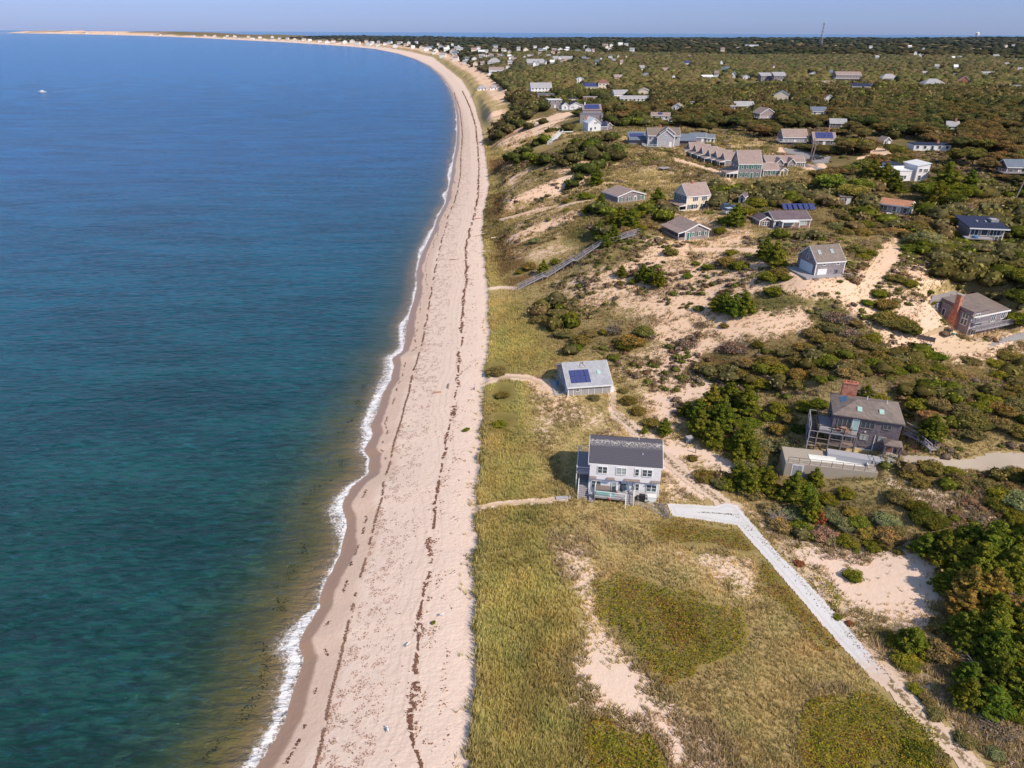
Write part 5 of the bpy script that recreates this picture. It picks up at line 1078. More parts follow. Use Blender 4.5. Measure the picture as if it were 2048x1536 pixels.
for f0 in (.04, .42):
    c = h.block(X0 + w * f0, X0 + w * f0 + 2.8, -1.6, 2.0, 2.4, 'gable', 'y', 1.4, 'greysh', 'tan', ov=.15, name='gable_wing'); h.win(c, 'front', 1.4, .8, .6, 1.0, 1)
for f in (.70, .90): h.win(b, 'front', 2.5 + w * f, .9, .7, .9, 1, shutter='green')
h.chimney(X0 + w * .45, d * .5, 3.9, 5.0, .6, .6, b)

# ================================================================== K: house with pergola
h = House('K', 'pergola_house', 'single storey brown house with a plum roof, white pergola and wide wooden deck', 'house'); w, d = h.w, h.d; X0 = -w / 2
b = h.block(X0, w / 2, 0, d, 2.3, 'gable', 'x', 1.4, 'redshingle', 'plum', ov=.25)
b2 = h.block(X0 - 3.4, X0 - .01, 1.0, d - 1.0, 2.0, 'gable', 'y', .9, 'redshingle', 'plum', ov=.2, name='west_wing'); h.win(b2, 'front', 1.6, .7, 1.8, 1.0, 3); h.win(b2, 'left', 2.4, .7, 2.6, 1.0, 4)
h.win(b, 'front', w * .08, .7, 1.0, 1.2, 1, pane='glasspale'); h.win(b, 'front', w * .36, .8, 3.8, .9, 4, pane='glasspale'); h.win(b, 'front', w * .80, .9, 1.9, .9, 3, pane='glasspale')
m = MB(); m.box(X0 + w * .12, X0 + w * .60, -2.4, -.3, 2.15, 2.3); m.make('pergola_roof', 'white', h.o)
for f in (.13, .59):
    MB().box(X0 + w * f - .12, X0 + w * f + .12, -2.3, -2.06, -.4, 2.148).make('pergola_post', 'white', h.o)
h.deck([(X0 - 5.6, 2.5), (X0 - 4.0, -.8), (X0 - .5, -2.2), (X0 + w * .12, -4.2), (X0 + w * .66, -3.6), (X0 + w * .66, -.01), (X0 - .01, -.01), (X0 - .01, .98), (X0 - 3.42, .98), (X0 - 3.42, 4.5), (X0 - 5.0, 4.5)], .12, legs='wood', posts=False, th=.35)
h.pipe(b, X0 + w * .62, d * .45, 3.5, .35); h.pipe(b2, X0 - 1.5, d * .4, 2.7, .4)
h.door(b, 'front', w * .02 + .6, .8, 1.9, 'navy', .1, 'glass')
# two rows of ground mounted panels behind it
for r_i, (xa, xb, ya, n, mt, lb, tilt) in enumerate([(1561, 1622, 411, 8, 'white', 'upper row of solar frames painted reflecting white on the grass', 1), (1564, 1628, 420, 6, 'solar', 'lower row of dark blue solar panels on the grass', 0)]):
    for k in range(n):
        x_, y_, z_ = on_ground(xa + (xb - xa) * (k + .5) / n, ya); wd = (xb - xa) / n * math.hypot(x_, y_) / FPX * .95
        o = empty('solar_rack', (x_, y_, z_ + .25), .04, ('solar rack painted reflecting white in the upper row on the grass' if r_i == 0 else 'dark blue solar rack in the lower row on the grass') + ' behind the pergola house', 'solar panel', lb)
        if r_i == 0: m = MB().prism([(0, 0), (.45, 1.45), (.4, 1.5), (-.06, .02)], 'x', -wd / 2, wd / 2)  # upper panels painted white in place of the light they reflect
        else: m = MB().prism([(-1.0, .1), (.9, 1.25), (.88, 1.32), (-1.02, .17)], 'x', -wd / 2, wd / 2)
        m.make('panel', mt, o); MB().box(-wd / 2 + .1, -wd / 2 + .18, .1, .18, -.5, .42 if r_i == 0 else .68).make('leg', 'grey', o); MB().box(wd / 2 - .18, wd / 2 - .1, .1, .18, -.5, .42 if r_i == 0 else .68).make('leg', 'grey', o)

# ================================================================== L, M, N, O
h = House('L', 'orange_roofed_house', 'low grey house with an orange brown roof among bushes', 'house'); w, d = h.w, h.d; X0 = -w / 2
b = h.block(X0, w / 2, 0, d, 2.5, 'gable', 'x', .9, 'greysh', 'orange', ov=.5)
for f in (.2, .5, .86): h.win(b, 'front', w * f, .7, .9, 1.2, 1)
h.door(b, 'front', w * .64, .9, 1.9, 'white', 0, 'glasspale'); h.win(b, 'right', d * .5, .9, 3.6, 1.1, 6, pane='glasspale'); MB().box(X0 + w * .3, X0 + w * .6, -2.0, -.01, -.4, .3).make('patio', 'white', h.o)
h = House('M', 'blue_roofed_house', 'modern grey house with a large dark blue low pitched roof near the right edge', 'house'); w, d = h.w, h.d; X0 = -w / 2
b = h.block(X0, w / 2, 0, d, 3.0, 'shed', 'x', .55, 'pinkgrey', 'blue', ov=.9, gov=.8, trim='white')
h.win(b, 'front', w * .12, 1.2, 1.6, 1.8, 2, bars=False); h.win(b, 'front', w * .42, 1.2, 1.3, 1.8, 1, bars=False); h.win(b, 'front', w * .74, 1.2, 2.2, 1.5, 3, bars=False); h.win(b, 'front', w * .88, .0, 1.5, 1.2, 2, bars=False)
h.win(b, 'right', d * .3, 1.3, 3.6, 1.3, 5, bars=False); h.win(b, 'right', d * .35, -.1, 2.4, 1.2, 3, bars=False)
h.deck([(X0 - 1.5, -.01), (X0 - 1.5, -2.2), (X0 + w * .6, -2.2), (X0 + w * .6, -.01)], .9, posts=True); m = MB(); m.cyl(X0 + .8, -1.4, .95, 1.35, .8, .7, 14); o = m.make('covered_pool', 'bluec'); o.parent = h.o
MB().box(w / 2 - 1.5, w / 2 + .2, d * .5, d * .75, 3.3, 4.1).make('roof_light_box', 'greyr', h.o)
for f in (.35, .62): h.onroof(b, f, f + .05, .5, .6, 'greyr', 'skylight', .2)
h = House('N', 'white_modern_house', 'white flat roofed modern house with white membrane roofs half hidden by dark trees', 'house'); w, d = h.w, h.d; X0 = -w / 2
b = h.block(X0, w / 2 - 4.2, .5, d, 3.3, 'flat', 'x', 0, 'pale', 'white', ov=.2, trim=None); b2 = h.block(w / 2 - 4.19, w / 2, -.5, d * .8, 4.9, 'shedx', 'x', .7, 'pale', 'white', ov=.2, trim=None, name='tower_wall')
b3 = h.block(X0 + 1.0, w / 2 - 5.5, d * .5, d + 2.5, 4.4, 'flat', 'x', 0, 'pale', 'blue', ov=.2, trim=None, name='rear_wall'); h.block(X0 - 3.6, X0 - .01, d * .3, d + 1.0, 3.0, 'flat', 'x', 0, 'pale', 'white', ov=.2, trim=None, name='west_wall')
h.win(b2, 'front', 1.2, 3.2, .9, .9, 1); h.win(b2, 'front', 3.0, 3.1, 1.2, .9, 2, pane='glass'); h.win(b2, 'front', 1.3, .6, .9, 1.4, 1); h.win(b, 'front', 2.5, .9, 1.6, 1.0, 2)
M['lightsh'] = courses('pale_grey_shingle', (.46, .43, .46), .15, .12)
h = House('O', 'gabled_grey_house', 'large grey house with white trimmed double gables and solar wings above the bluff', 'house'); w, d = h.w, h.d; X0 = -w / 2
b = h.block(X0, w / 2 - .4, 0, 3.2, 4.4, 'gable', 'y', 2.6, 'lightsh', 'umber', ov=.3); b2 = h.block(X0 - 3.4, w / 2 + 2.6, 3.21, d, 4.6, 'gable', 'x', 2.6, 'lightsh', 'umber', ov=.3, name='main_wall'); b3 = h.block(X0 + 1.2, w / 2 + .2, 2.0, 4.6, 5.6, 'gable', 'y', 2.2, 'lightsh', 'umber', z0=3.5, ov=.25, name='upper_gable')
h.win(b, 'front', w * .44, 3.5, 1.3, 1.3, 1, pane='glasspale'); h.win(b, 'front', w * .38, 1.6, .8, 1.0, 1, pane='glasspale'); h.win(b, 'front', w * .12, .5, 1.0, 1.7, 1, pane='glasspale'); h.door(b, 'front', w * .76, 1.0, 2.1, 'white', .2); h.win(b2, 'front', .9, .6, 1.1, 1.7, 1, pane='glasspale'); h.win(b2, 'front', .9, 3.0, 1.0, 1.1, 1); h.win(b2, 'front', w + 4.6, 3.0, 1.0, 1.1, 1)
h.deck([(X0 - 5.6, 4.0), (X0 - 4.4, -.6), (X0 - .02, -.9), (X0 - .02, 3.2), (X0 - 1.7, 4.0)], .5, rail=[0, 1], railm='white', bal=.2)
wg = h.block(X0 - 10.5, X0 - 3.6, 7.0, 13.5, 2.4, 'shed', 'x', 1.9, 'greysh', 'bluegrey', ov=.9, trim=None, name='solar_wing'); h.solar(wg, .06, .94, .30, .80, 6, 1, .28)
h.block(w / 2 + 2.8, w / 2 + 10.5, 6.5, 12.0, 2.2, 'shed', 'x', 1.5, 'dark', 'bluegrey', ov=.8, trim=None, name='east_wing'); h.chimney(X0 + 2.2, 8.0, 5.5, 8.0, .9, .9, b2)
o = MB().prism([(-2.4, -1.0), (2.4, -1.4), (2.8, 1.0), (-2.2, 1.2)], 'z', 0, .12).make('swimming_pool', 'aqua', h.o); o.location = (X0 - 9.5, 3.4, -.5)

# ================================================================== P: houses on the bluff top
h = House('P1', 'solar_tower_house', 'boxy grey house with a tower and two dark solar roofs', 'house'); w, d = h.w, h.d; X0 = -w / 2
b = h.block(X0, w / 2, 0, d * .45, 4.6, 'flat', 'x', 0, 'greysh', 'bluegrey', ov=.15, trim=None); b2 = h.block(X0 + 1.8, w / 2 - .5, d * .46, d * 1.1, 6.3, 'shed', 'x', 2.2, 'pinkgrey', 'tan', ov=.2, name='tower_wall', trim='tan')
h.solar(b2, .08, .92, .05, .95, 5, 2); h.win(b, 'front', w * .2, 2.4, .7, .9, 1, 'greysh', 'glasspale'); h.win(b, 'front', w * .53, 2.3, 1.4, 1.1, 2, 'greysh', 'glasspale'); h.win(b, 'front', w * .2, .2, .9, 1.7, 1, 'dark'); h.win(b, 'front', w * .88, 2.0, .6, 2.0, 1, 'dark'); h.chimney(X0 + 3.2, d * 1.0, 8.0, 9.6, .6, .6, b2, 'white')
h = House('P2', 'white_gabled_house', 'white gabled house with a dark solar side roof beside the lawn on the bluff', 'house'); w, d = h.w, h.d; X0 = -w / 2
b = h.block(X0, w / 2 - 1.6, 0, d, 3.9, 'gable', 'y', 2.2, 'white', 'white', ov=.2); h.win(b, 'front', w * .42, 3.6, .5, .8, 1); h.win(b, 'front', w * .54, 3.6, .5, .8, 1); h.win(b, 'front', w * .18, .6, 1.0, 1.3, 1); h.win(b, 'front', w * .45, 1.2, .8, 1.0, 1)
b2 = h.block(w / 2 - 1.59, w / 2 + 2.2, .8, d * .7, 2.2, 'gable', 'x', 1.9, 'greysh', 'blue', ov=.2, name='side_wing'); h.block(w / 2 + 2.21, w / 2 + 4.6, 1.4, d * .9, 2.6, 'gable', 'y', 1.3, 'greysh', 'brownr', ov=.2, name='rear_wing'); h.chimney(X0 + 1.0, d * .75, 4.5, 6.6, .6, .6, b)
h.deck([(X0 - 2.4, 2.2), (X0 - 2.4, -.7), (X0 + 1.5, -.9), (X0 + 1.5, -.01), (X0 - .01, -.01), (X0 - .01, 2.2)], .3, mat='bluec', rail=[0], railm='wood', bal=None)
h = House('P3', 'white_double_house', 'white house of two gabled parts on stilts left of the solar tower house', 'house'); w, d = h.w, h.d; X0 = -w / 2
b = h.block(X0 + w * .32, X0 + w * .86, 0, d, 3.3, 'gable', 'y', 1.7, 'white', 'blue', ov=.25); b2 = h.block(X0, X0 + w * .30, .4, d, 3.3, 'gable', 'y', 1.5, 'white', 'blue', ov=.2, name='west_wall'); b3 = h.block(X0 + w * .87, w / 2, 1.5, d, 2.6, 'flat', 'x', 0, 'white', 'blue', ov=.1, name='east_wall', trim=None)
for f in (.16, .30, .70): h.win(b, 'front', w * .54 * f + .3, 1.8, .55, .9, 1)
h.win(b2, 'front', w * .14, 1.6, .8, 1.0, 1); h.deck([(X0 - 2.0, 1.5), (X0 - 2.0, -1.2), (X0 + w * .8, -1.2), (X0 + w * .8, -.01), (X0 - .01, -.01), (X0 - .01, 1.5)], .9, rail=[0], railm='white', bal=None, below=1.6)

# ================================================================== the other houses of the hill, and the distant ones
for g_ in GEN:
    if g_[0] == 'g68': continue
    key, _, _, _, hpx, rpx, rt, ax, wm, rm, _, _, lab = g_
    h = House(key, 'house', lab, 'house'); w, d = h.w, h.d; X0 = -w / 2
    H_ = max(h.hp(hpx), 2.2); rise = max(.3, (rpx * h.mpp - (d / 2 if rt != 'shed' else d) * math.sin(h.th)) / math.cos(h.th)) if rt != 'flat' else 0
    rise = min(max(rise, .25 * min(w, d) / 2), .9 * (w if ax == 'y' else d) / 2) if rt in ('gable', 'hip') else rise
    b = h.block(X0, w / 2, 0, d, H_, rt, ax, rise, wm, rm, ov=.3, trim='white' if rt in ('gable',) else None)
    sto = 2 if H_ > 4.2 else 1; n = max(2, int(w / 2.6))
    for s_ in range(sto):
        for k in range(n):
            if s_ == 0 and k == n // 2: h.door(b, 'front', w * (k + .5) / n, .9, 1.9, 'navy' if wm in ('white', 'cream', 'pale') else 'white'); continue
            h.win(b, 'front', w * (k + .5) / n, .8 + s_ * H_ * .5, min(1.0, w / n * .5), 1.1, 1, bars=False)
    if key in ('g1', 'g38', 'g46'): h.solar(b, .1, .9, .1, .92, 4, 2)
    if key in ('g31',): h.solar(b, .35, .6, .2, .85, 2, 1)
    if key in ('g25', 'g11', 'g2', 'g15', 'g1', 'g56'): h.chimney(X0 + w * .72, d * .5, H_ + rise - .5, H_ + rise + 1.3, .8, .8, b)
    if key in ('g0', 'g4', 'g16', 'g11', 'g26'):
        h.deck([(X0 - 1.8, d * .5), (X0 - 1.8, -1.8), (w / 2 * .9, -1.8), (w / 2 * .9, -.01), (X0 - .01, -.01), (X0 - .01, d * .5)], H_ * .45, rail=[0, 1], railm='white' if key != 'g26' else 'deck', bal=None, below=H_ * .45)
h = House('shedK', 'garden_shed', 'old grey and white garden shed under the yellow trees', 'shed'); h.block(-h.w / 2, h.w / 2, 0, h.d, 2.0, 'shed', 'x', .3, 'greysh', 'umber', ov=.15, trim=None); 
h.o['label'] = 'old grey and white garden shed under the yellow trees'; b_ = dict(x0=-h.w / 2, x1=h.w / 2, y0=0, y1=h.d, h=2, rise=0); h.win(b_, 'front', h.w * .25, .8, .6, .7, 1); h.door(b_, 'front', h.w * .75, 1.0, 1.7, 'white')
h = House('shedG', 'garden_shed', 'little grey shed with a white trimmed gable above the two parked cars', 'shed'); b_ = h.block(-h.w / 2, h.w / 2, 0, h.d, 2.1, 'gable', 'y', .9, 'greysh', 'plum', ov=.15); h.door(b_, 'front', h.w * .5, .7, 1.8, 'navy')
fl = [('white', 'greyr'), ('white', 'tan'), ('cream', 'tan'), ('pale', 'greyr'), ('white', 'bluegrey'), ('white', 'white')]
for i, (x_, y_, z_, wd) in enumerate(FARS):
    wm, rm = fl[(i * 7 + i // 3) % 6]; zz = z_ + (2.5 if y_ > 1500 else .8)
    cn = {'white': 'white', 'cream': 'cream', 'pale': 'pale grey'}[wm]; rn = {'greyr': 'grey', 'tan': 'tan', 'bluegrey': 'blue grey', 'white': 'white'}[rm]
    zone = 'strung along the far curving shore' if FARH[i][0] < 880 else 'above the curve of the beach' if FARH[i][0] < 1300 else 'scattered on the distant wooded hill'
    lab = 'tiny %s house with a %s roof %s' % (cn, rn, zone)
    o = empty('distant_house', (x_, y_, zz), rnd.uniform(-.4, .4), lab, 'house', lab)
    W_ = MB(); ax = 'x' if i % 3 else 'y'; hw = wd / 2; dd_ = wd * .35; hh = max(3.2, wd * .28); rs = max(2.0, wd * .2)
    if ax == 'x': W_.prism([(-dd_, -4), (dd_, -4), (dd_, hh), (0, hh + rs), (-dd_, hh)], 'x', -hw, hw); Rr = MB().prism([(-dd_ - .5, hh - .4), (0, hh + rs + .1), (dd_ + .5, hh - .4), (dd_ + .5, hh - .1), (0, hh + rs + .5), (-dd_ - .5, hh - .1)], 'x', -hw - .4, hw + .4)
    else: W_.prism([(-hw, -4), (hw, -4), (hw, hh), (0, hh + rs * 1.5), (-hw, hh)], 'y', -dd_, dd_); Rr = MB().prism([(-hw - .5, hh - .4), (0, hh + rs * 1.5 + .1), (hw + .5, hh - .4), (hw + .5, hh), (0, hh + rs * 1.5 + .5), (-hw - .5, hh)], 'y', -dd_ - .4, dd_ + .4)
    W_.make('wall', wm, o); Rr.make('roof', rm, o)
# ------------------------------------------------------------------ drives, tracks and paths: sheets laid on the ground
def og(px, py):
    """photo pixel -> ground point, by marching the finished terrain sheet"""
    v = ray(px, py); ts = np.concatenate([np.arange(30, 500, .5), 500 * 1.003 ** np.arange(0, 1090)])
    xs = v[0] * ts / abs(v[1]); zs = CAMZ + v[2] * ts / abs(v[1]); h = np.maximum(gz(xs, ts), 0)
    k = int(np.argmax(zs < h)); k = len(ts) - 1 if k == 0 else k
    a0 = zs[k - 1] - h[k - 1]; a1 = zs[k] - h[k]; a = min(max(a0 / (a0 - a1 + 1e-9), 0), 1); t = ts[k - 1] + (ts[k] - ts[k - 1]) * a
    return v[0] * t / abs(v[1]), t, float(max(gz(v[0] * t / abs(v[1]), t), 0))
def gmat(name, fn, rough=.95, bump=.05):
    t = NT(name); c = fn(t); b = t.bump(t.noise(5, 4, .65), bump, .8); return t.pbr(c, rough, .1, b)
def track_col(t):
    o = t.attr('off'); nf = t.noise(2.2, 4, .65)
    sandc = t.mix(t.noise(.8, 3), (.66, .48, .36), (.78, .59, .46))
    mid = t.m('MULTIPLY', t.step(o, .62, .35), t.step(nf, .44, .56))
    c = t.mix(mid, sandc, t.mix(t.noise(7, 2), (.16, .115, .055), (.30, .21, .11)))
    return t.mix(t.m('MULTIPLY', t.step(t.noise(9, 2), .62, .7), .5), c, (.33, .22, .14))
def shell_edge(t, white):
    sp = t.n('ShaderNodeSeparateXYZ'); t.put(sp.inputs[0], t.pos()); n = t.m('MULTIPLY', t.m('SUBTRACT', t.noise(1.6, 4, .65), .5), 1.0)
    e = t.m('MULTIPLY', t.step(t.m('ADD', t.attr('off'), n), .02, .30), t.step(t.m('ADD', sp.outputs[1], t.m('MULTIPLY', n, 5.0)), 52.0, 56.5))
    rut = t.step(t.m('ABSOLUTE', t.m('SUBTRACT', t.attr('off'), .75)), .22, .08)
    w2 = t.mix(t.m('MULTIPLY', rut, .28), white, (.50, .45, .42))
    return t.mix(e, t.mix(t.noise(2.5, 3), (.62, .46, .35), (.74, .57, .45)), w2)
MS = dict(
 shell=gmat('white_crushed_shell', lambda t: shell_edge(t, t.mix(t.m('MULTIPLY', t.step(t.noise(1.2, 5, .65), .52, .70), .45), t.mix(t.noise(.25, 3), (.76, .73, .72), (.68, .645, .63)), (.56, .50, .47)))),
 track=gmat('rutted_sand', track_col),
 concrete=gmat('poured_concrete', lambda t: t.mix(t.noise(.3, 4, .6), (.44, .35, .27), (.56, .46, .37)), bump=.01),
 gravel=gmat('grey_gravel', lambda t: t.mix(t.noise(3, 4, .7), (.26, .235, .23), (.46, .42, .40))),
 asphalt=gmat('grey_asphalt', lambda t: t.mix(t.noise(.4, 4, .6), (.22, .21, .22), (.40, .37, .35))),
 yard=gmat('flattened_yard_sand', lambda t: t.mix(t.noise(.4, 4, .6), (.60, .42, .27), (.72, .53, .37))),
 brick=gmat('red_brick_paving', lambda t: t.mix(t.noise(4, 3), (.36, .15, .09), (.50, .24, .15)), bump=.01),
 lawn=gmat('mown_lawn', lambda t: t.mix(t.noise(1.5, 4), (.14, .13, .035), (.24, .19, .06))))
def drape(name, label, wp, mat, step=.35, lift=.05, jag=.25, line=None, width=1.3, kind='structure'):
    wp = [tuple(p) for p in wp]
    if line: xs = [p[0] for p in wp]; ys = [p[1] for p in wp]; pad = width + 1
    else: xs = [p[0] for p in wp]; ys = [p[1] for p in wp]; pad = .5
    X = np.arange(min(xs) - pad, max(xs) + pad, step); Y_ = np.arange(min(ys) - pad, max(ys) + pad, step); gx_, gy_ = np.meshgrid(X, Y_)
    if line:
        d = line_d(gx_, gy_, wp); ins = width - d; off = d
    else: ins = poly_sd(gx_, gy_, wp, 50); off = ins
    ins = ins + (vnoise(gx_, gy_, .8, 7) - .5) * jag * 2
    live = ins > 0; c = live[:-1, :-1] & live[1:, :-1] & live[:-1, 1:] & live[1:, 1:]
    ix = np.arange(gx_.size).reshape(gx_.shape); F_ = np.stack([ix[:-1, :-1][c], ix[:-1, 1:][c], ix[1:, 1:][c], ix[1:, :-1][c]], 1)
    used = np.unique(F_); mp = -np.ones(gx_.size, int); mp[used] = np.arange(len(used))
    Vx = gx_.ravel()[used]; Vy = gy_.ravel()[used]; Vz = gz(Vx, Vy) + lift
    o = mesh_np(name, np.stack([Vx, Vy, Vz], 1), mp[F_], mat, True, {'off': off.ravel()[used]})
    if kind: o['kind'] = kind
    else: o['label'] = label; o['category'] = name.split('_')[-1]
    return o
P2 = lambda L: [og(*p)[:2] for p in L]
drape('shell_driveway', '', P2(SHELL), MS['shell'], .15, .06, .10)
TW1 = P2([(1232, 828), (1262, 852), (1290, 878), (1330, 914), (1385, 962), (1425, 990), (1462, 1020)]); TW2 = P2(TRACK2)
drape('sand_track', '', TW1, MS['track'], .3, .05, .2, True, 1.35)
drape('sand_track', '', TW2, MS['track'], .3, .05, .2, True, 1.35)
TW3 = P2([(1475, 1008), (1510, 1030), (1560, 1085), (1600, 1130), (1700, 1235), (1790, 1350)])
drape('sandy_verge', '', TW3, MS['yard'], .3, .035, .5, True, .9)
drape('concrete_driveway', '', P2([(1790, 905), (1870, 914), (1925, 919), (1960, 911), (1990, 903), (2048, 906), (2120, 915), (2120, 958), (2048, 946), (2010, 947), (1940, 941), (1880, 937), (1795, 925)]), MS['concrete'], .3, .07, .05)
drape('driveway', '', P2(DRIVE_D), MS['asphalt'], .5, .09, .1)
drape('sandy_yard', '', P2([(1838, 680), (1880, 664), (1900, 672), (1945, 676), (1990, 688), (2005, 690), (1960, 706), (1900, 715), (1858, 694)]), MS['yard'], .4, .05, .3)
drape('parking_court', '', P2([(1562, 296), (1600, 300), (1665, 312), (1660, 326), (1632, 330), (1612, 318), (1570, 306)]), MS['asphalt'], .8, .09, .2)
drape('lane', '', P2([(1612, 322), (1640, 335), (1700, 352), (1712, 362), (1690, 362), (1640, 346), (1605, 332)]), MS['asphalt'], .8, .1, .2)
drape('stone_patio', '', P2([(1250, 1001), (1332, 1007), (1346, 1036), (1332, 1040), (1300, 1020), (1262, 1008)]), MS['gravel'], .25, .06, .05)
drape('gravel_path', '', P2([(1419, 401), (1450, 402), (1477, 409), (1478, 420), (1455, 416), (1425, 408)]), MS['gravel'], .5, .07, .1)
drape('brick_path', '', P2([(1804, 890), (1842, 893), (1850, 905), (1806, 905)]), MS['brick'], .3, .07, .04)
drape('lawn', '', P2([(1120, 250), (1165, 243), (1172, 262), (1140, 270), (1118, 265)]), MS['lawn'], .8, .1, .4)
drape('dirt_road', '', P2([(1150, 192), (1166, 183), (1176, 176), (1172, 172), (1156, 182), (1142, 190)]), MS['asphalt'], 1.2, .12, .3)
drape('driveway', '', P2([(1925, 424), (1960, 420), (1985, 424), (1990, 434), (1935, 434)]), MS['asphalt'], .8, .1, .2)
for k, L in enumerate([[(948, 1019), (1000, 1008), (1060, 1004), (1112, 998)], [(966, 768), (1010, 753), (1060, 757), (1085, 768)], [(1350, 318), (1400, 335), (1440, 350), (1468, 368), (1475, 380), (1450, 398)], [(1225, 785), (1228, 815), (1245, 838)], [(1000, 442), (1050, 428), (1110, 412)]]):
    drape('sand_path', '', P2(L), MS['yard'], .25, .05, .25, True, [.5, .55, .6, .5, .45][k])

# ------------------------------------------------------------------ beach stairs
def stairway(name, label, a, b, nf, mat='deck', wd=1.1, lift=.7, rails=True, group=None):
    A = np.array(og(*a)); B = np.array(og(*b)); A[2] = gz(A[0], A[1]) + .15; B[2] = gz(B[0], B[1]) + lift
    ang = math.atan2(B[1] - A[1], B[0] - A[0]); L = math.hypot(B[0] - A[0], B[1] - A[1]); H_ = B[2] - A[2]
    o = empty(name, tuple(A), ang, label, 'stairway', group)
    hs = []
    for k in range(nf + 1):
        t = k / nf; g_ = gz(A[0] + (B[0] - A[0]) * t, A[1] + (B[1] - A[1]) * t) - A[2]
        hs.append(max(H_ * t * .0 + g_ + lift * min(1, t * 4), 0.1))
    hs[0] = .1
    for k in range(nf):
        x0, x1 = L * k / nf, L * (k + 1) / nf - (1.2 if k < nf - 1 else 0); z0, z1 = hs[k], hs[k + 1]
        n = max(3, int((x1 - x0) / .34)); m = MB()
        for q in range(n): xx = x0 + (x1 - x0) * q / n; zz = z0 + (z1 - z0) * (q + .5) / n; m.box(xx, xx + (x1 - x0) / n * .92, -wd / 2, wd / 2, zz - .05, zz)
        for s_ in (-1, 1): m.bar((x0, s_ * wd / 2, z0 - .1), (x1, s_ * wd / 2, z1 - .1), .05, .13)
        m.make('stair_flight', mat, o)
        if k < nf - 1: MB().box(x1 + .002, x1 + 1.2, -wd / 2 - .15, wd / 2 + .15, z1 - .14, z1).make('landing', mat, o)
        if rails:
            for s_ in (-1, 1):
                m = MB(); np_ = max(2, int((x1 - x0) / 1.7))
                for q in range(np_ + 1): xx = x0 + (x1 - x0) * q / np_; zz = z0 + (z1 - z0) * q / np_; m.box(xx - .05, xx + .05, s_ * (wd / 2 + .06) - .04, s_ * (wd / 2 + .06) + .04, zz - 1.1, zz + .95)
                m.bar((x0, s_ * (wd / 2 + .06), z0 + .98), (x1 + 1.1, s_ * (wd / 2 + .06), z1 + .98), .07, .035); m.bar((x0, s_ * (wd / 2 + .06), z0 + .5), (x1, s_ * (wd / 2 + .06), z1 + .5), .06, .02); m.make('handrail', mat, o)
    return o
stairway('beach_stairway', 'long grey wooden stairway climbing the bluff toward the screened porch cottage', (1036, 578), (1270, 474), 4, wd=1.3, lift=1.0)
stairway('beach_stairway', 'pale grey walkway climbing the bluff below the white house on stilts', (976, 284), (1068, 232), 3, 'palegrey', 1.3, 1.0)
stairway('beach_stairway', 'orange brown wooden stairway on the bluff below the pale walkway', (986, 296), (1056, 254), 3, 'tanw', 1.2, .8)
stairway('beach_stairway', 'white wooden steps leading up to the lawn on the bluff', (1098, 290), (1122, 268), 1, 'white', 1.6, .9)
stairway('garden_steps', 'curving wooden boardwalk with railings right of the shingled house', (1868, 903), (1812, 872), 2, 'deck', 1.2, .5)
MB_ = MB
def put(o, px, py, dz=0, ang=0):
    x, y, z = og(px, py); o.location = (x, y, z + dz); o.rotation_euler = (0, 0, ang); return o
o = MB().box(-2.0, 2.0, -1.4, 1.4, 0, .15).make('wooden_platform', 'deck'); put(o, 1328, 340, .7, .5); o['label'] = 'low grey wooden platform alone on the grassy slope'; o['category'] = 'platform'
o = MB().box(-2.6, 2.6, -.9, .9, 0, .12).make('white_deck', 'white'); put(o, 1135, 268, 1.0, .1); o['label'] = 'white deck at the top of the white steps'; o['category'] = 'deck'
o = MB().box(-1.1, 1.1, -.35, .35, -.3, .12).make('boardwalk_section', 'patio'); put(o, 1127, 996, 0, .1); o['label'] = 'short grey boardwalk at the inner end of the lower beach path'; o['category'] = 'boardwalk'
# rail beside the patio
x0, y0, z0 = og(1318, 1012); x1, y1, z1 = og(1337, 1037); L = math.hypot(x1 - x0, y1 - y0); m = MB()
for k in range(3): m.box(L * k / 2 - .06, L * k / 2 + .06, -.06, .06, -.3, .9)
m.bar((0, 0, .8), (L, 0, .8), .05); m.bar((0, 0, .4), (L, 0, .4), .05); o = m.make('rail_fence', 'wood'); o.location = (x0, y0, z0); o.rotation_euler = (0, 0, math.atan2(y1 - y0, x1 - x0)); o['label'] = 'dark wooden rail between the stone patio and the white driveway'; o['category'] = 'fence'
o = put(empty('utility_box', (0, 0, 0), 0, 'green grey utility box on the sand beside the two rut track', 'utility box'), 1378, 884, 0, .3); MB().box(-.5, .5, -.4, .4, 0, .9).make('cabinet', 'bluegrey', o); MB().box(-.55, .55, -.45, .45, .902, .98).make('lid', 'greyr', o)
for k, (a, b) in enumerate([((1366, 868), 1.0), ((1372, 893), 1.1), ((1391, 906), 1.3)]):
    o = MB().box(-.06, .06, -.06, .06, -.4, b).make('wooden_post', 'wood'); put(o, *a); o['label'] = ['leaning post behind', 'thin post in front of', 'tallest post just right of'][k] + ' the green grey utility box'; o['category'] = 'post'
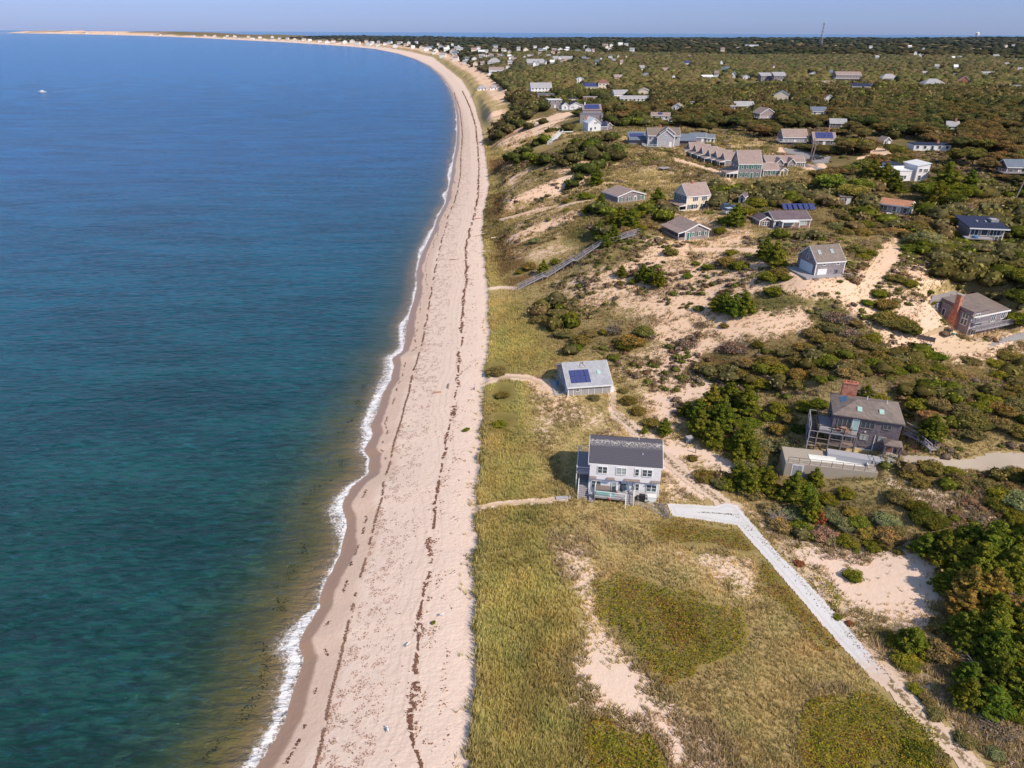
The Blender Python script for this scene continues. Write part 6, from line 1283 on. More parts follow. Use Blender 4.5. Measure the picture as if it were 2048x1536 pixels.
# ------------------------------------------------------------------ cars, poles, mast, water tower, boat
def car(label, px, py, ang, mat, L=4.4):
    o = put(empty('parked_car', (0, 0, 0), 0, label, 'car'), px, py, .05, ang); w = .9
    MB().prism([(-L / 2, .3), (L / 2, .3), (L / 2, .75), (L / 2 - .2, .9), (-L / 2, .95)], 'y', -w, w).make('body', mat, o)
    c = MB().prism([(-L / 2 + .15, .952), (L / 2 - 1.3, .93), (L / 2 - 2.0, 1.48), (-L / 2 + .5, 1.5)], 'y', -w + .1, w - .1).make('cabin', 'glass', o); MB().box(-L / 2 + .55, L / 2 - 2.05, -w + .12, w - .12, 1.502, 1.55).make('roof', mat, c)
    for x in (-L / 2 + .8, L / 2 - .8):
        for s_ in (-1, 1):
            m = MB(); k = 12
            m.prism([(x + .33 * math.cos(6.283 * q / k), .33 + .33 * math.sin(6.283 * q / k)) for q in range(k)], 'y', min(s_ * (w - .18), s_ * (w + .02)), max(s_ * (w - .18), s_ * (w + .02))); wh = m.make('wheel', 'black', o)
            m = MB(); m.prism([(x + .2 * math.cos(6.283 * q / k), .33 + .2 * math.sin(6.283 * q / k)) for q in range(k)], 'y', min(s_ * (w + .022), s_ * (w + .04)), max(s_ * (w + .022), s_ * (w + .04))); m.make('rim', 'grey', wh)
    for s_ in (-1, 1): MB().box(L / 2 + .002, L / 2 + .03, s_ * .6 - .15, s_ * .6 + .15, .6, .75).make('headlight', 'white', o)
    return o
M['carsilver'] = flat('silver_car_paint', (.62, .65, .70), .25, .6, .03, 2, .3); M['carblue'] = flat('dark_blue_car_paint', (.03, .06, .12), .25, .6, .05, 2); M['cardark'] = flat('black_car_paint', (.04, .04, .05), .25, .6, .05, 2)
car('silver white car parked below the little grey shed', 1461, 427, .35, 'carsilver'); car('dark blue car parked just behind the silver one', 1456, 419, .2, 'carblue')
car('dark car with a bright windshield on the paved court', 1634, 319, .1, 'cardark'); car('dark blue car beside the driveway near the blue roofed house', 1950, 433, .15, 'carblue')
def pole(label, px, py, h, lean=0, arm=True):
    o = put(empty('utility_pole', (0, 0, 0), 0, label, 'utility pole'), px, py); MB().bar((0, 0, -1), (lean, 0, h), .16).make('shaft', 'wood', o)
    if arm: MB().box(lean - 1.1, lean + 1.1, -.08, .08, h - .9, h - .75).make('crossarm', 'wood', o)
M['wood2'] = M['deck']
pole('tall pale utility pole beside the paved court with a car', 1618, 325, 8.5, .5); pole('thinner utility pole just right of the tall pale one', 1622, 324, 7.5, .8, False); pole('leaning bare utility pole at the right edge above the blue roofed house', 2026, 405, 7.5, 1.5, False)
pole('short white pole on the brushy bluff near the hip roofed cottages', 1055, 176, 7, 0, False); pole('utility pole above the broad grey roofed house', 1104, 125, 10, 0)
x, y, z = og(1641, 92); D_ = math.hypot(x, y); Ht = 36 * D_ / FPX; o = empty('lattice_tower', (x, y, z - 2), .3, 'tall grey lattice radio mast on the wooded skyline', 'radio tower'); m = MB(); r0, r1 = Ht * .09, Ht * .025
leg = lambda k, t: Vector((math.cos(2.094 * k) * (r0 + (r1 - r0) * t), math.sin(2.094 * k) * (r0 + (r1 - r0) * t), Ht * t))
for k in range(3): MB().bar(leg(k, 0), leg(k, 1), Ht * .004).make('leg', 'grey', o)
for q in range(12):
    for k in range(3): m.bar(leg(k, q / 12), leg((k + 1) % 3, (q + 1) / 12), Ht * .002); m.bar(leg(k, q / 12), leg((k + 1) % 3, q / 12), Ht * .003)
m.make('bracing', 'grey', o)
for q in (.45, .62, .78, .92): MB().cyl(0, 0, Ht * q, Ht * (q + .05), r1 * 2.0, k=9).make('antenna_cluster', 'palegrey', o)
MB().cyl(0, 0, Ht, Ht * 1.08, Ht * .006, k=6).make('lightning_rod', 'grey', o)
x, y, z = og(1953, 76); D_ = math.hypot(x, y); u = D_ / FPX; o = empty('water_tower', (x, y, z), 0, 'small white water tower on the far right skyline', 'water tower'); MB().cyl(0, 0, 0, 4 * u, 1.2 * u, k=12).make('shaft', 'white', o); m = MB(); m.cyl(0, 0, 3.5 * u, 7 * u, 2.6 * u, 2.8 * u, 16); m.cyl(0, 0, 7.01 * u, 8.4 * u, 2.7 * u, .4 * u, 16); m.make('tank', 'white', o)
# boat and wake
bx, by = unp(85, 184.5); o = empty('motor_boat', (bx, by, 0), math.pi + .12, 'small white motor boat heading left on the open sea', 'boat')
s_ = .85; m = MB(); m.v = [(-4 * s_, -1.3 * s_, -.3), (-4 * s_, 1.3 * s_, -.3), (2 * s_, 1.2 * s_, -.3), (4.6 * s_, 0, .2), (2 * s_, -1.2 * s_, -.3), (-4 * s_, -1.5 * s_, 1.0 * s_), (-4 * s_, 1.5 * s_, 1.0 * s_), (2 * s_, 1.5 * s_, 1.2 * s_), (5.2 * s_, 0, 1.5 * s_), (2 * s_, -1.5 * s_, 1.2 * s_)]
m.f = [(0, 1, 2, 3, 4), (5, 9, 8, 7, 6), (0, 5, 6, 1), (1, 6, 7, 2), (2, 7, 8, 3), (3, 8, 9, 4), (4, 9, 5, 0)]; m.make('hull', 'white', o); MB().prism([(-1.5 * s_, 1.2 * s_), (2 * s_, 1.2 * s_), (1.2 * s_, 2.6 * s_), (-1.2 * s_, 2.6 * s_)], 'y', -1.0 * s_, 1.0 * s_).make('cabin', 'white', o)
t = NT('wake_foam'); fo = t.attr('off'); al = t.m('MULTIPLY', t.step(t.noise(.25, 4, .7), .40, .62), fo); bs = t.n('ShaderNodeBsdfDiffuse'); bs.inputs[0].default_value = (.75, .8, .82, 1); tb = t.n('ShaderNodeBsdfTransparent'); ms = t.n('ShaderNodeMixShader'); t.put(ms.inputs[0], al); t.t.links.new(tb.outputs[0], ms.inputs[1]); t.t.links.new(bs.outputs[0], ms.inputs[2]); t.t.links.new(ms.outputs[0], t.out.inputs[0])
W0 = np.array(unp(93, 185.2)); W1 = np.array(unp(118, 182.5)); W2 = np.array(unp(200, 177.5)); V_ = []; O_ = []
for q in range(41):
    t_ = q / 40; c = W0 * (1 - t_) ** 2 + 2 * W1 * t_ * (1 - t_) + W2 * t_ ** 2; n_ = np.array([.1, 1.0]); wq = (2.5 + 4 * t_)
    for s2 in (-1, -.4, .4, 1): V_.append((c[0] + n_[0] * s2 * wq, c[1] + n_[1] * s2 * wq, .03)); O_.append((1.15 - .9 * t_) * (1 if abs(s2) < .9 else .0))
F_ = [(q * 4 + j, (q + 1) * 4 + j, (q + 1) * 4 + j + 1, q * 4 + j + 1) for q in range(40) for j in range(3)]
wk = mesh_np('wake', V_, F_, t.mat, False, {'off': O_}); wk['kind'] = 'structure'
# ------------------------------------------------------------------ things on the beach
def unitv(n, g): v = g.normal(size=(n, 3)); return v / np.linalg.norm(v, axis=1)[:, None]
def quads(C, Nn, s, g, asp=1.0):
    a = np.cross(Nn, unitv(len(C), g)); a /= np.linalg.norm(a, axis=1)[:, None] + 1e-9; b = np.cross(Nn, a); s = np.asarray(s).reshape(-1, 1) * .5
    return np.stack([C - a * s - b * s * asp, C + a * s - b * s * asp * .6, C + a * s * .8 + b * s * asp, C - a * s * .7 + b * s * asp], 1).reshape(-1, 3)
def ico(sub):
    bm = bmesh.new(); bmesh.ops.create_icosphere(bm, subdivisions=sub, radius=1); r = (np.array([v.co[:] for v in bm.verts]), np.array([[v.index for v in f.verts] for f in bm.faces])); bm.free(); return r
def gull(label, px, py, ang):
    o = put(empty('gull', (0, 0, 0), 0, label, 'gull'), px, py, 0, ang); m = MB()
    b_, f_ = ico(2); me = mesh_np('body', b_ * np.array([.26, .12, .11]) + np.array([0, 0, .28]), f_, M['white'], True); me.parent = o; hd = mesh_np('head', b_ * .075 + np.array([.25, 0, .40]), f_, M['white'], True); hd.parent = o
    MB().prism([(.31, .38), (.41, .37), (.31, .41)], 'y', -.015, .015).make('bill', 'orange', o)
    for s_ in (-1, 1): m = MB(); m.prism([(.1, .26), (-.36, .28), (-.38, .33), (.1, .37)], 'y', min(s_ * .10, s_ * .14), max(s_ * .10, s_ * .14)); m.make('wing', 'grey', o); MB().box(-.01, .01, s_ * .05 - .01, s_ * .05 + .01, 0, .2).make('leg', 'orange', o)
gull('white gull standing on the upper beach right of the green clump', 883, 1232, .4); gull('grey and white gull on the sand left of the dark seaweed line', 816, 1292, 1.0); gull('gull standing near the bottom of the beach', 776, 1462, 2.0)
for k, (px, py, L, ang, mt, lb) in enumerate([(874, 786, 1.6, .02, 'tanw', 'orange brown log on the middle of the beach'), (897, 773, 1.8, 1.5, 'wood', 'thin grey driftwood pole lying lengthwise on the beach'), (960, 437, 4.0, .15, 'orange', 'dark driftwood log lying across the upper beach'),
      (968, 468, 5.0, .02, 'cream', 'upper pale plank at the foot of the bluff'), (975, 503, 5.0, .0, 'cream', 'lower pale plank at the foot of the bluff'), (994, 475, 4.5, .5, 'cream', 'pale plank leaning up the bluff path'), (908, 520, 3.0, -.2, 'tanw', 'brown driftwood branch on the middle beach')]):
    m = MB()
    m.bar((-L / 2, 0, .1), (L / 2, .1, .14), .12, .1); o = m.make('driftwood_log', mt); put(o, px, py, .02, ang); o['label'] = lb; o['category'] = 'driftwood'
x, y, z = og(948, 779); o = empty('driftwood_stump', (x, y, z), 0, 'small dark driftwood stump with a stick near the upper beach path', 'driftwood'); MB().cyl(0, 0, -.1, .4, .22, .14, 8).make('stump', 'dark', o); MB().bar((.1, 0, .2), (.2, .1, 1.3), .03).make('stick', 'deck', o); MB().bar((-.4, -.2, .05), (.1, 0, .2), .07).make('root', 'palegrey', o)
def litter(name, label, X, Y_, sz, cols, g, z=None, lift=.02, kind='stuff'):
    n = len(X); zz = (gz(X, Y_) if z is None else z) + lift + .04 * g.random(n)
    nn = unitv(n, g) * .45 + np.array([0, 0, 1]); nn /= np.linalg.norm(nn, axis=1)[:, None]
    V_ = quads(np.stack([X, Y_, zz], 1), nn, sz, g, .6); o = mesh_np(name, V_, np.arange(len(V_)).reshape(-1, 4), LITTER, False, cols=np.repeat(cols, 4, 0)); o['kind'] = kind; o['label'] = label; o['category'] = 'seaweed'; return o
t = NT('seaweed'); LITTER = t.pbr(t.attr('Col', 'Color'), .8, .2)
def along(L, n, g):
    P_ = np.array(P2(L)); seg = np.hypot(*(P_[1:] - P_[:-1]).T); c = np.concatenate([[0], np.cumsum(seg)]); s = g.random(n) ** 1.25 * c[-1]; k = np.clip(np.searchsorted(c, s) - 1, 0, len(seg) - 1); t_ = (s - c[k]) / seg[k]
    return P_[k] + (P_[k + 1] - P_[k]) * t_[:, None], s
g = np.random.default_rng(77)
LA = [(838, 1560), (830, 1500), (823, 1440), (832, 1335), (840, 1298), (842, 1230), (855, 1170), (862, 1091), (872, 1016), (879, 960), (886, 932), (893, 887), (905, 835), (911, 795), (918, 732), (922, 675), (926, 617), (932, 560), (931, 492), (945, 442), (956, 391), (958, 331), (955, 290), (951, 250), (940, 215), (925, 182)]
LB = [(625, 1560), (637, 1515), (656, 1417), (679, 1327), (701, 1234), (724, 1147), (754, 1035), (769, 960), (783, 912), (800, 852), (817, 783), (835, 717), (852, 646), (866, 560), (881, 492), (897, 432), (913, 391), (921, 351), (922, 310), (925, 270), (920, 220), (908, 185)]
p_, s_ = along(LA, 52000, g); off = (vnoise(s_, s_ * 0, 3.0, 5) - .5) * .9 + g.normal(size=len(s_)) * (.05 + .30 * vnoise(s_, s_ * 0, 2.0, 9) ** 2); ok = (vnoise(s_, s_ * 0, 1.6, 12) * (.45 + .55 * vnoise(s_, s_ * 0, 11., 14)) > .20) & (vnoise(p_[:, 0] + off, s_, .35, 15) > .38)
cx = (np.array([.24, .115, .075]) * (.5 + .8 * g.random(len(s_)))[:, None]); litter('seaweed_line', 'dark reddish brown seaweed line along the upper beach', (p_[:, 0] + off)[ok], p_[ok, 1], (.09 + .13 * g.random(ok.sum())) * (1 + s_[ok] * .004), cx[ok], g)
p_, s_ = along(LB, 26000, g); off = (vnoise(s_, s_ * 0, 5.0, 6) - .5) * .5 + g.normal(size=len(s_)) * .09; ok = vnoise(s_, s_ * 0, .8, 22) * vnoise(s_, s_ * 0, 3., 23) > .16
cx = (np.array([.26, .15, .10]) * (.5 + .8 * g.random(len(s_)))[:, None]); litter('seaweed_line', 'thin brown seaweed line along the lower beach', (p_[:, 0] + off)[ok], p_[ok, 1], (.08 + .12 * g.random(ok.sum())) * (1 + s_[ok] * .004), cx[ok], g)
def bits(L, n, o0, o1, sc, th, col, name, label, smin, smax, seed):
    p_, s_ = along(L, n, g); of = o0 + (o1 - o0) * g.random(n) ** 1.4; x_, y_ = p_[:, 0] + of, p_[:, 1]
    cl = vnoise(x_, y_, sc, seed) * .6 + vnoise(x_, y_, sc * .33, seed + 1) * .4; ok = cl > th; c = np.array(col) * (.45 + .9 * g.random(n))[:, None]
    litter(name, label, x_[ok], y_[ok], (smin + (smax - smin) * g.random(n)[ok] ** 2) * (1 + s_[ok] * .0008) * sst(900, 350, s_[ok]), c[ok], g)
bits(LB, 150000, .1, 5.6, .7, .57, (.40, .235, .17), 'beach_litter', 'small dark flecks of weed strewn over the lower beach', .06, .17, 31)
bits(LA, 26000, .3, 3.6, 1.1, .66, (.33, .17, .10), 'beach_litter', 'brown scraps of weed between the seaweed line and the dune', .08, .30, 41)
bits(LA, 9000, -3.2, -.4, 1.3, .70, (.30, .16, .10), 'beach_litter', 'scattered weed clumps just below the main seaweed line', .08, .28, 51)
WP = np.array(WATER); n = 9000; yy = 24 + 330 * g.random(n) ** 1.7; xw = np.interp(yy, WP[:58, 1], WP[:58, 0]); sw = (vnoise(yy, yy * 0, 6., 61) - .5) * 1.2; off = 2.6 + sw + g.normal(size=n) * .10; ok = vnoise(yy, yy * 0, .9, 62) > .55
litter('seaweed_line', 'sparse dark weed at the reach of the last wave', (xw + off)[ok], yy[ok], .07 + .15 * g.random(ok.sum()) ** 2, (np.array([.12, .06, .04]) * (.5 + g.random(n))[:, None])[ok], g)
n = 1500; yy = 30 + 110 * g.random(n) ** 1.4; xw = np.interp(yy, WP[:58, 1], WP[:58, 0]); off = -4.6 + (vnoise(yy, yy * 0, 9., 63) - .5) * 3 + g.normal(size=n) * .4; ok = vnoise(yy, yy * 0, 2.2, 64) > .60
litter('floating_weed', 'black weed drifting in the brown shallows', (xw + off)[ok], yy[ok], .10 + .22 * g.random(ok.sum()) ** 2, (np.array([.02, .025, .02]) * (.5 + g.random(n))[:, None])[ok], g, z=0.0, lift=.015)
SP = np.array(P2([(1400, 1025), (1470, 1030), (1540, 1095), (1620, 1185), (1700, 1275), (1770, 1350)])); n = 420; k = g.integers(0, 5, n); tt = g.random(n)[:, None]; q_ = SP[k] + (SP[k + 1] - SP[k]) * tt
litter('leaf_litter', 'dark leaves and weed scraps scattered on the white driveway', q_[:, 0] + g.normal(size=n) * .35, q_[:, 1], .06 + .14 * g.random(n) ** 2, np.array([.20, .14, .09]) * (.4 + g.random(n))[:, None], g, lift=.08)
# patch of green plants on the upper beach
for k, (px, py, wpx, lb) in enumerate([(932, 861, 16, 'bright yellow green patch of plants on the upper beach'), (867, 1247, 9, 'single green plant clump beside the dark seaweed line')]):
    x, y, z = og(px, py); w_ = wpx * math.hypot(x, y) / FPX * .55; n = 500; a = g.random(n) * 6.28; r = w_ * np.sqrt(g.random(n)); V_ = quads(np.stack([x + r * np.cos(a), y + r * np.sin(a) * .8 + r * np.cos(a) * .5, z + .05 + .22 * g.random(n)], 1), unitv(n, g), .13, g)
    o = mesh_np('beach_plant', V_, np.arange(len(V_)).reshape(-1, 4), LITTER, False, cols=np.repeat(np.array([.22, .24, .02]) * (.4 + .7 * g.random(n))[:, None], 4, 0)); o['label'] = lb; o['category'] = 'plant'
# ------------------------------------------------------------------ vegetation
def leafmat(name, trans=.22, nsc=None):
    t = NT(name)
    oi = t.n('ShaderNodeObjectInfo')
    c = t.mix(1.0, t.attr('Col', 'Color'), oi.outputs['Color'], 'MULTIPLY')
    d = t.n('ShaderNodeBsdfDiffuse'); tr = t.n('ShaderNodeBsdfTranslucent'); t.put(d.inputs[0], c); t.put(tr.inputs[0], c)
    ms = t.n('ShaderNodeMixShader'); ms.inputs[0].default_value = trans
    t.t.links.new(d.outputs[0], ms.inputs[1]); t.t.links.new(tr.outputs[0], ms.inputs[2]); t.t.links.new(ms.outputs[0], t.out.inputs[0])
    return t.mat
LEAF = leafmat('foliage', .34)
GRASS = leafmat('grass_blades', .3)
_t = NT('bark'); BARK = _t.pbr(_t.mix(_t.noise(4, 3), (.07, .05, .035), (.17, .13, .10)), .9, .1)
_t = NT('weathered_branches'); DEADWOOD = _t.pbr(_t.mix(_t.noise(4, 3), (.20, .16, .14), (.36, .31, .28)), .9, .1)

def unitv(n, g): v = g.normal(size=(n, 3)); return v / np.linalg.norm(v, axis=1)[:, None]
def quads(C, Nn, s, g, asp=1.0):
    """leaf quads at centres C facing about Nn"""
    n = len(C)
    a = np.cross(Nn, unitv(n, g)); a /= np.linalg.norm(a, axis=1)[:, None] + 1e-9
    b = np.cross(Nn, a)
    s = np.asarray(s).reshape(-1, 1) * .5
    V = np.stack([C - a * s - b * s * asp, C + a * s - b * s * asp * .6, C + a * s * .8 + b * s * asp, C - a * s * .7 + b * s * asp], 1).reshape(-1, 3)
    return V
_ICO = {}
def ico(sub):
    if sub not in _ICO:
        bm = bmesh.new(); bmesh.ops.create_icosphere(bm, subdivisions=sub, radius=1)
        _ICO[sub] = (np.array([v.co[:] for v in bm.verts]), np.array([[v.index for v in f.verts] for f in bm.faces])); bm.free()
    return _ICO[sub]
def core(C, r, rz, g, sub=2):
    v, f = ico(sub); k = 1 + .22 * g.normal(size=len(v))[:, None]
    return v * k * np.array([r, r, rz]) + C, f
def tube_np(pts, rad, k=5):
    V = []; F = []
    pts = [np.array(p, float) for p in pts]
    for i, p in enumerate(pts):
        d = pts[min(i + 1, len(pts) - 1)] - pts[max(i - 1, 0)]; d /= np.linalg.norm(d) + 1e-9
        u = np.cross(d, [0.3, .9, .1]); u /= np.linalg.norm(u) + 1e-9; w = np.cross(d, u)
        for j in range(k):
            a = 2 * math.pi * j / k; V.append(p + rad[i] * (u * math.cos(a) + w * math.sin(a)))
    for i in range(len(pts) - 1):
        for j in range(k): F.append([i * k + j, i * k + (j + 1) % k, (i + 1) * k + (j + 1) % k, (i + 1) * k + j])
    return np.array(V), np.array(F)

def proto_crown(kind, g, dens=1.0):
    """unit crown: about 1 wide, standing on z=0. returns leaf verts (quads) + greyscale/tint colours"""
    Cs = []; Ns = []; Sz = []; Cc = []
    def lobe(c, r, n, dark=0.0, s=.085, flat=1.0, up=.25):
        lv = g.normal() * .13; dark = dark - lv
        u = unitv(n, g); u[:, 2] = np.abs(u[:, 2]) * .9 + u[:, 2] * .1
        rr = r * (.72 + .34 * g.random(n))[:, None]
        P = c + u * rr * np.array([1, 1, flat])
        Cs.append(P); nn = u + .55 * g.normal(size=(n, 3)) + np.array([0, 0, up]); Ns.append(nn / np.linalg.norm(nn, axis=1)[:, None])
        Sz.append(s * (.7 + .7 * g.random(n)))
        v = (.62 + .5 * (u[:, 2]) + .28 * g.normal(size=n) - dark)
        Cc.append(np.clip(v * .85 + .15, .36, 1.6))  # upper leaves lighter, inner lobes darker: crown shading painted into the tone
    if kind == 'pine':
        H = 1.0
        nb = 0
        for k in range(9):
            z = .12 + .80 * k / 8; R0 = .50 * (1 - ((k / 8.6) ** 1.5)) * (.8 + .3 * g.random()) if k else .42
            m = max(4, int(14 * R0 / .5)); a0 = g.random() * 6.28
            for j in range(m):
                a = a0 + 6.283 * j / m + .35 * g.normal(); r = R0 * (.68 + .5 * g.random())
                for q, fr in enumerate((.5, .95)):
                    c = np.array([math.cos(a) * r * fr, math.sin(a) * r * fr, z + .07 * fr + .05 * g.normal()])
                    lobe(c, .070 + .035 * g.random(), int(40 * dens), .06 if q == 0 else -.04, .046, .75, .5)
        lobe(np.array([0, 0, .98]), .09, int(60 * dens), -.05, .045, 1.3)
    elif kind == 'shrub':
        nl = 17
        for k in range(nl):
            a = 2.4 * k + g.random() * .6; r = .36 * math.sqrt((k + .3) / nl) * 1.05
            c = np.array([math.cos(a) * r, math.sin(a) * r, .26 * (1 - (r / .5) ** 2) + .06 * g.normal() + .05])
            lobe(c, .12 + .07 * g.random(), int(140 * dens), 0, .036, .95)
    elif kind == 'tree':
        nl = 26
        for k in range(nl):
            u = unitv(1, g)[0]; u[2] = abs(u[2]) * .8 - .1
            c = np.array([u[0] * .38, u[1] * .38, .62 + u[2] * .38])
            lobe(c, .15 + .06 * g.random(), int(130 * dens), .06 if u[2] < .1 else 0, .042, .8)
    elif kind == 'twig':
        n = int(900 * dens); u = unitv(n, g); u[:, 2] = np.abs(u[:, 2]); rr = .3 + .2 * g.random(n)
        P = u * rr[:, None] * np.array([1, 1, .7]); Cs.append(P); Ns.append(unitv(n, g)); Sz.append(.04 + .03 * g.random(n)); Cc.append(np.clip(.8 + .35 * g.normal(size=n), .3, 1.5))
    C = np.concatenate(Cs); Nn = np.concatenate(Ns); S = np.concatenate(Sz); cc = np.concatenate(Cc)
    C[:, 2] = np.maximum(C[:, 2], .015)
    V = quads(C, Nn, S * (1.35 if kind == 'pine' else 1.1), g, .42 if kind == 'pine' else .7)
    tint = np.stack([cc * (1 + .12 * g.normal(size=len(cc))), cc, cc * .95], 1)
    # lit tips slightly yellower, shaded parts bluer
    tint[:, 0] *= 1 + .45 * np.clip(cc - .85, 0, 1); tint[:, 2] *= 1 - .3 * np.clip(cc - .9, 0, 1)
    return V, np.repeat(np.clip(tint, .1, 2), 4, 0)

def make_proto(kind, seed, dens=1.0):
    g = np.random.default_rng(seed)
    V, c = proto_crown(kind, g, dens)
    F = np.arange(len(V)).reshape(-1, 4)
    # inner mass so that the crown is not see-through
    cv = []; cf = []; off = len(V)
    if kind == 'pine': cores = [((0, 0, .32), .33, .2), ((0, 0, .55), .22, .25), ((0, 0, .78), .12, .16)]
    elif kind == 'shrub': cores = [((0, 0, .14), .38, .2)]
    elif kind == 'tree': cores = [((0, 0, .66), .34, .28)]
    else: cores = []
    for (cx, cy, cz), r, rz in cores:
        a, f = core(np.array([cx, cy, cz]), r, rz, g, 2)
        a[:, 2] = np.maximum(a[:, 2], .0); f4 = np.hstack([f, f[:, 2:3]])
        cv.append(a); cf.append(f + off); off += len(a)
    me = bpy.data.meshes.new('crown')
    if cv: AV = np.vstack([V] + cv); tri = np.vstack(cf)
    else: AV = V; tri = np.zeros((0, 3), int)
    loops = np.concatenate([F.ravel(), tri.ravel()])
    me.vertices.add(len(AV)); me.vertices.foreach_set('co', AV.astype(np.float32).ravel())
    me.loops.add(len(loops)); me.loops.foreach_set('vertex_index', loops.astype(np.int32))
    st = np.concatenate([np.arange(len(F)) * 4, len(F) * 4 + np.arange(len(tri)) * 3]).astype(np.int32)
    me.polygons.add(len(st)); me.polygons.foreach_set('loop_start', st); me.polygons.foreach_set('loop_total', np.concatenate([np.full(len(F), 4), np.full(len(tri), 3)]).astype(np.int32))
    me.update(calc_edges=True)
    C = np.ones((len(AV), 4), np.float32); C[:len(V), :3] = c; C[len(V):, :3] = .42  # inner mass toned down: shade inside the crown painted in
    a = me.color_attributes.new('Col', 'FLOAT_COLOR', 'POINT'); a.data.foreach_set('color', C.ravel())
    me.materials.append(LEAF)
    return me
def proto_wood(kind, seed):
    g = np.random.default_rng(seed); V = []; F = []; off = 0
    def add(p, r, k=5):
        nonlocal off
        v, f = tube_np(p, r, k); V.append(v); F.append(f + off); off += len(v)
    if kind == 'dead':
        for k in range(26):
            a = g.random() * 6.28; L = .25 + .35 * g.random(); z = .02 + .3 * g.random(); e = .15 + .5 * g.random()
            p0 = np.array([0, 0, z * .3]); p1 = p0 + np.array([math.cos(a) * L * .5, math.sin(a) * L * .5, L * e * .6]); p2 = p0 + np.array([math.cos(a + .3) * L, math.sin(a + .3) * L, L * e])
            add([p0, p1, p2], [.016, .010, .003], 4)
            for q in range(4):
                b = a + g.normal() * .8; l = .12 + .12 * g.random(); s = p1 + (p2 - p1) * g.random()
                add([s, s + np.array([math.cos(b) * l, math.sin(b) * l, l * .4 * g.random()])], [.006, .002], 3)
    else:
        top = .75 if kind != 'shrub' else .25
        add([(0, 0, -.08), (.01, .01, top * .5), (0, .02, top)], [.035, .024, .008], 6)
        for k in range(6):
            a = k * 1.1 + g.random(); z = top * (.25 + .5 * g.random()); L = .2 + .15 * g.random()
            add([(0, 0, z), (math.cos(a) * L * .6, math.sin(a) * L * .6, z + .1), (math.cos(a) * L, math.sin(a) * L, z + .2)], [.014, .009, .004], 4)
    me = mesh_np('trunk', np.vstack(V), np.vstack(F), DEADWOOD if kind == 'dead' else BARK, True, link=False)
    return me
PCROWN = {'pine': [make_proto('pine', s) for s in (1, 2, 3, 4)], 'shrub': [make_proto('shrub', s) for s in (11, 12, 13)], 'tree': [make_proto('tree', s, .9) for s in (21, 22, 23)], 'twig': [make_proto('twig', s) for s in (31, 32)]}
PWOOD = {k: proto_wood(k, 41) for k in ('pine', 'shrub', 'tree', 'twig')}; PWOOD['twig'] = proto_wood('dead', 47); DEAD = [proto_wood('dead', s) for s in (51, 52, 53)]
HUE0 = {'P': (.108, .122, .016), 'S': (.125, .132, .018), 'O': (.140, .115, .034), 'R': (.24, .085, .045), 'G': (.18, .135, .10), 'B': (.15, .165, .025),
       'Y': (.20, .145, .035), 'E': (.155, .155, .075), 'D': (.068, .075, .014), 'W': (.145, .125, .05)}
HUE = {k: tuple(c * 1.95 for c in v) for k, v in HUE0.items()}
COUNT = {}
def plant(name, kind, hue, x, y, w, h, label, group, z=None):
    """one tree or shrub: an empty with its crown and its trunk"""
    z = float(gz(x, y)) if z is None else z
    o = bpy.data.objects.new(name, None); COL.objects.link(o)
    o.location = (x, y, z - .04 * h); o.rotation_euler = (0, 0, rnd.random() * 6.28); o.scale = (w, w * (.85 + .3 * rnd.random()), h)
    o['label'] = label; o['category'] = {'pine': 'pine', 'shrub': 'shrub', 'tree': 'tree', 'twig': 'shrub'}[kind]
    if group: o['group'] = group
    c = bpy.data.objects.new('crown', rnd.choice(PCROWN[kind])); COL.objects.link(c); c.parent = o
    q = HUE[hue] if isinstance(hue, str) else hue; j = .85 + .3 * rnd.random(); k = 1 + .10 * rnd.gauss(0, 1)
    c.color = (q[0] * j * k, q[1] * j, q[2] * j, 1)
    if kind in ('pine', 'tree', 'twig'):
        b = bpy.data.objects.new('trunk' if kind != 'twig' else 'branches', PWOOD[kind]); COL.objects.link(b); b.parent = o
    return o
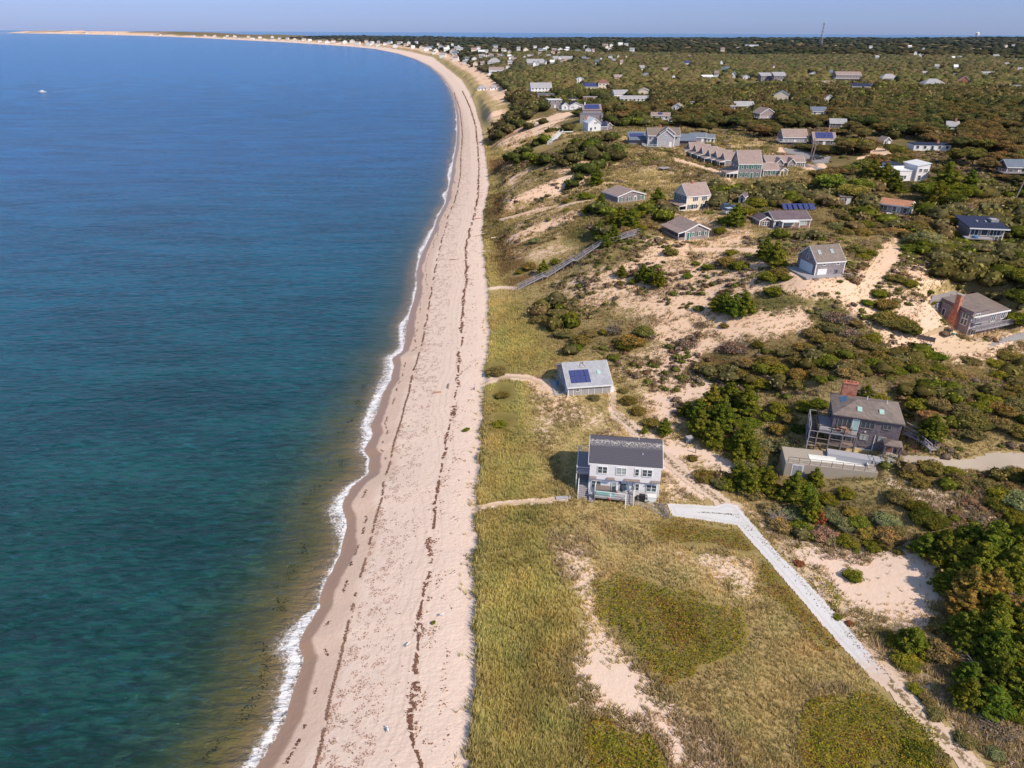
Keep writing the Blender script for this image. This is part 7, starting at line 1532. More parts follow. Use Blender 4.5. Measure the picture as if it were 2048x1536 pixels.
# shrubs and trees one can pick out: photo x, y of the middle, width in photo pixels, hue, kind, height/width
PLANTS = [
 # bluff and upper dune
 (1011, 384, 15, 'S', 's'), (1193, 361, 34, 'P', 'p'), (1137, 398, 26, 'S', 's'), (1174, 386, 40, 'S', 's'), (1134, 417, 18, 'S', 's'), (1171, 422, 18, 'P', 'p'),
 (1202, 404, 24, 'P', 'p'), (1314, 406, 40, 'P', 'p'), (1277, 423, 46, 'S', 's'), (1250, 432, 40, 'O', 's'), (1260, 445, 46, 'P', 'p'), (1240, 440, 34, 'P', 'p'), (1280, 450, 34, 'S', 's'), (1227, 450, 34, 'P', 'p'), (1199, 463, 30, 'P', 'p'),
 (1227, 475, 34, 'P', 'p'), (1212, 486, 26, 'P', 'p'), (1070, 476, 30, 'E', 's'), (1087, 540, 28, 'P', 'p'), (1112, 519, 28, 'S', 's'), (1059, 526, 38, 'O', 's'), (1039, 541, 20, 'S', 's'), (1098, 598, 44, 'P', 's'),
 (1112, 588, 28, 'S', 's'), (1087, 610, 34, 'P', 's'), (1165, 619, 12, 'S', 's'), (1243, 546, 26, 'P', 'p'), (1241, 562, 20, 'O', 's'), (1285, 552, 34, 'P', 'p'), (1300, 555, 36, 'P', 'p'), (1316, 565, 32, 'P', 'p'), (1266, 559, 24, 'P', 's'),
 (1375, 547, 27, 'P', 's'), (1341, 497, 38, 'O', 's'), (1459, 512, 62, 'O', 's'), (1440, 520, 40, 'G', 't'), (1462, 500, 30, 'S', 's'), (1417, 529, 30, 'P', 's'), (1479, 524, 44, 'S', 's'), (1490, 512, 40, 'G', 't'), (1392, 524, 20, 'S', 's'),
 (1210, 659, 28, 'B', 's'), (1162, 672, 50, 'O', 's'), (1180, 660, 40, 'W', 's'), (1150, 690, 34, 'P', 's'), (1128, 660, 44, 'W', 's'), (1266, 668, 64, 'O', 's'), (1250, 684, 44, 'D', 's'), (1288, 655, 46, 'O', 's'), (1230, 650, 44, 'G', 't'), (1230, 712, 22, 'S', 's'),
 (1448, 612, 40, 'P', 'p'), (1468, 620, 46, 'P', 'p'), (1434, 614, 34, 'P', 'p'), (1490, 616, 40, 'P', 'p'), (1490, 598, 20, 'P', 'p'), (1397, 612, 26, 'O', 's'), (1403, 642, 28, 'G', 't'), (1448, 648, 20, 'O', 's'), (1378, 678, 40, 'G', 't'), (1411, 723, 54, 'W', 's'),
 (1473, 682, 54, 'G', 't'), (1450, 690, 30, 'G', 't'), (1516, 685, 28, 'D', 's'), (1552, 702, 18, 'S', 's'), (1604, 707, 40, 'W', 's'), (1675, 620, 60, 'G', 't'), (1660, 645, 50, 'W', 's'), (1690, 650, 50, 'G', 't'), (1640, 670, 44, 'O', 's'), (1710, 640, 34, 'W', 's'),
 (1742, 668, 46, 'S', 's'), (1771, 622, 70, 'O', 's'), (1800, 632, 76, 'O', 's'), (1770, 600, 50, 'O', 's'), (1757, 580, 40, 'S', 's'), (1820, 648, 50, 'D', 's'), (1735, 600, 30, 'S', 's'),
 (1464, 760, 30, 'S', 's'), (1493, 763, 30, 'P', 's'), (1513, 760, 30, 'O', 's'), (992, 735, 44, 'W', 's'), (1005, 785, 30, 'O', 's'), (1000, 842, 34, 'S', 's'), (1187, 790, 30, 'E', 's'),
 # brush along the track and by the dunes
 (1355, 822, 24, 'G', 't'), (1329, 858, 36, 'P', 'p'), (1288, 862, 17, 'P', 'p'), (1302, 838, 38, 'O', 's'), (1258, 794, 40, 'O', 's'), (1276, 815, 40, 'O', 's'), (1248, 776, 26, 'W', 's'), (1411, 942, 50, 'O', 's'), (1385, 912, 26, 'O', 's'), (1440, 960, 40, 'W', 's'),
 (1395, 826, 50, 'P', 'p'), (1420, 812, 60, 'P', 'p'), (1455, 800, 60, 'P', 'p'), (1490, 812, 60, 'P', 'p'), (1400, 850, 56, 'P', 'p'), (1440, 840, 64, 'P', 'p'), (1480, 845, 50, 'S', 's'), (1500, 835, 50, 'S', 's'), (1425, 875, 56, 'P', 'p'), (1455, 880, 50, 'S', 's'), (1370, 822, 30, 'P', 'p'),
 (1560, 809, 50, 'P', 's'), (1540, 825, 44, 'S', 's'), (1610, 803, 55, 'S', 's'), (1640, 800, 40, 'S', 's'), (1580, 830, 44, 'O', 's'), (1560, 850, 46, 'Y', 's'), (1600, 850, 40, 'D', 's'),
 (1487, 882, 56, 'P', 'p'), (1500, 905, 50, 'P', 'p'), (1475, 915, 40, 'P', 'p'), (1545, 880, 54, 'E', 's'), (1570, 885, 50, 'E', 's'), (1537, 910, 54, 'E', 's'), (1530, 938, 50, 'S', 's'), (1478, 952, 50, 'P', 'p'), (1500, 970, 50, 'P', 'p'), (1530, 968, 54, 'P', 'p'), (1560, 975, 54, 'S', 's'),
 (1585, 980, 60, 'P', 'p'), (1628, 960, 36, 'P', 'p'), (1610, 985, 44, 'P', 'p'), (1692, 978, 44, 'S', 's'), (1655, 990, 46, 'S', 's'), (1545, 1010, 50, 'E', 's'), (1590, 1015, 54, 'E', 's'), (1620, 1020, 50, 'P', 'p'), (1660, 1020, 50, 'E', 's'), (1600, 1045, 50, 'S', 's'),
 (1637, 1036, 28, 'R', 'p'), (1555, 1032, 44, 'G', 't'), (1570, 1050, 36, 'Y', 's'), (1690, 1040, 50, 'E', 's'), (1720, 1036, 50, 'B', 's'), (1740, 1060, 50, 'Y', 's'), (1695, 1075, 50, 'S', 's'), (1660, 1070, 44, 'E', 's'), (1700, 1015, 40, 'Y', 's'), (1775, 1028, 60, 'E', 's'), (1790, 1050, 44, 'W', 's'), (1630, 1065, 40, 'S', 's'), (1713, 1096, 20, 'P', 's'), (1745, 1085, 40, 'S', 's'), (1770, 1080, 36, 'O', 's'),
 (1706, 1142, 46, 'S', 's'), (1796, 1099, 22, 'O', 's'), (1594, 1091, 11, 'S', 's'), (1598, 1122, 24, 'R', 's'), (1675, 1230, 20, 'S', 's'), (1700, 1243, 20, 'R', 's'),
 # by the dark shingled house
 (1862, 860, 56, 'P', 'p'), (1945, 822, 84, 'O', 's'), (1920, 835, 50, 'W', 's'), (1817, 792, 17, 'B', 's'), (1833, 808, 22, 'B', 's'), (1904, 740, 56, 'O', 's'), (1874, 732, 40, 'S', 's'), (1730, 790, 36, 'P', 'p'), (1750, 782, 60, 'S', 's'), (1817, 938, 46, 'O', 's'), (1840, 955, 46, 'O', 's'), (1850, 1020, 70, 'D', 's'), (1868, 1030, 60, 'D', 's'), (1835, 1005, 50, 'D', 's'),
 (1910, 1030, 26, 'S', 's'), (1957, 1026, 40, 'G', 't'), (2010, 975, 70, 'S', 's'), (2040, 985, 80, 'E', 's'), (1990, 1000, 50, 'D', 's'), (2030, 1020, 60, 'S', 's'), (2017, 700, 56, 'O', 's'), (2040, 712, 46, 'O', 's'), (1985, 800, 40, 'W', 's'), (2030, 770, 50, 'O', 's'),
 (1680, 560, 14, 'S', 's'), (1530, 505, 46, 'P', 'p'), (1548, 520, 46, 'P', 'p'), (1560, 500, 36, 'S', 's'), (1540, 545, 50, 'P', 's'), (1570, 550, 30, 'P', 's'), (1545, 575, 44, 'S', 's'), (1560, 538, 40, 'O', 's'), (1640, 470, 34, 'S', 's'), (1680, 476, 20, 'S', 's'), (1712, 492, 46, 'O', 's'), (1740, 500, 34, 'S', 's'), (1725, 508, 30, 'P', 's'),
 (1790, 548, 44, 'O', 's'), (1820, 560, 36, 'S', 's'), (1860, 580, 20, 'S', 's'), (1868, 602, 22, 'S', 's'), (1835, 470, 70, 'E', 's'), (1860, 490, 60, 'S', 's'), (1900, 500, 70, 'S', 's'), (1820, 490, 44, 'S', 's'),
 # grove on the right
 (1845, 1095, 50, 'P', 'p'), (1880, 1090, 60, 'P', 'p'), (1930, 1080, 70, 'P', 'p'), (1975, 1095, 90, 'P', 'p'), (2030, 1100, 90, 'P', 'p'), (1905, 1120, 70, 'P', 'p'), (1950, 1135, 90, 'P', 'p'), (2010, 1145, 90, 'P', 'p'), (1890, 1165, 56, 'P', 'p'), (1930, 1180, 80, 'Y', 'p'), (1975, 1180, 80, 'Y', 'p'), (2020, 1200, 70, 'G', 't'),
 (1925, 1215, 70, 'Y', 'p'), (1985, 1225, 80, 'P', 'p'), (1930, 1255, 80, 'P', 'p'), (1975, 1265, 90, 'P', 'p'), (2035, 1240, 80, 'P', 'p'), (1925, 1290, 50, 'P', 'p'), (1985, 1300, 80, 'P', 'p'), (2040, 1300, 90, 'P', 'p'), (1820, 1280, 60, 'P', 'p'), (1850, 1290, 60, 'S', 's'), (1790, 1275, 50, 'S', 's'), (1815, 1310, 60, 'P', 's'), (1770, 1260, 30, 'W', 's'),
 (1905, 1312, 34, 'Y', 's'), (1935, 1350, 60, 'P', 'p'), (1990, 1350, 80, 'P', 'p'), (2040, 1370, 90, 'P', 'p'), (1930, 1390, 60, 'P', 'p'), (1980, 1400, 70, 'P', 'p'), (2030, 1420, 50, 'P', 's'), (1830, 1370, 34, 'S', 's'), (1855, 1395, 36, 'W', 's'), (1995, 1445, 60, 'G', 't'), (1960, 1430, 40, 'G', 't'), (1837, 1490, 70, 'D', 's'), (1870, 1500, 60, 'W', 's'), (1930, 1470, 50, 'W', 's'), (1990, 1500, 40, 'E', 's'), (2040, 1400, 50, 'P', 'p'), (1870, 1420, 40, 'W', 's'),
]
PLANTS += [(1655, 372, 70, 'B', 'd'), (1700, 385, 64, 'Y', 'd'), (1720, 372, 50, 'B', 'd'), (1740, 360, 50, 'P', 'p'), (1765, 362, 54, 'P', 'p'), (1785, 375, 40, 'P', 'p'), (1760, 395, 44, 'W', 'd'), (1850, 385, 60, 'P', 'd'), (1885, 375, 64, 'P', 'p'), (1915, 385, 66, 'P', 'd'), (1935, 375, 50, 'P', 'p'), (1870, 400, 50, 'P', 'p'), (1900, 402, 50, 'D', 'd'),
 (1640, 372, 40, 'Y', 'd'), (1840, 455, 36, 'P', 's'), (1800, 445, 30, 'E', 's'), (1880, 440, 44, 'Y', 's'), (1910, 445, 44, 'Y', 'd'), (1900, 462, 36, 'S', 's'), (1955, 440, 44, 'R', 's'), (1870, 425, 30, 'R', 's'), (1960, 500, 44, 'E', 'd'), (1850, 480, 60, 'E', 'd'), (1470, 440, 44, 'P', 'p'), (1450, 435, 40, 'S', 's'), (1490, 425, 40, 'S', 'd'), (1510, 412, 44, 'S', 'd'), (1530, 420, 40, 'P', 's'), (1440, 455, 34, 'S', 's'), (1545, 385, 44, 'B', 's'), (1580, 380, 50, 'S', 's'), (1500, 378, 36, 'S', 's'), (1455, 388, 18, 'P', 's'), (2035, 600, 60, 'D', 'd'), (2030, 640, 50, 'P', 'd'), (2045, 560, 60, 'P', 'd')]
KINDS = {'d': ('woodland_tree', 'tree', .85), 'p': ('pine_tree', 'pine', 1.02), 's': ('shrub', 'shrub', .95), 't': ('bare_shrub', 'twig', .9)}
HNAME = {'P': 'dark green', 'S': 'leafy green', 'O': 'olive brown', 'R': 'rust red', 'G': 'leafless grey twiggy', 'B': 'bright lime green', 'Y': 'yellow ochre', 'E': 'pale sage green', 'D': 'dense dark', 'W': 'dull olive'}
def region(px, py):
    if px > 1840 and py > 1060: return 'in the grove at the right edge of the photo'
    if px > 1560 and py > 1060 and px <= 1840: return 'on the bare sand right of the white driveway'
    if px > 1440 and py > 860 and px < 1820: return 'in the thicket below the concrete pool terrace'
    if px >= 1820 and py > 640: return 'on the slope behind the curved concrete driveway'
    if px < 1560 and py > 770: return 'beside the sandy track behind the pale grey house'
    if px > 1620 and py < 470: return 'around the white modern house and the orange roofed house'
    if py < 470 and px > 1400: return 'between the cottage row and the pergola house'
    if px < 1130 and py > 560: return 'on the grassy dune next to the beach'
    if px < 1340 and py < 500: return 'on the bluff around the two small cottages'
    if py < 600: return 'on the sand around the garage house on the hill'
    return 'scattered on the open sandy slope above the solar house'
nplants = 0; BUSY = []
seen_lab = {}
for (px, py, wpx, hue, kd) in PLANTS:
    nm, kind, asp = KINDS[kd]
    x, y, z = og(px, py + wpx * .28)
    dep = proj(np.array([x]), np.array([y]), np.array([z]))[2][0]
    w_ = wpx * dep / FPX * 1.05
    if kd == 's' and wpx > 50: asp = .75
    h_ = w_ * asp * (.88 if kd == 'p' else .66) * (.9 + .2 * rnd.random())
    lab = '%s %s %s' % (HNAME[hue], {'p': 'pine tree', 's': 'rounded shrub', 't': 'shrub', 'd': 'broad crowned tree'}[kd], region(px, py))
    if kd == 't': lab = 'leafless grey twiggy shrub ' + region(px, py)
    o = plant(nm, kind, hue, x, y, w_, h_, lab, None)
    seen_lab.setdefault(lab, []).append(o); BUSY.append((x, y, w_ * .5)); nplants += 1
# dead, silvery trees lying in the grove and by the thicket
for i, (px, py, wpx, lab) in enumerate([(1945, 1325, 60, 'dead silvery tree with bare branches low in the right hand grove'), (1811, 1262, 50, 'fallen grey dead tree at the edge of the grove by the sand'), (2025, 1185, 70, 'bare grey dead tree among yellow pines at the right edge'),
      (1556, 1034, 50, 'dead grey branches sprawling at the thicket edge beside the white driveway'), (1735, 784, 46, 'bare dead tree leaning behind the big brick chimney'), (1640, 395, 30, 'bare branched tree on the grass above the solar array')]):
    x, y, z = og(px, py + 8); dep = proj(np.array([x]), np.array([y]), np.array([z]))[2][0]; w_ = wpx * dep / FPX
    o = bpy.data.objects.new('dead_tree', DEAD[i % 3]); COL.objects.link(o); o.location = (x, y, z + .3); o.scale = (w_, w_, w_ * .9); o.rotation_euler = (0, 0, i * 1.3)
    o['label'] = lab; o['category'] = 'dead tree'

# ------------------------------------------------------------------ scrub and forest: nearest ones one by one, the rest as one mass
HB = []       # ground taken by buildings, yards, paths: filled by the building code (x, y, radius)
for b in HOUSE_SPOTS: HB.append(b)
HBn = np.array(HB) if HB else np.zeros((0, 3))
def free(x, y, r):
    ok = np.ones(x.shape, bool)
    for (bx, by, br, c, s_, hw, hd) in HB:
        m = (np.abs(x - bx) < br + 12) & (np.abs(y - by) < br + 12)
        if not m.any(): continue
        lx = (x[m] - bx) * c + (y[m] - by) * s_; ly = -(x[m] - bx) * s_ + (y[m] - by) * c
        ok[m] &= np.hypot(np.maximum(np.abs(lx) - hw, 0), np.maximum(np.abs(ly) - hd, 0)) > r[m] * .8 + .15
    return ok
def clear_view(x, y, z, r):
    """keep house fronts visible: nothing planted right in front of a house"""
    ok = np.ones(x.shape, bool)
    for (bx, by, br, *_r) in HB:
        d = math.hypot(bx, by); ux, uy = bx / d, by / d
        lx = (x - bx) * ux + (y - by) * uy; ly = -(x - bx) * uy + (y - by) * ux
        ok &= ~((lx < 0) & (lx > -br * 1.5 - 2 - d * .008) & (np.abs(ly) < br * 1.0 + r * .5))
    return ok
def low_view(x, y, z):
    """plants on the slope below a house stay low"""
    k = np.ones(x.shape)
    for (bx, by, br, *_r) in HB:
        d = math.hypot(bx, by); ux, uy = bx / d, by / d; L = min(5.5 / max((CAMZ - 24) / d, .02), 90)
        lx = (x - bx) * ux + (y - by) * uy; ly = -(x - bx) * uy + (y - by) * ux
        m = (lx < 2) & (lx > -L) & (np.abs(ly) < br * 1.15)
        k[m] = np.minimum(k[m], .22 + .6 * np.clip(-lx[m] / L, 0, 1))
    return k
def thin(x, y, r, fac=1.0):
    """drop points nearer than the sum of their radii, using a grid of cells"""
    keep = []; cell = {}
    for i in range(len(x)):
        c = max(r[i], .5) * 2 * fac; k = (int(x[i] // 6), int(y[i] // 6)); ok = True
        n = int(c // 6) + 1
        for a in range(-n, n + 1):
            for b in range(-n, n + 1):
                for j in cell.get((k[0] + a, k[1] + b), ()):
                    if (x[i] - x[j]) ** 2 + (y[i] - y[j]) ** 2 < ((r[i] + r[j]) * fac) ** 2: ok = False; break
                if not ok: break
            if not ok: break
        if ok: keep.append(i); cell.setdefault(k, []).append(i)
    return np.array(keep, int)
CLEARP = [SHELL, TRACK1 + TRACK1[::-1], DRIVE_C, DRIVE_D, PAVE_J, [(1725, 560), (1755, 500), (1780, 476), (1810, 480), (1800, 520), (1760, 560), (1740, 600), (1690, 600)],
 [(1838, 668), (1880, 655), (1900, 682), (2000, 686), (1960, 706), (1900, 716), (1850, 694)], [(1100, 205), (1160, 240), (1150, 262), (1110, 262), (1085, 240)], [(1160, 232), (1190, 262), (1140, 268)],
 [(1560, 930), (1760, 965), (1750, 985), (1560, 960)], [(1500, 462), (1620, 462), (1620, 474), (1500, 474)], [(1590, 345), (1680, 320), (1700, 350), (1640, 370)],
 [(1440, 355), (1620, 350), (1620, 372), (1440, 380)], [(1300, 330), (1440, 380), (1330, 380), (1180, 350)]]
def scatter(n, d0, d1, a0, a1, pw, seed):
    g = np.random.default_rng(seed); u = g.random(n)
    e = 1 - pw
    D = ((d0 ** e) + u * (d1 ** e - d0 ** e)) ** (1 / e); a = a0 + (a1 - a0) * g.random(n)
    return D * np.sin(a), D * np.cos(a), g
x, y, g = scatter(125000, 45, 1500, R(-12), R(44), 0.0, 61)
z = gz(x, y); dd, _ = dune_d(x, y); zn_ = zones(x, y, z, dd)
px, py, dep = proj(x, y, z)
D = np.hypot(x, y)
mass = vnoise(x, y, 26, 71) * .5 + vnoise(x, y, 9, 72) * .5
ok = (zn_['brush'] > .5) & (zn_['sand'] < .55) & (mass > .43 - .23 * sst(300, 500, D)) & (dd > 6) & (px > -100) & (px < 2500) & (py < 2200)
for p in CLEARP: ok &= poly_sd(px, py, p) < -1
steep = (dd < 45) & (D > 420); ok &= ((px > 1330) | (D > 430) | (mass > .52)); ok &= ~steep | (g.random(len(x)) < .35)
x, y, z, px, py, D, dd = [q[ok] for q in (x, y, z, px, py, D, dd)]
tree_like = ((D > 230) & (py < 372) & (px > 1330)) | (D > 400)
wid = np.where(tree_like, 3.3 + 2.6 * g.random(len(x)) + D * .0028, 1.5 + 2.2 * g.random(len(x)) ** 1.5 + D * .003)
wid = np.where((py < 470) & ~tree_like, wid * 1.25, wid)
o_ = np.argsort(-wid / 1.0 + D * .0); x, y, z, px, py, D, wid, tree_like, dd = [q[o_] for q in (x, y, z, px, py, D, wid, tree_like, dd)]
fr = free(x, y, wid * .5) & clear_view(x, y, z, wid); x, y, z, px, py, D, wid, tree_like, dd = [q[fr] for q in (x, y, z, px, py, D, wid, tree_like, dd)]
k = thin(x, y, wid * .5, .72); x, y, z, px, py, D, wid, tree_like, dd = [q[k] for q in (x, y, z, px, py, D, wid, tree_like, dd)]
hn = vnoise(x, y, 60, 81); hn2 = g.random(len(x)); HF = low_view(x, y, z)
def fhue(i):
    if tree_like[i]:
        s = hn[i] * .6 + hn2[i] * .4
        c = (.16, .165, .055) if s < .28 else (.215, .19, .065) if s < .5 else (.26, .195, .08) if s < .72 else (.22, .22, .056) if s < .88 else (.31, .21, .085)
    else:
        s = hn[i] * .45 + hn2[i] * .55
        c = HUE['P'] if s < .12 else HUE['O'] if s < .36 else HUE['W'] if s < .55 else HUE['S'] if s < .68 else (.40, .28, .12) if s < .86 else HUE['G']
        if px[i] < 1260 and py[i] < 440: c = (.17, .19, .045) if s < .5 else (.20, .17, .06) if s < .75 else HUE['P']
    return c
app = wid / D; app[(px < 0) | (px > 2048) | (py > 1536)] = 0
rank = np.argsort(-app)
quota = {True: 285, False: 290 - 0}
done = {True: 0, False: 0}; single = np.zeros(len(x), bool)
for i in rank:
    tl = bool(tree_like[i])
    if done[tl] < (285 if tl else 120) and app[i] > 0: done[tl] += 1; single[i] = True
def freg(px, py, tl):
    if tl:
        return ('in the wood behind the six gabled cottages', 'in the brown wood at the right of the upper photo', 'in the wood behind the houses on the bluff')[0 if px < 1640 and px > 1330 else 1 if px >= 1640 else 2]
    if px < 1320 and py < 460: return 'in the green scrub covering the bluff slope'
    if px > 1840 and py > 1060: return 'in the grove at the right edge of the photo'
    if py > 860: return 'in the scrub below the concrete pool terrace'
    if py > 640: return 'in the brown scrub above the dark shingled house'
    return 'in the thick scrub between the hilltop houses'
for i in np.where(single)[0]:
    tl = bool(tree_like[i]); c = fhue(i)
    gr = c[1] / c[0]
    tone = 'dark green' if gr > 1.12 else 'olive green' if gr > .9 else 'brownish' if gr > .76 else 'russet brown'
    kind = 'tree' if tl else 'shrub'
    hh = wid[i] * (.85 if tl else .72) * HF[i]
    lab = '%s %s %s' % (tone, 'round crowned tree' if tl else 'low bush', freg(px[i], py[i], tl))
    o = plant('woodland_tree' if tl else 'bush', kind, c, x[i], y[i], wid[i] * 1.15, hh, lab, None, z[i])
    seen_lab.setdefault(lab, []).append(o)
for lab, os_ in seen_lab.items():
    if len(os_) > 1:
        for o in os_: o['group'] = lab
# the rest as one mass of crowns
def crowns(x, y, z, w, h, cols, sub, leafn, g, name, label):
    v, f = ico(sub); n = len(x); nv = len(v)
    k = 1 + .24 * g.normal(size=(n, nv, 1))
    VV = v[None] * k; up = .5 + .5 * v[:, 2]
    ang = g.random(n) * 6.28; ca, sa = np.cos(ang)[:, None], np.sin(ang)[:, None]
    X = (VV[..., 0] * ca - VV[..., 1] * sa) * (w * .52)[:, None] + x[:, None]
    Y_ = (VV[..., 0] * sa + VV[..., 1] * ca) * (w * .52)[:, None] + y[:, None]
    Z_ = VV[..., 2] * (h * .5)[:, None] + (z + h * .5)[:, None]
    AV = np.stack([X, Y_, Z_], -1).reshape(-1, 3)
    AC = (cols[:, None, :] * ((.28 + .25 * up[None, :, None]) if leafn > 40 else (.62 + .45 * up[None, :, None])) * (1 + .22 * g.normal(size=(n, nv, 1)))).reshape(-1, 3)  # lighter tops and darker cores: light and shade painted into the crowns
    AF = (f[None] + (np.arange(n) * nv)[:, None, None]).reshape(-1, 3)
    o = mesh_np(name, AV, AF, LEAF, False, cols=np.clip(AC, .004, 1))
    o['kind'] = 'stuff'; o['label'] = label; o['category'] = 'trees'
    if leafn:
        u = unitv(n * leafn, g); u[:, 2] = np.abs(u[:, 2]) * .85 + u[:, 2] * .15
        rep = np.repeat(np.arange(n), leafn); rr = 1.0 + .28 * g.normal(size=n * leafn)
        C = np.stack([x[rep] + u[:, 0] * rr * w[rep] * .5, y[rep] + u[:, 1] * rr * w[rep] * .5, z[rep] + h[rep] * .5 + u[:, 2] * rr * h[rep] * .5], 1)
        nn = u + .5 * g.normal(size=u.shape); nn /= np.linalg.norm(nn, axis=1)[:, None]
        LV = quads(C, nn, w[rep] * .145 * (.6 + .8 * g.random(len(rep))), g, .8)
        cc = cols[rep] * (np.clip(.62 + .5 * u[:, 2] + .28 * g.normal(size=len(rep)), .2, 1.6))[:, None]  # upward leaves painted lighter, as if lit from above
        o2 = mesh_np(name + '_leaves', LV, np.arange(len(LV)).reshape(-1, 4), LEAF, False, cols=np.repeat(cc, 4, 0)); o2.parent = o
        o2.name = 'leaves'; o2['kind'] = 'stuff'
    return o
r_ = ~single
cols = np.array([fhue(i) for i in np.where(r_)[0]]) * (.85 + .3 * g.random(r_.sum()))[:, None]
n_ = r_ & (D < 620); m_ = (D < 620)[r_]
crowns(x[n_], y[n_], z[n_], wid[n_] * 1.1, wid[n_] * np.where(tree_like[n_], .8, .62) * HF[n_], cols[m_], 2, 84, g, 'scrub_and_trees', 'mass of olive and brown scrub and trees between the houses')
n_ = r_ & (D >= 620); m_ = (D >= 620)[r_]
cols = cols * (1 - .24 * sst(450, 1100, D[r_]))[:, None] + np.array([.004, .010, .018]) * sst(500, 1300, D[r_])[:, None]  # far crowns dimmed and blued: distance haze painted into their colour
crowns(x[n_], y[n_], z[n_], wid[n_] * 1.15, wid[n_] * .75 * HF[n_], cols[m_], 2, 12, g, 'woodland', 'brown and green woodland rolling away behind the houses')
# low scrub: dwarf bushes dotted through the sand and dry grass
x, y, g = scatter(60000, 80, 420, R(-9), R(42), -.4, 63)
z = gz(x, y); dd, _ = dune_d(x, y); q = zones(x, y, z, dd); px, py, dep = proj(x, y, z)
cl = vnoise(x, y, 11, 171) * .5 + vnoise(x, y, 3.5, 172) * .5
ok = (dd > 7) & (px > 930) & (px < 2500) & (py < 1100) & (z > 6.0) & (cl > .495 + .16 * sst(.6, .95, q['sand']) + .10 * (dd < 42) * (y > 165)) & free(x, y, x * 0 + .6) & (q['green'] < .4)
for p in CLEARP: ok &= poly_sd(px, py, p) < -1
for p, w_ in SAND_LINES: ok &= line_d(px, py, p) / w_ > .9
tr_ = np.minimum(line_d(px, py, TRACK1), line_d(px, py, TRACK2)) * dep / FPX; ok &= tr_ > 2
x, y, z = x[ok], y[ok], z[ok]; n = len(x); w_ = (.45 + .9 * g.random(n) ** 2) * (1 + .0025 * y)
k = thin(x, y, w_ * .5, .6); x, y, z, w_ = x[k], y[k], z[k], w_[k]; n = len(x)
pal = np.array([(.42, .30, .14), (.34, .28, .10), (.27, .27, .065), (.42, .30, .21), (.40, .24, .13), (.21, .23, .045)]); hn = vnoise(x, y, 13, 173)
cols = pal[np.clip((hn * 3.2 + g.random(n) * 3.2).astype(int), 0, 5)] * (.8 + .5 * g.random(n))[:, None]
w_ = w_ * 1.15
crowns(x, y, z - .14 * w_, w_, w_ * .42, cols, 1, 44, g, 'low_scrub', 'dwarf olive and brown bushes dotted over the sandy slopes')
# distant forest
x, y, g = scatter(15000, 1100, 5200, R(-22), R(46), .35, 62)
z = gz(x, y); dd, _ = dune_d(x, y); do, _ = side_d(x, y, OUTER)
D = np.hypot(x, y); ok = (dd > 40) & (do > 60) & (z > 6) & free(x, y, np.full(x.shape, 6.)); x, y, z, D = x[ok], y[ok], z[ok], D[ok]
w_ = 7 + D * .0042 + 4 * g.random(len(x)); hn = vnoise(x, y, 160, 83)[:, None]
cols = (np.array([.050, .066, .030]) * (1 - hn) + np.array([.105, .085, .038]) * hn) * (.75 + .5 * g.random(len(x)))[:, None]
cols = cols * (1 - .25 * sst(1500, 5000, D))[:, None] + np.array([.02, .03, .045]) * sst(1200, 5000, D)[:, None]  # blue haze of distance painted into the forest colour
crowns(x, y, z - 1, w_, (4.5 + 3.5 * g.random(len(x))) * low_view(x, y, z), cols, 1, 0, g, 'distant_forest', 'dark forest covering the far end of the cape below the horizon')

# ------------------------------------------------------------------ grass, dune tufts, leafy ground cover
def tufts(name, label, x, y, hgt, cols, nb, g, lean=.4, spread=.18, wd=.035):
    z = gz(x, y); n = len(x); rep = np.repeat(np.arange(n), nb); N = len(rep)
    a = g.random(N) * 6.28; r = spread * g.random(N)
    bx = x[rep] + r * np.cos(a); by = y[rep] + r * np.sin(a); bz = z[rep] - .04
    h = hgt[rep] * (.6 + .6 * g.random(N)); la = a + .6 * g.normal(size=N); L = lean * h * (.4 + g.random(N))
    tx = bx + L * np.cos(la) + .22 * h; ty = by + L * np.sin(la) + .1 * h; tz = bz + h
    wx = -np.sin(la) * wd * (1 + h); wy = np.cos(la) * wd * (1 + h)
    V = np.stack([np.stack([bx - wx, by - wy, bz], 1), np.stack([bx + wx, by + wy, bz], 1), np.stack([tx, ty, tz], 1)], 1).reshape(-1, 3)
    c = cols[rep] * (.84 + .32 * g.random(N))[:, None]
    C = np.repeat(c, 3, 0); C[2::3] *= 1.15
    o = mesh_np(name, V, np.arange(len(V)).reshape(-1, 3), GRASS, False, cols=C)
    o['kind'] = 'stuff'; o['label'] = label; o['category'] = 'grass'
    return o
g = np.random.default_rng(91)
def cand(n, x0, x1, y0, y1, pw):
    u = g.random(n); e = 1 - pw; yy = ((y0 ** e) + u * (y1 ** e - y0 ** e)) ** (1 / e)
    xx = x0 + (x1 - x0) * g.random(n); return xx, yy
x, y = cand(370000, -8, 130, 22, 240, 1.35)
z = gz(x, y); dd, _ = dune_d(x, y); q = zones(x, y, z, dd); px, py, dep = proj(x, y, z)
D = np.hypot(x, y)
ok = ((dd > .2) | ((dd > -1.3) & (g.random(len(x)) < .05) & (vnoise(x, y, 2.2, 106) > .5))) & (px > -60) & (px < 2500) & (py < 2300) & free(x, y, x * 0 + .2)
for p in [SHELL, DRIVE_C, DRIVE_D, PAVE_J]: ok &= poly_sd(px, py, p) < 0
tr = np.minimum(line_d(px, py, TRACK1), line_d(px, py, TRACK2)) * dep / FPX; ok &= tr > 1.5
pth = np.full(x.shape, 99.0)
for p, w_ in SAND_LINES: pth = np.minimum(pth, line_d(px, py, p) / w_)
ok &= pth > .5
cl = vnoise(x, y, 1.6, 93) * .55 + vnoise(x, y, .6, 94) * .45
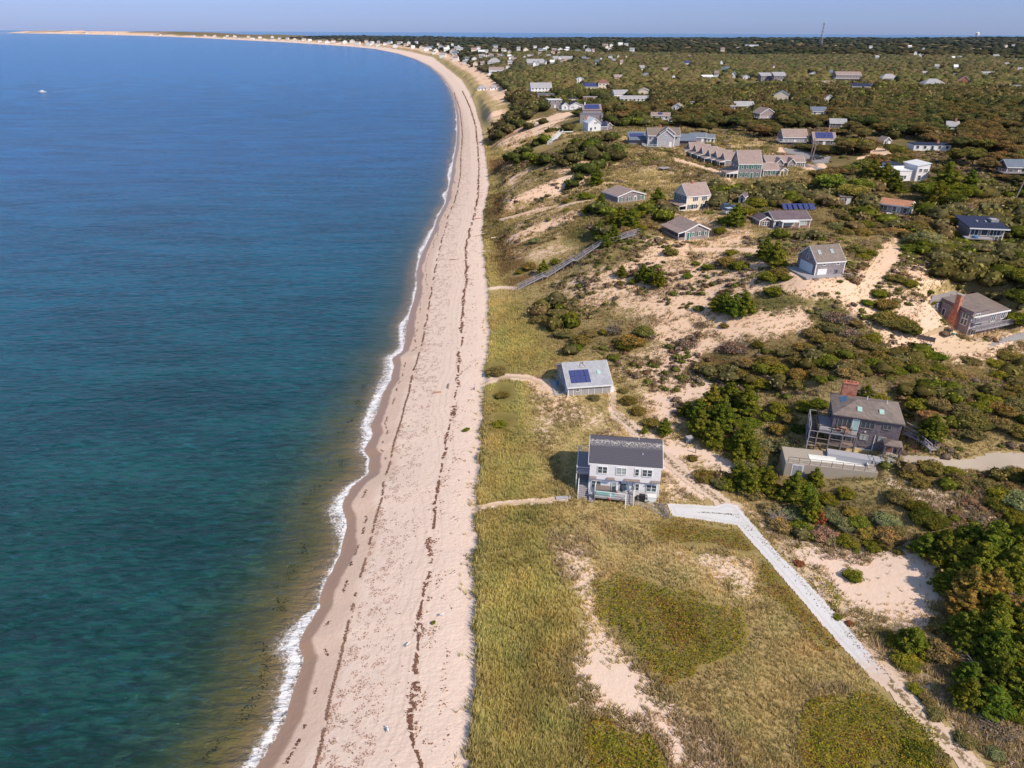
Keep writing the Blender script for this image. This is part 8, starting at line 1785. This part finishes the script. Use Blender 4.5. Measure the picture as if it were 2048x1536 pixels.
pr = np.where(dd < .2, 1.0, np.clip(1.15 - q['sand'] * 1.25, 0, 1)) * (q['heath'] < .4) * np.clip(1 - q['brush'] * .15, 0, 1)
ok &= (g.random(len(x)) < pr * np.clip(.3 + cl * 1.4, 0, 1))
gr = q['green']
c0 = np.array([.55, .43, .19]) * (1 - gr[:, None]) + np.array([.53, .435, .145]) * gr[:, None]
c0 = c0 * (1 - .6 * q['dark'][:, None]) + np.array([.09, .10, .02]) * q['dark'][:, None] * .6
br = (q['brush'] * .75)[:, None]; c0 = c0 * (1 - br) + np.array([.30, .215, .085]) * br
ru = q['rust'][:, None] * .7; c0 = c0 * (1 - ru) + np.array([.20, .09, .04]) * ru
pat = vnoise(x, y, 7, 95)[:, None] * .45 + vnoise(x, y, 1.8, 105)[:, None] * .45 + .55; tint = (vnoise(x, y, 3, 96)[:, None] - .5) * np.array([.28, .06, .1]) + 1
c0 = c0 * pat * tint
hgt = (.26 + .12 * gr + .16 * g.random(len(x))) * (1 + .0018 * D)
edge_ = (dd < 1.5); hgt = np.where(edge_, hgt * 1.5, hgt)
tufts('dune_grass', 'yellow green beach grass covering the dune beside the beach', x[ok], y[ok], hgt[ok], c0[ok], 6, g)
# coarser tussocks on the bluff and the hilltop further off
x, y = cand(210000, -45, 260, 200, 470, .4)
z = gz(x, y); dd, _ = dune_d(x, y); q = zones(x, y, z, dd); px, py, dep = proj(x, y, z)
pth = np.full(x.shape, 99.0)
for p, w_ in SAND_LINES: pth = np.minimum(pth, line_d(px, py, p) / w_)
ok = (dd > .5) & (px > 900) & (px < 2500) & free(x, y, x * 0 + .3) & (q['brush'] < .6) & (pth > .6)
for p in [PAVE_J, [(1120, 250), (1165, 243), (1172, 262), (1140, 270), (1118, 265)]]: ok &= poly_sd(px, py, p) < 0
cl = vnoise(x, y, 4.0, 193) * .5 + vnoise(x, y, 1.3, 194) * .5
ok &= g.random(len(x)) < np.clip(1.25 - q['sand'] * 1.2, .12, 1) * np.clip(cl * 2.4 - .5, 0, 1)
c0 = np.array([.50, .38, .16]) * (.55 + .75 * vnoise(x, y, 6, 195))[:, None] * (1 - .45 * (vnoise(x, y, 14, 196) > .6)[:, None])
c0 = c0 * (1 - .6 * q['rust'][:, None]) + np.array([.22, .10, .045]) * q['rust'][:, None] * .7
tufts('hill_grass', 'dry tan tussock grass on the bluff and the hilltop', x[ok], y[ok], (.40 + .30 * g.random(ok.sum())) * (1 + .0012 * y[ok]), c0[ok], 5, g, .7, .35, .07)
# wispy clumps on the open sand of the hill and the blow-outs
x, y = cand(165000, -6, 130, 22, 300, 1.2)
z = gz(x, y); dd, _ = dune_d(x, y); q = zones(x, y, z, dd); px, py, dep = proj(x, y, z)
cl = vnoise(x, y, 5, 97) * .6 + vnoise(x, y, 1.4, 98) * .4
ok = (dd > .5) & (px > -60) & (px < 2500) & (py < 2300) & (q['sand'] > .3) & (cl > .45 + .20 * sst(.55, .8, q['sand']) + .22 * sst(.8, .93, q['sand'])) & free(x, y, x * 0 + .3)
for p in [SHELL, DRIVE_C, DRIVE_D, PAVE_J] + CLEARP[5:8]: ok &= poly_sd(px, py, p) < 0
tr = np.minimum(line_d(px, py, TRACK1), line_d(px, py, TRACK2)) * dep / FPX; ok &= tr > 1.5
pth = np.full(x.shape, 99.0)
for p, w_ in SAND_LINES: pth = np.minimum(pth, line_d(px, py, p) / w_)
ok &= pth > .45
cc = np.where((vnoise(x, y, 8, 99) > .5)[:, None], np.array([.36, .27, .12]), np.array([.42, .30, .17])) * (.7 + .5 * g.random(len(x)))[:, None]
tufts('dune_tufts', 'wispy brown grass clumps dotted over the open sand', x[ok], y[ok], (.30 + .3 * g.random(ok.sum())) * (1 + .002 * y[ok]), cc[ok], 5, g, .8, .28, .045)
# leafy ground cover (beach rose and heath)
x, y = cand(480000, 5, 100, 24, 120, 1.3)
z = gz(x, y); dd, _ = dune_d(x, y); px, py, dep = proj(x, y, z)
q = zones(x, y, z, dd); cl = vnoise(x, y, 1.1, 100)
ok = (q['heath'] > .15 + .6 * vnoise(x, y, 1.7, 104)) & (cl > .12) & (dd > -.5) & (poly_sd(px, py, SHELL) < -2); x, y, z = x[ok], y[ok], z[ok]; n = len(x)
hh = .15 + .35 * vnoise(x, y, .9, 101) + .15 * g.random(n)
nn = unitv(n, g) * .6 + np.array([0, 0, 1]); nn /= np.linalg.norm(nn, axis=1)[:, None]
LV = quads(np.stack([x, y, z + hh], 1), nn, .085 + .10 * g.random(n), g, .9)
_px, _py, _ = proj(x, y, z); pick = g.random(n) * .6 + vnoise(x, y, 2.2, 102) * .4 + .22 * ((poly_sd(_px, _py, HEATH[1]) > 0) | (poly_sd(_px, _py, HEATH[4]) > 0)); pal = np.array([[.15, .155, .022], [.25, .24, .022], [.36, .32, .03], [.40, .26, .04], [.32, .14, .05]])
ci = np.clip((pick * 6.2 - .6).astype(int), 0, 4); CC = pal[ci] * (.6 + .7 * g.random(n))[:, None]
o = mesh_np('leafy_ground_cover', LV, np.arange(len(LV)).reshape(-1, 4), LEAF, False, cols=np.repeat(CC, 4, 0))
o['kind'] = 'stuff'; o['label'] = 'low leafy beach rose and heath turning yellow and rust on the dune'; o['category'] = 'ground cover'
# ------------------------------------------------------------------ light, sky, camera
SUN_EL, SUN_AZ = R(43), math.atan2(.74, -.67)   # azimuth of the sun seen from the scene, measured from +Y towards +X
w = bpy.data.worlds.new('World'); SC.world = w; w.use_nodes = True
nt = w.node_tree; nt.nodes.clear()
sky = nt.nodes.new('ShaderNodeTexSky'); sky.sky_type = 'NISHITA'; sky.sun_disc = False
sky.sun_elevation = SUN_EL; sky.sun_rotation = SUN_AZ; sky.altitude = 50; sky.air_density = .8; sky.dust_density = .25; sky.ozone_density = 3.0
mixn = nt.nodes.new('ShaderNodeMix'); mixn.data_type = 'RGBA'; mixn.blend_type = 'MULTIPLY'; mixn.inputs[0].default_value = 1
nt.links.new(sky.outputs[0], mixn.inputs[6])
tc = nt.nodes.new('ShaderNodeTexCoord'); sp = nt.nodes.new('ShaderNodeSeparateXYZ'); nt.links.new(tc.outputs['Generated'], sp.inputs[0])
rp = nt.nodes.new('ShaderNodeValToRGB'); nt.links.new(sp.outputs[2], rp.inputs[0]); e = rp.color_ramp.elements
e[0].position = 0.0; e[0].color = (.26, .33, .70, 1); e[1].position = .35; e[1].color = (1.04, .95, .83, 1)
nt.links.new(rp.outputs[0], mixn.inputs[7])
bg = nt.nodes.new('ShaderNodeBackground'); bg.inputs[1].default_value = .19
nt.links.new(mixn.outputs[2], bg.inputs[0])
wo = nt.nodes.new('ShaderNodeOutputWorld'); nt.links.new(bg.outputs[0], wo.inputs[0])
ld = bpy.data.lights.new('sun', 'SUN'); ld.energy = 4.5; ld.angle = R(.5); ld.color = (1, .91, .78)
lo = bpy.data.objects.new('sun', ld); COL.objects.link(lo)
sd = Vector((math.sin(SUN_AZ) * math.cos(SUN_EL), math.cos(SUN_AZ) * math.cos(SUN_EL), math.sin(SUN_EL)))
lo.rotation_euler = sd.to_track_quat('Z', 'Y').to_euler(); lo.location = (60, -60, 200)
cd = bpy.data.cameras.new('camera'); cd.sensor_width = 36; cd.lens = 36 * FPX / 2048; cd.clip_start = .5; cd.clip_end = 60000
co = bpy.data.objects.new('camera', cd); COL.objects.link(co)
co.matrix_world = Matrix.Translation((0, 0, CAMZ)) @ CM.to_4x4()
SC.camera = co
SC.view_settings.view_transform = 'Standard'; SC.view_settings.look = 'None'; SC.view_settings.exposure = 0; SC.view_settings.gamma = 1
SC.cycles.max_bounces = 6; SC.cycles.diffuse_bounces = 2; SC.cycles.glossy_bounces = 2; SC.cycles.transparent_max_bounces = 4
SC.cycles.use_denoising = True

# thin sea haze
t = NT('haze'); vs = t.n('ShaderNodeVolumeScatter'); vs.inputs['Color'].default_value = (.5, .72, 1, 1); vs.inputs['Density'].default_value = 1.3e-5; vs.inputs['Anisotropy'].default_value = .2
t.t.links.new(vs.outputs[0], t.out.inputs['Volume'])
hz = MB().box(-30000, 30000, -600, 31500, -8, 900).make('haze', t.mat); hz['kind'] = 'structure'
SC.cycles.volume_bounces = 0
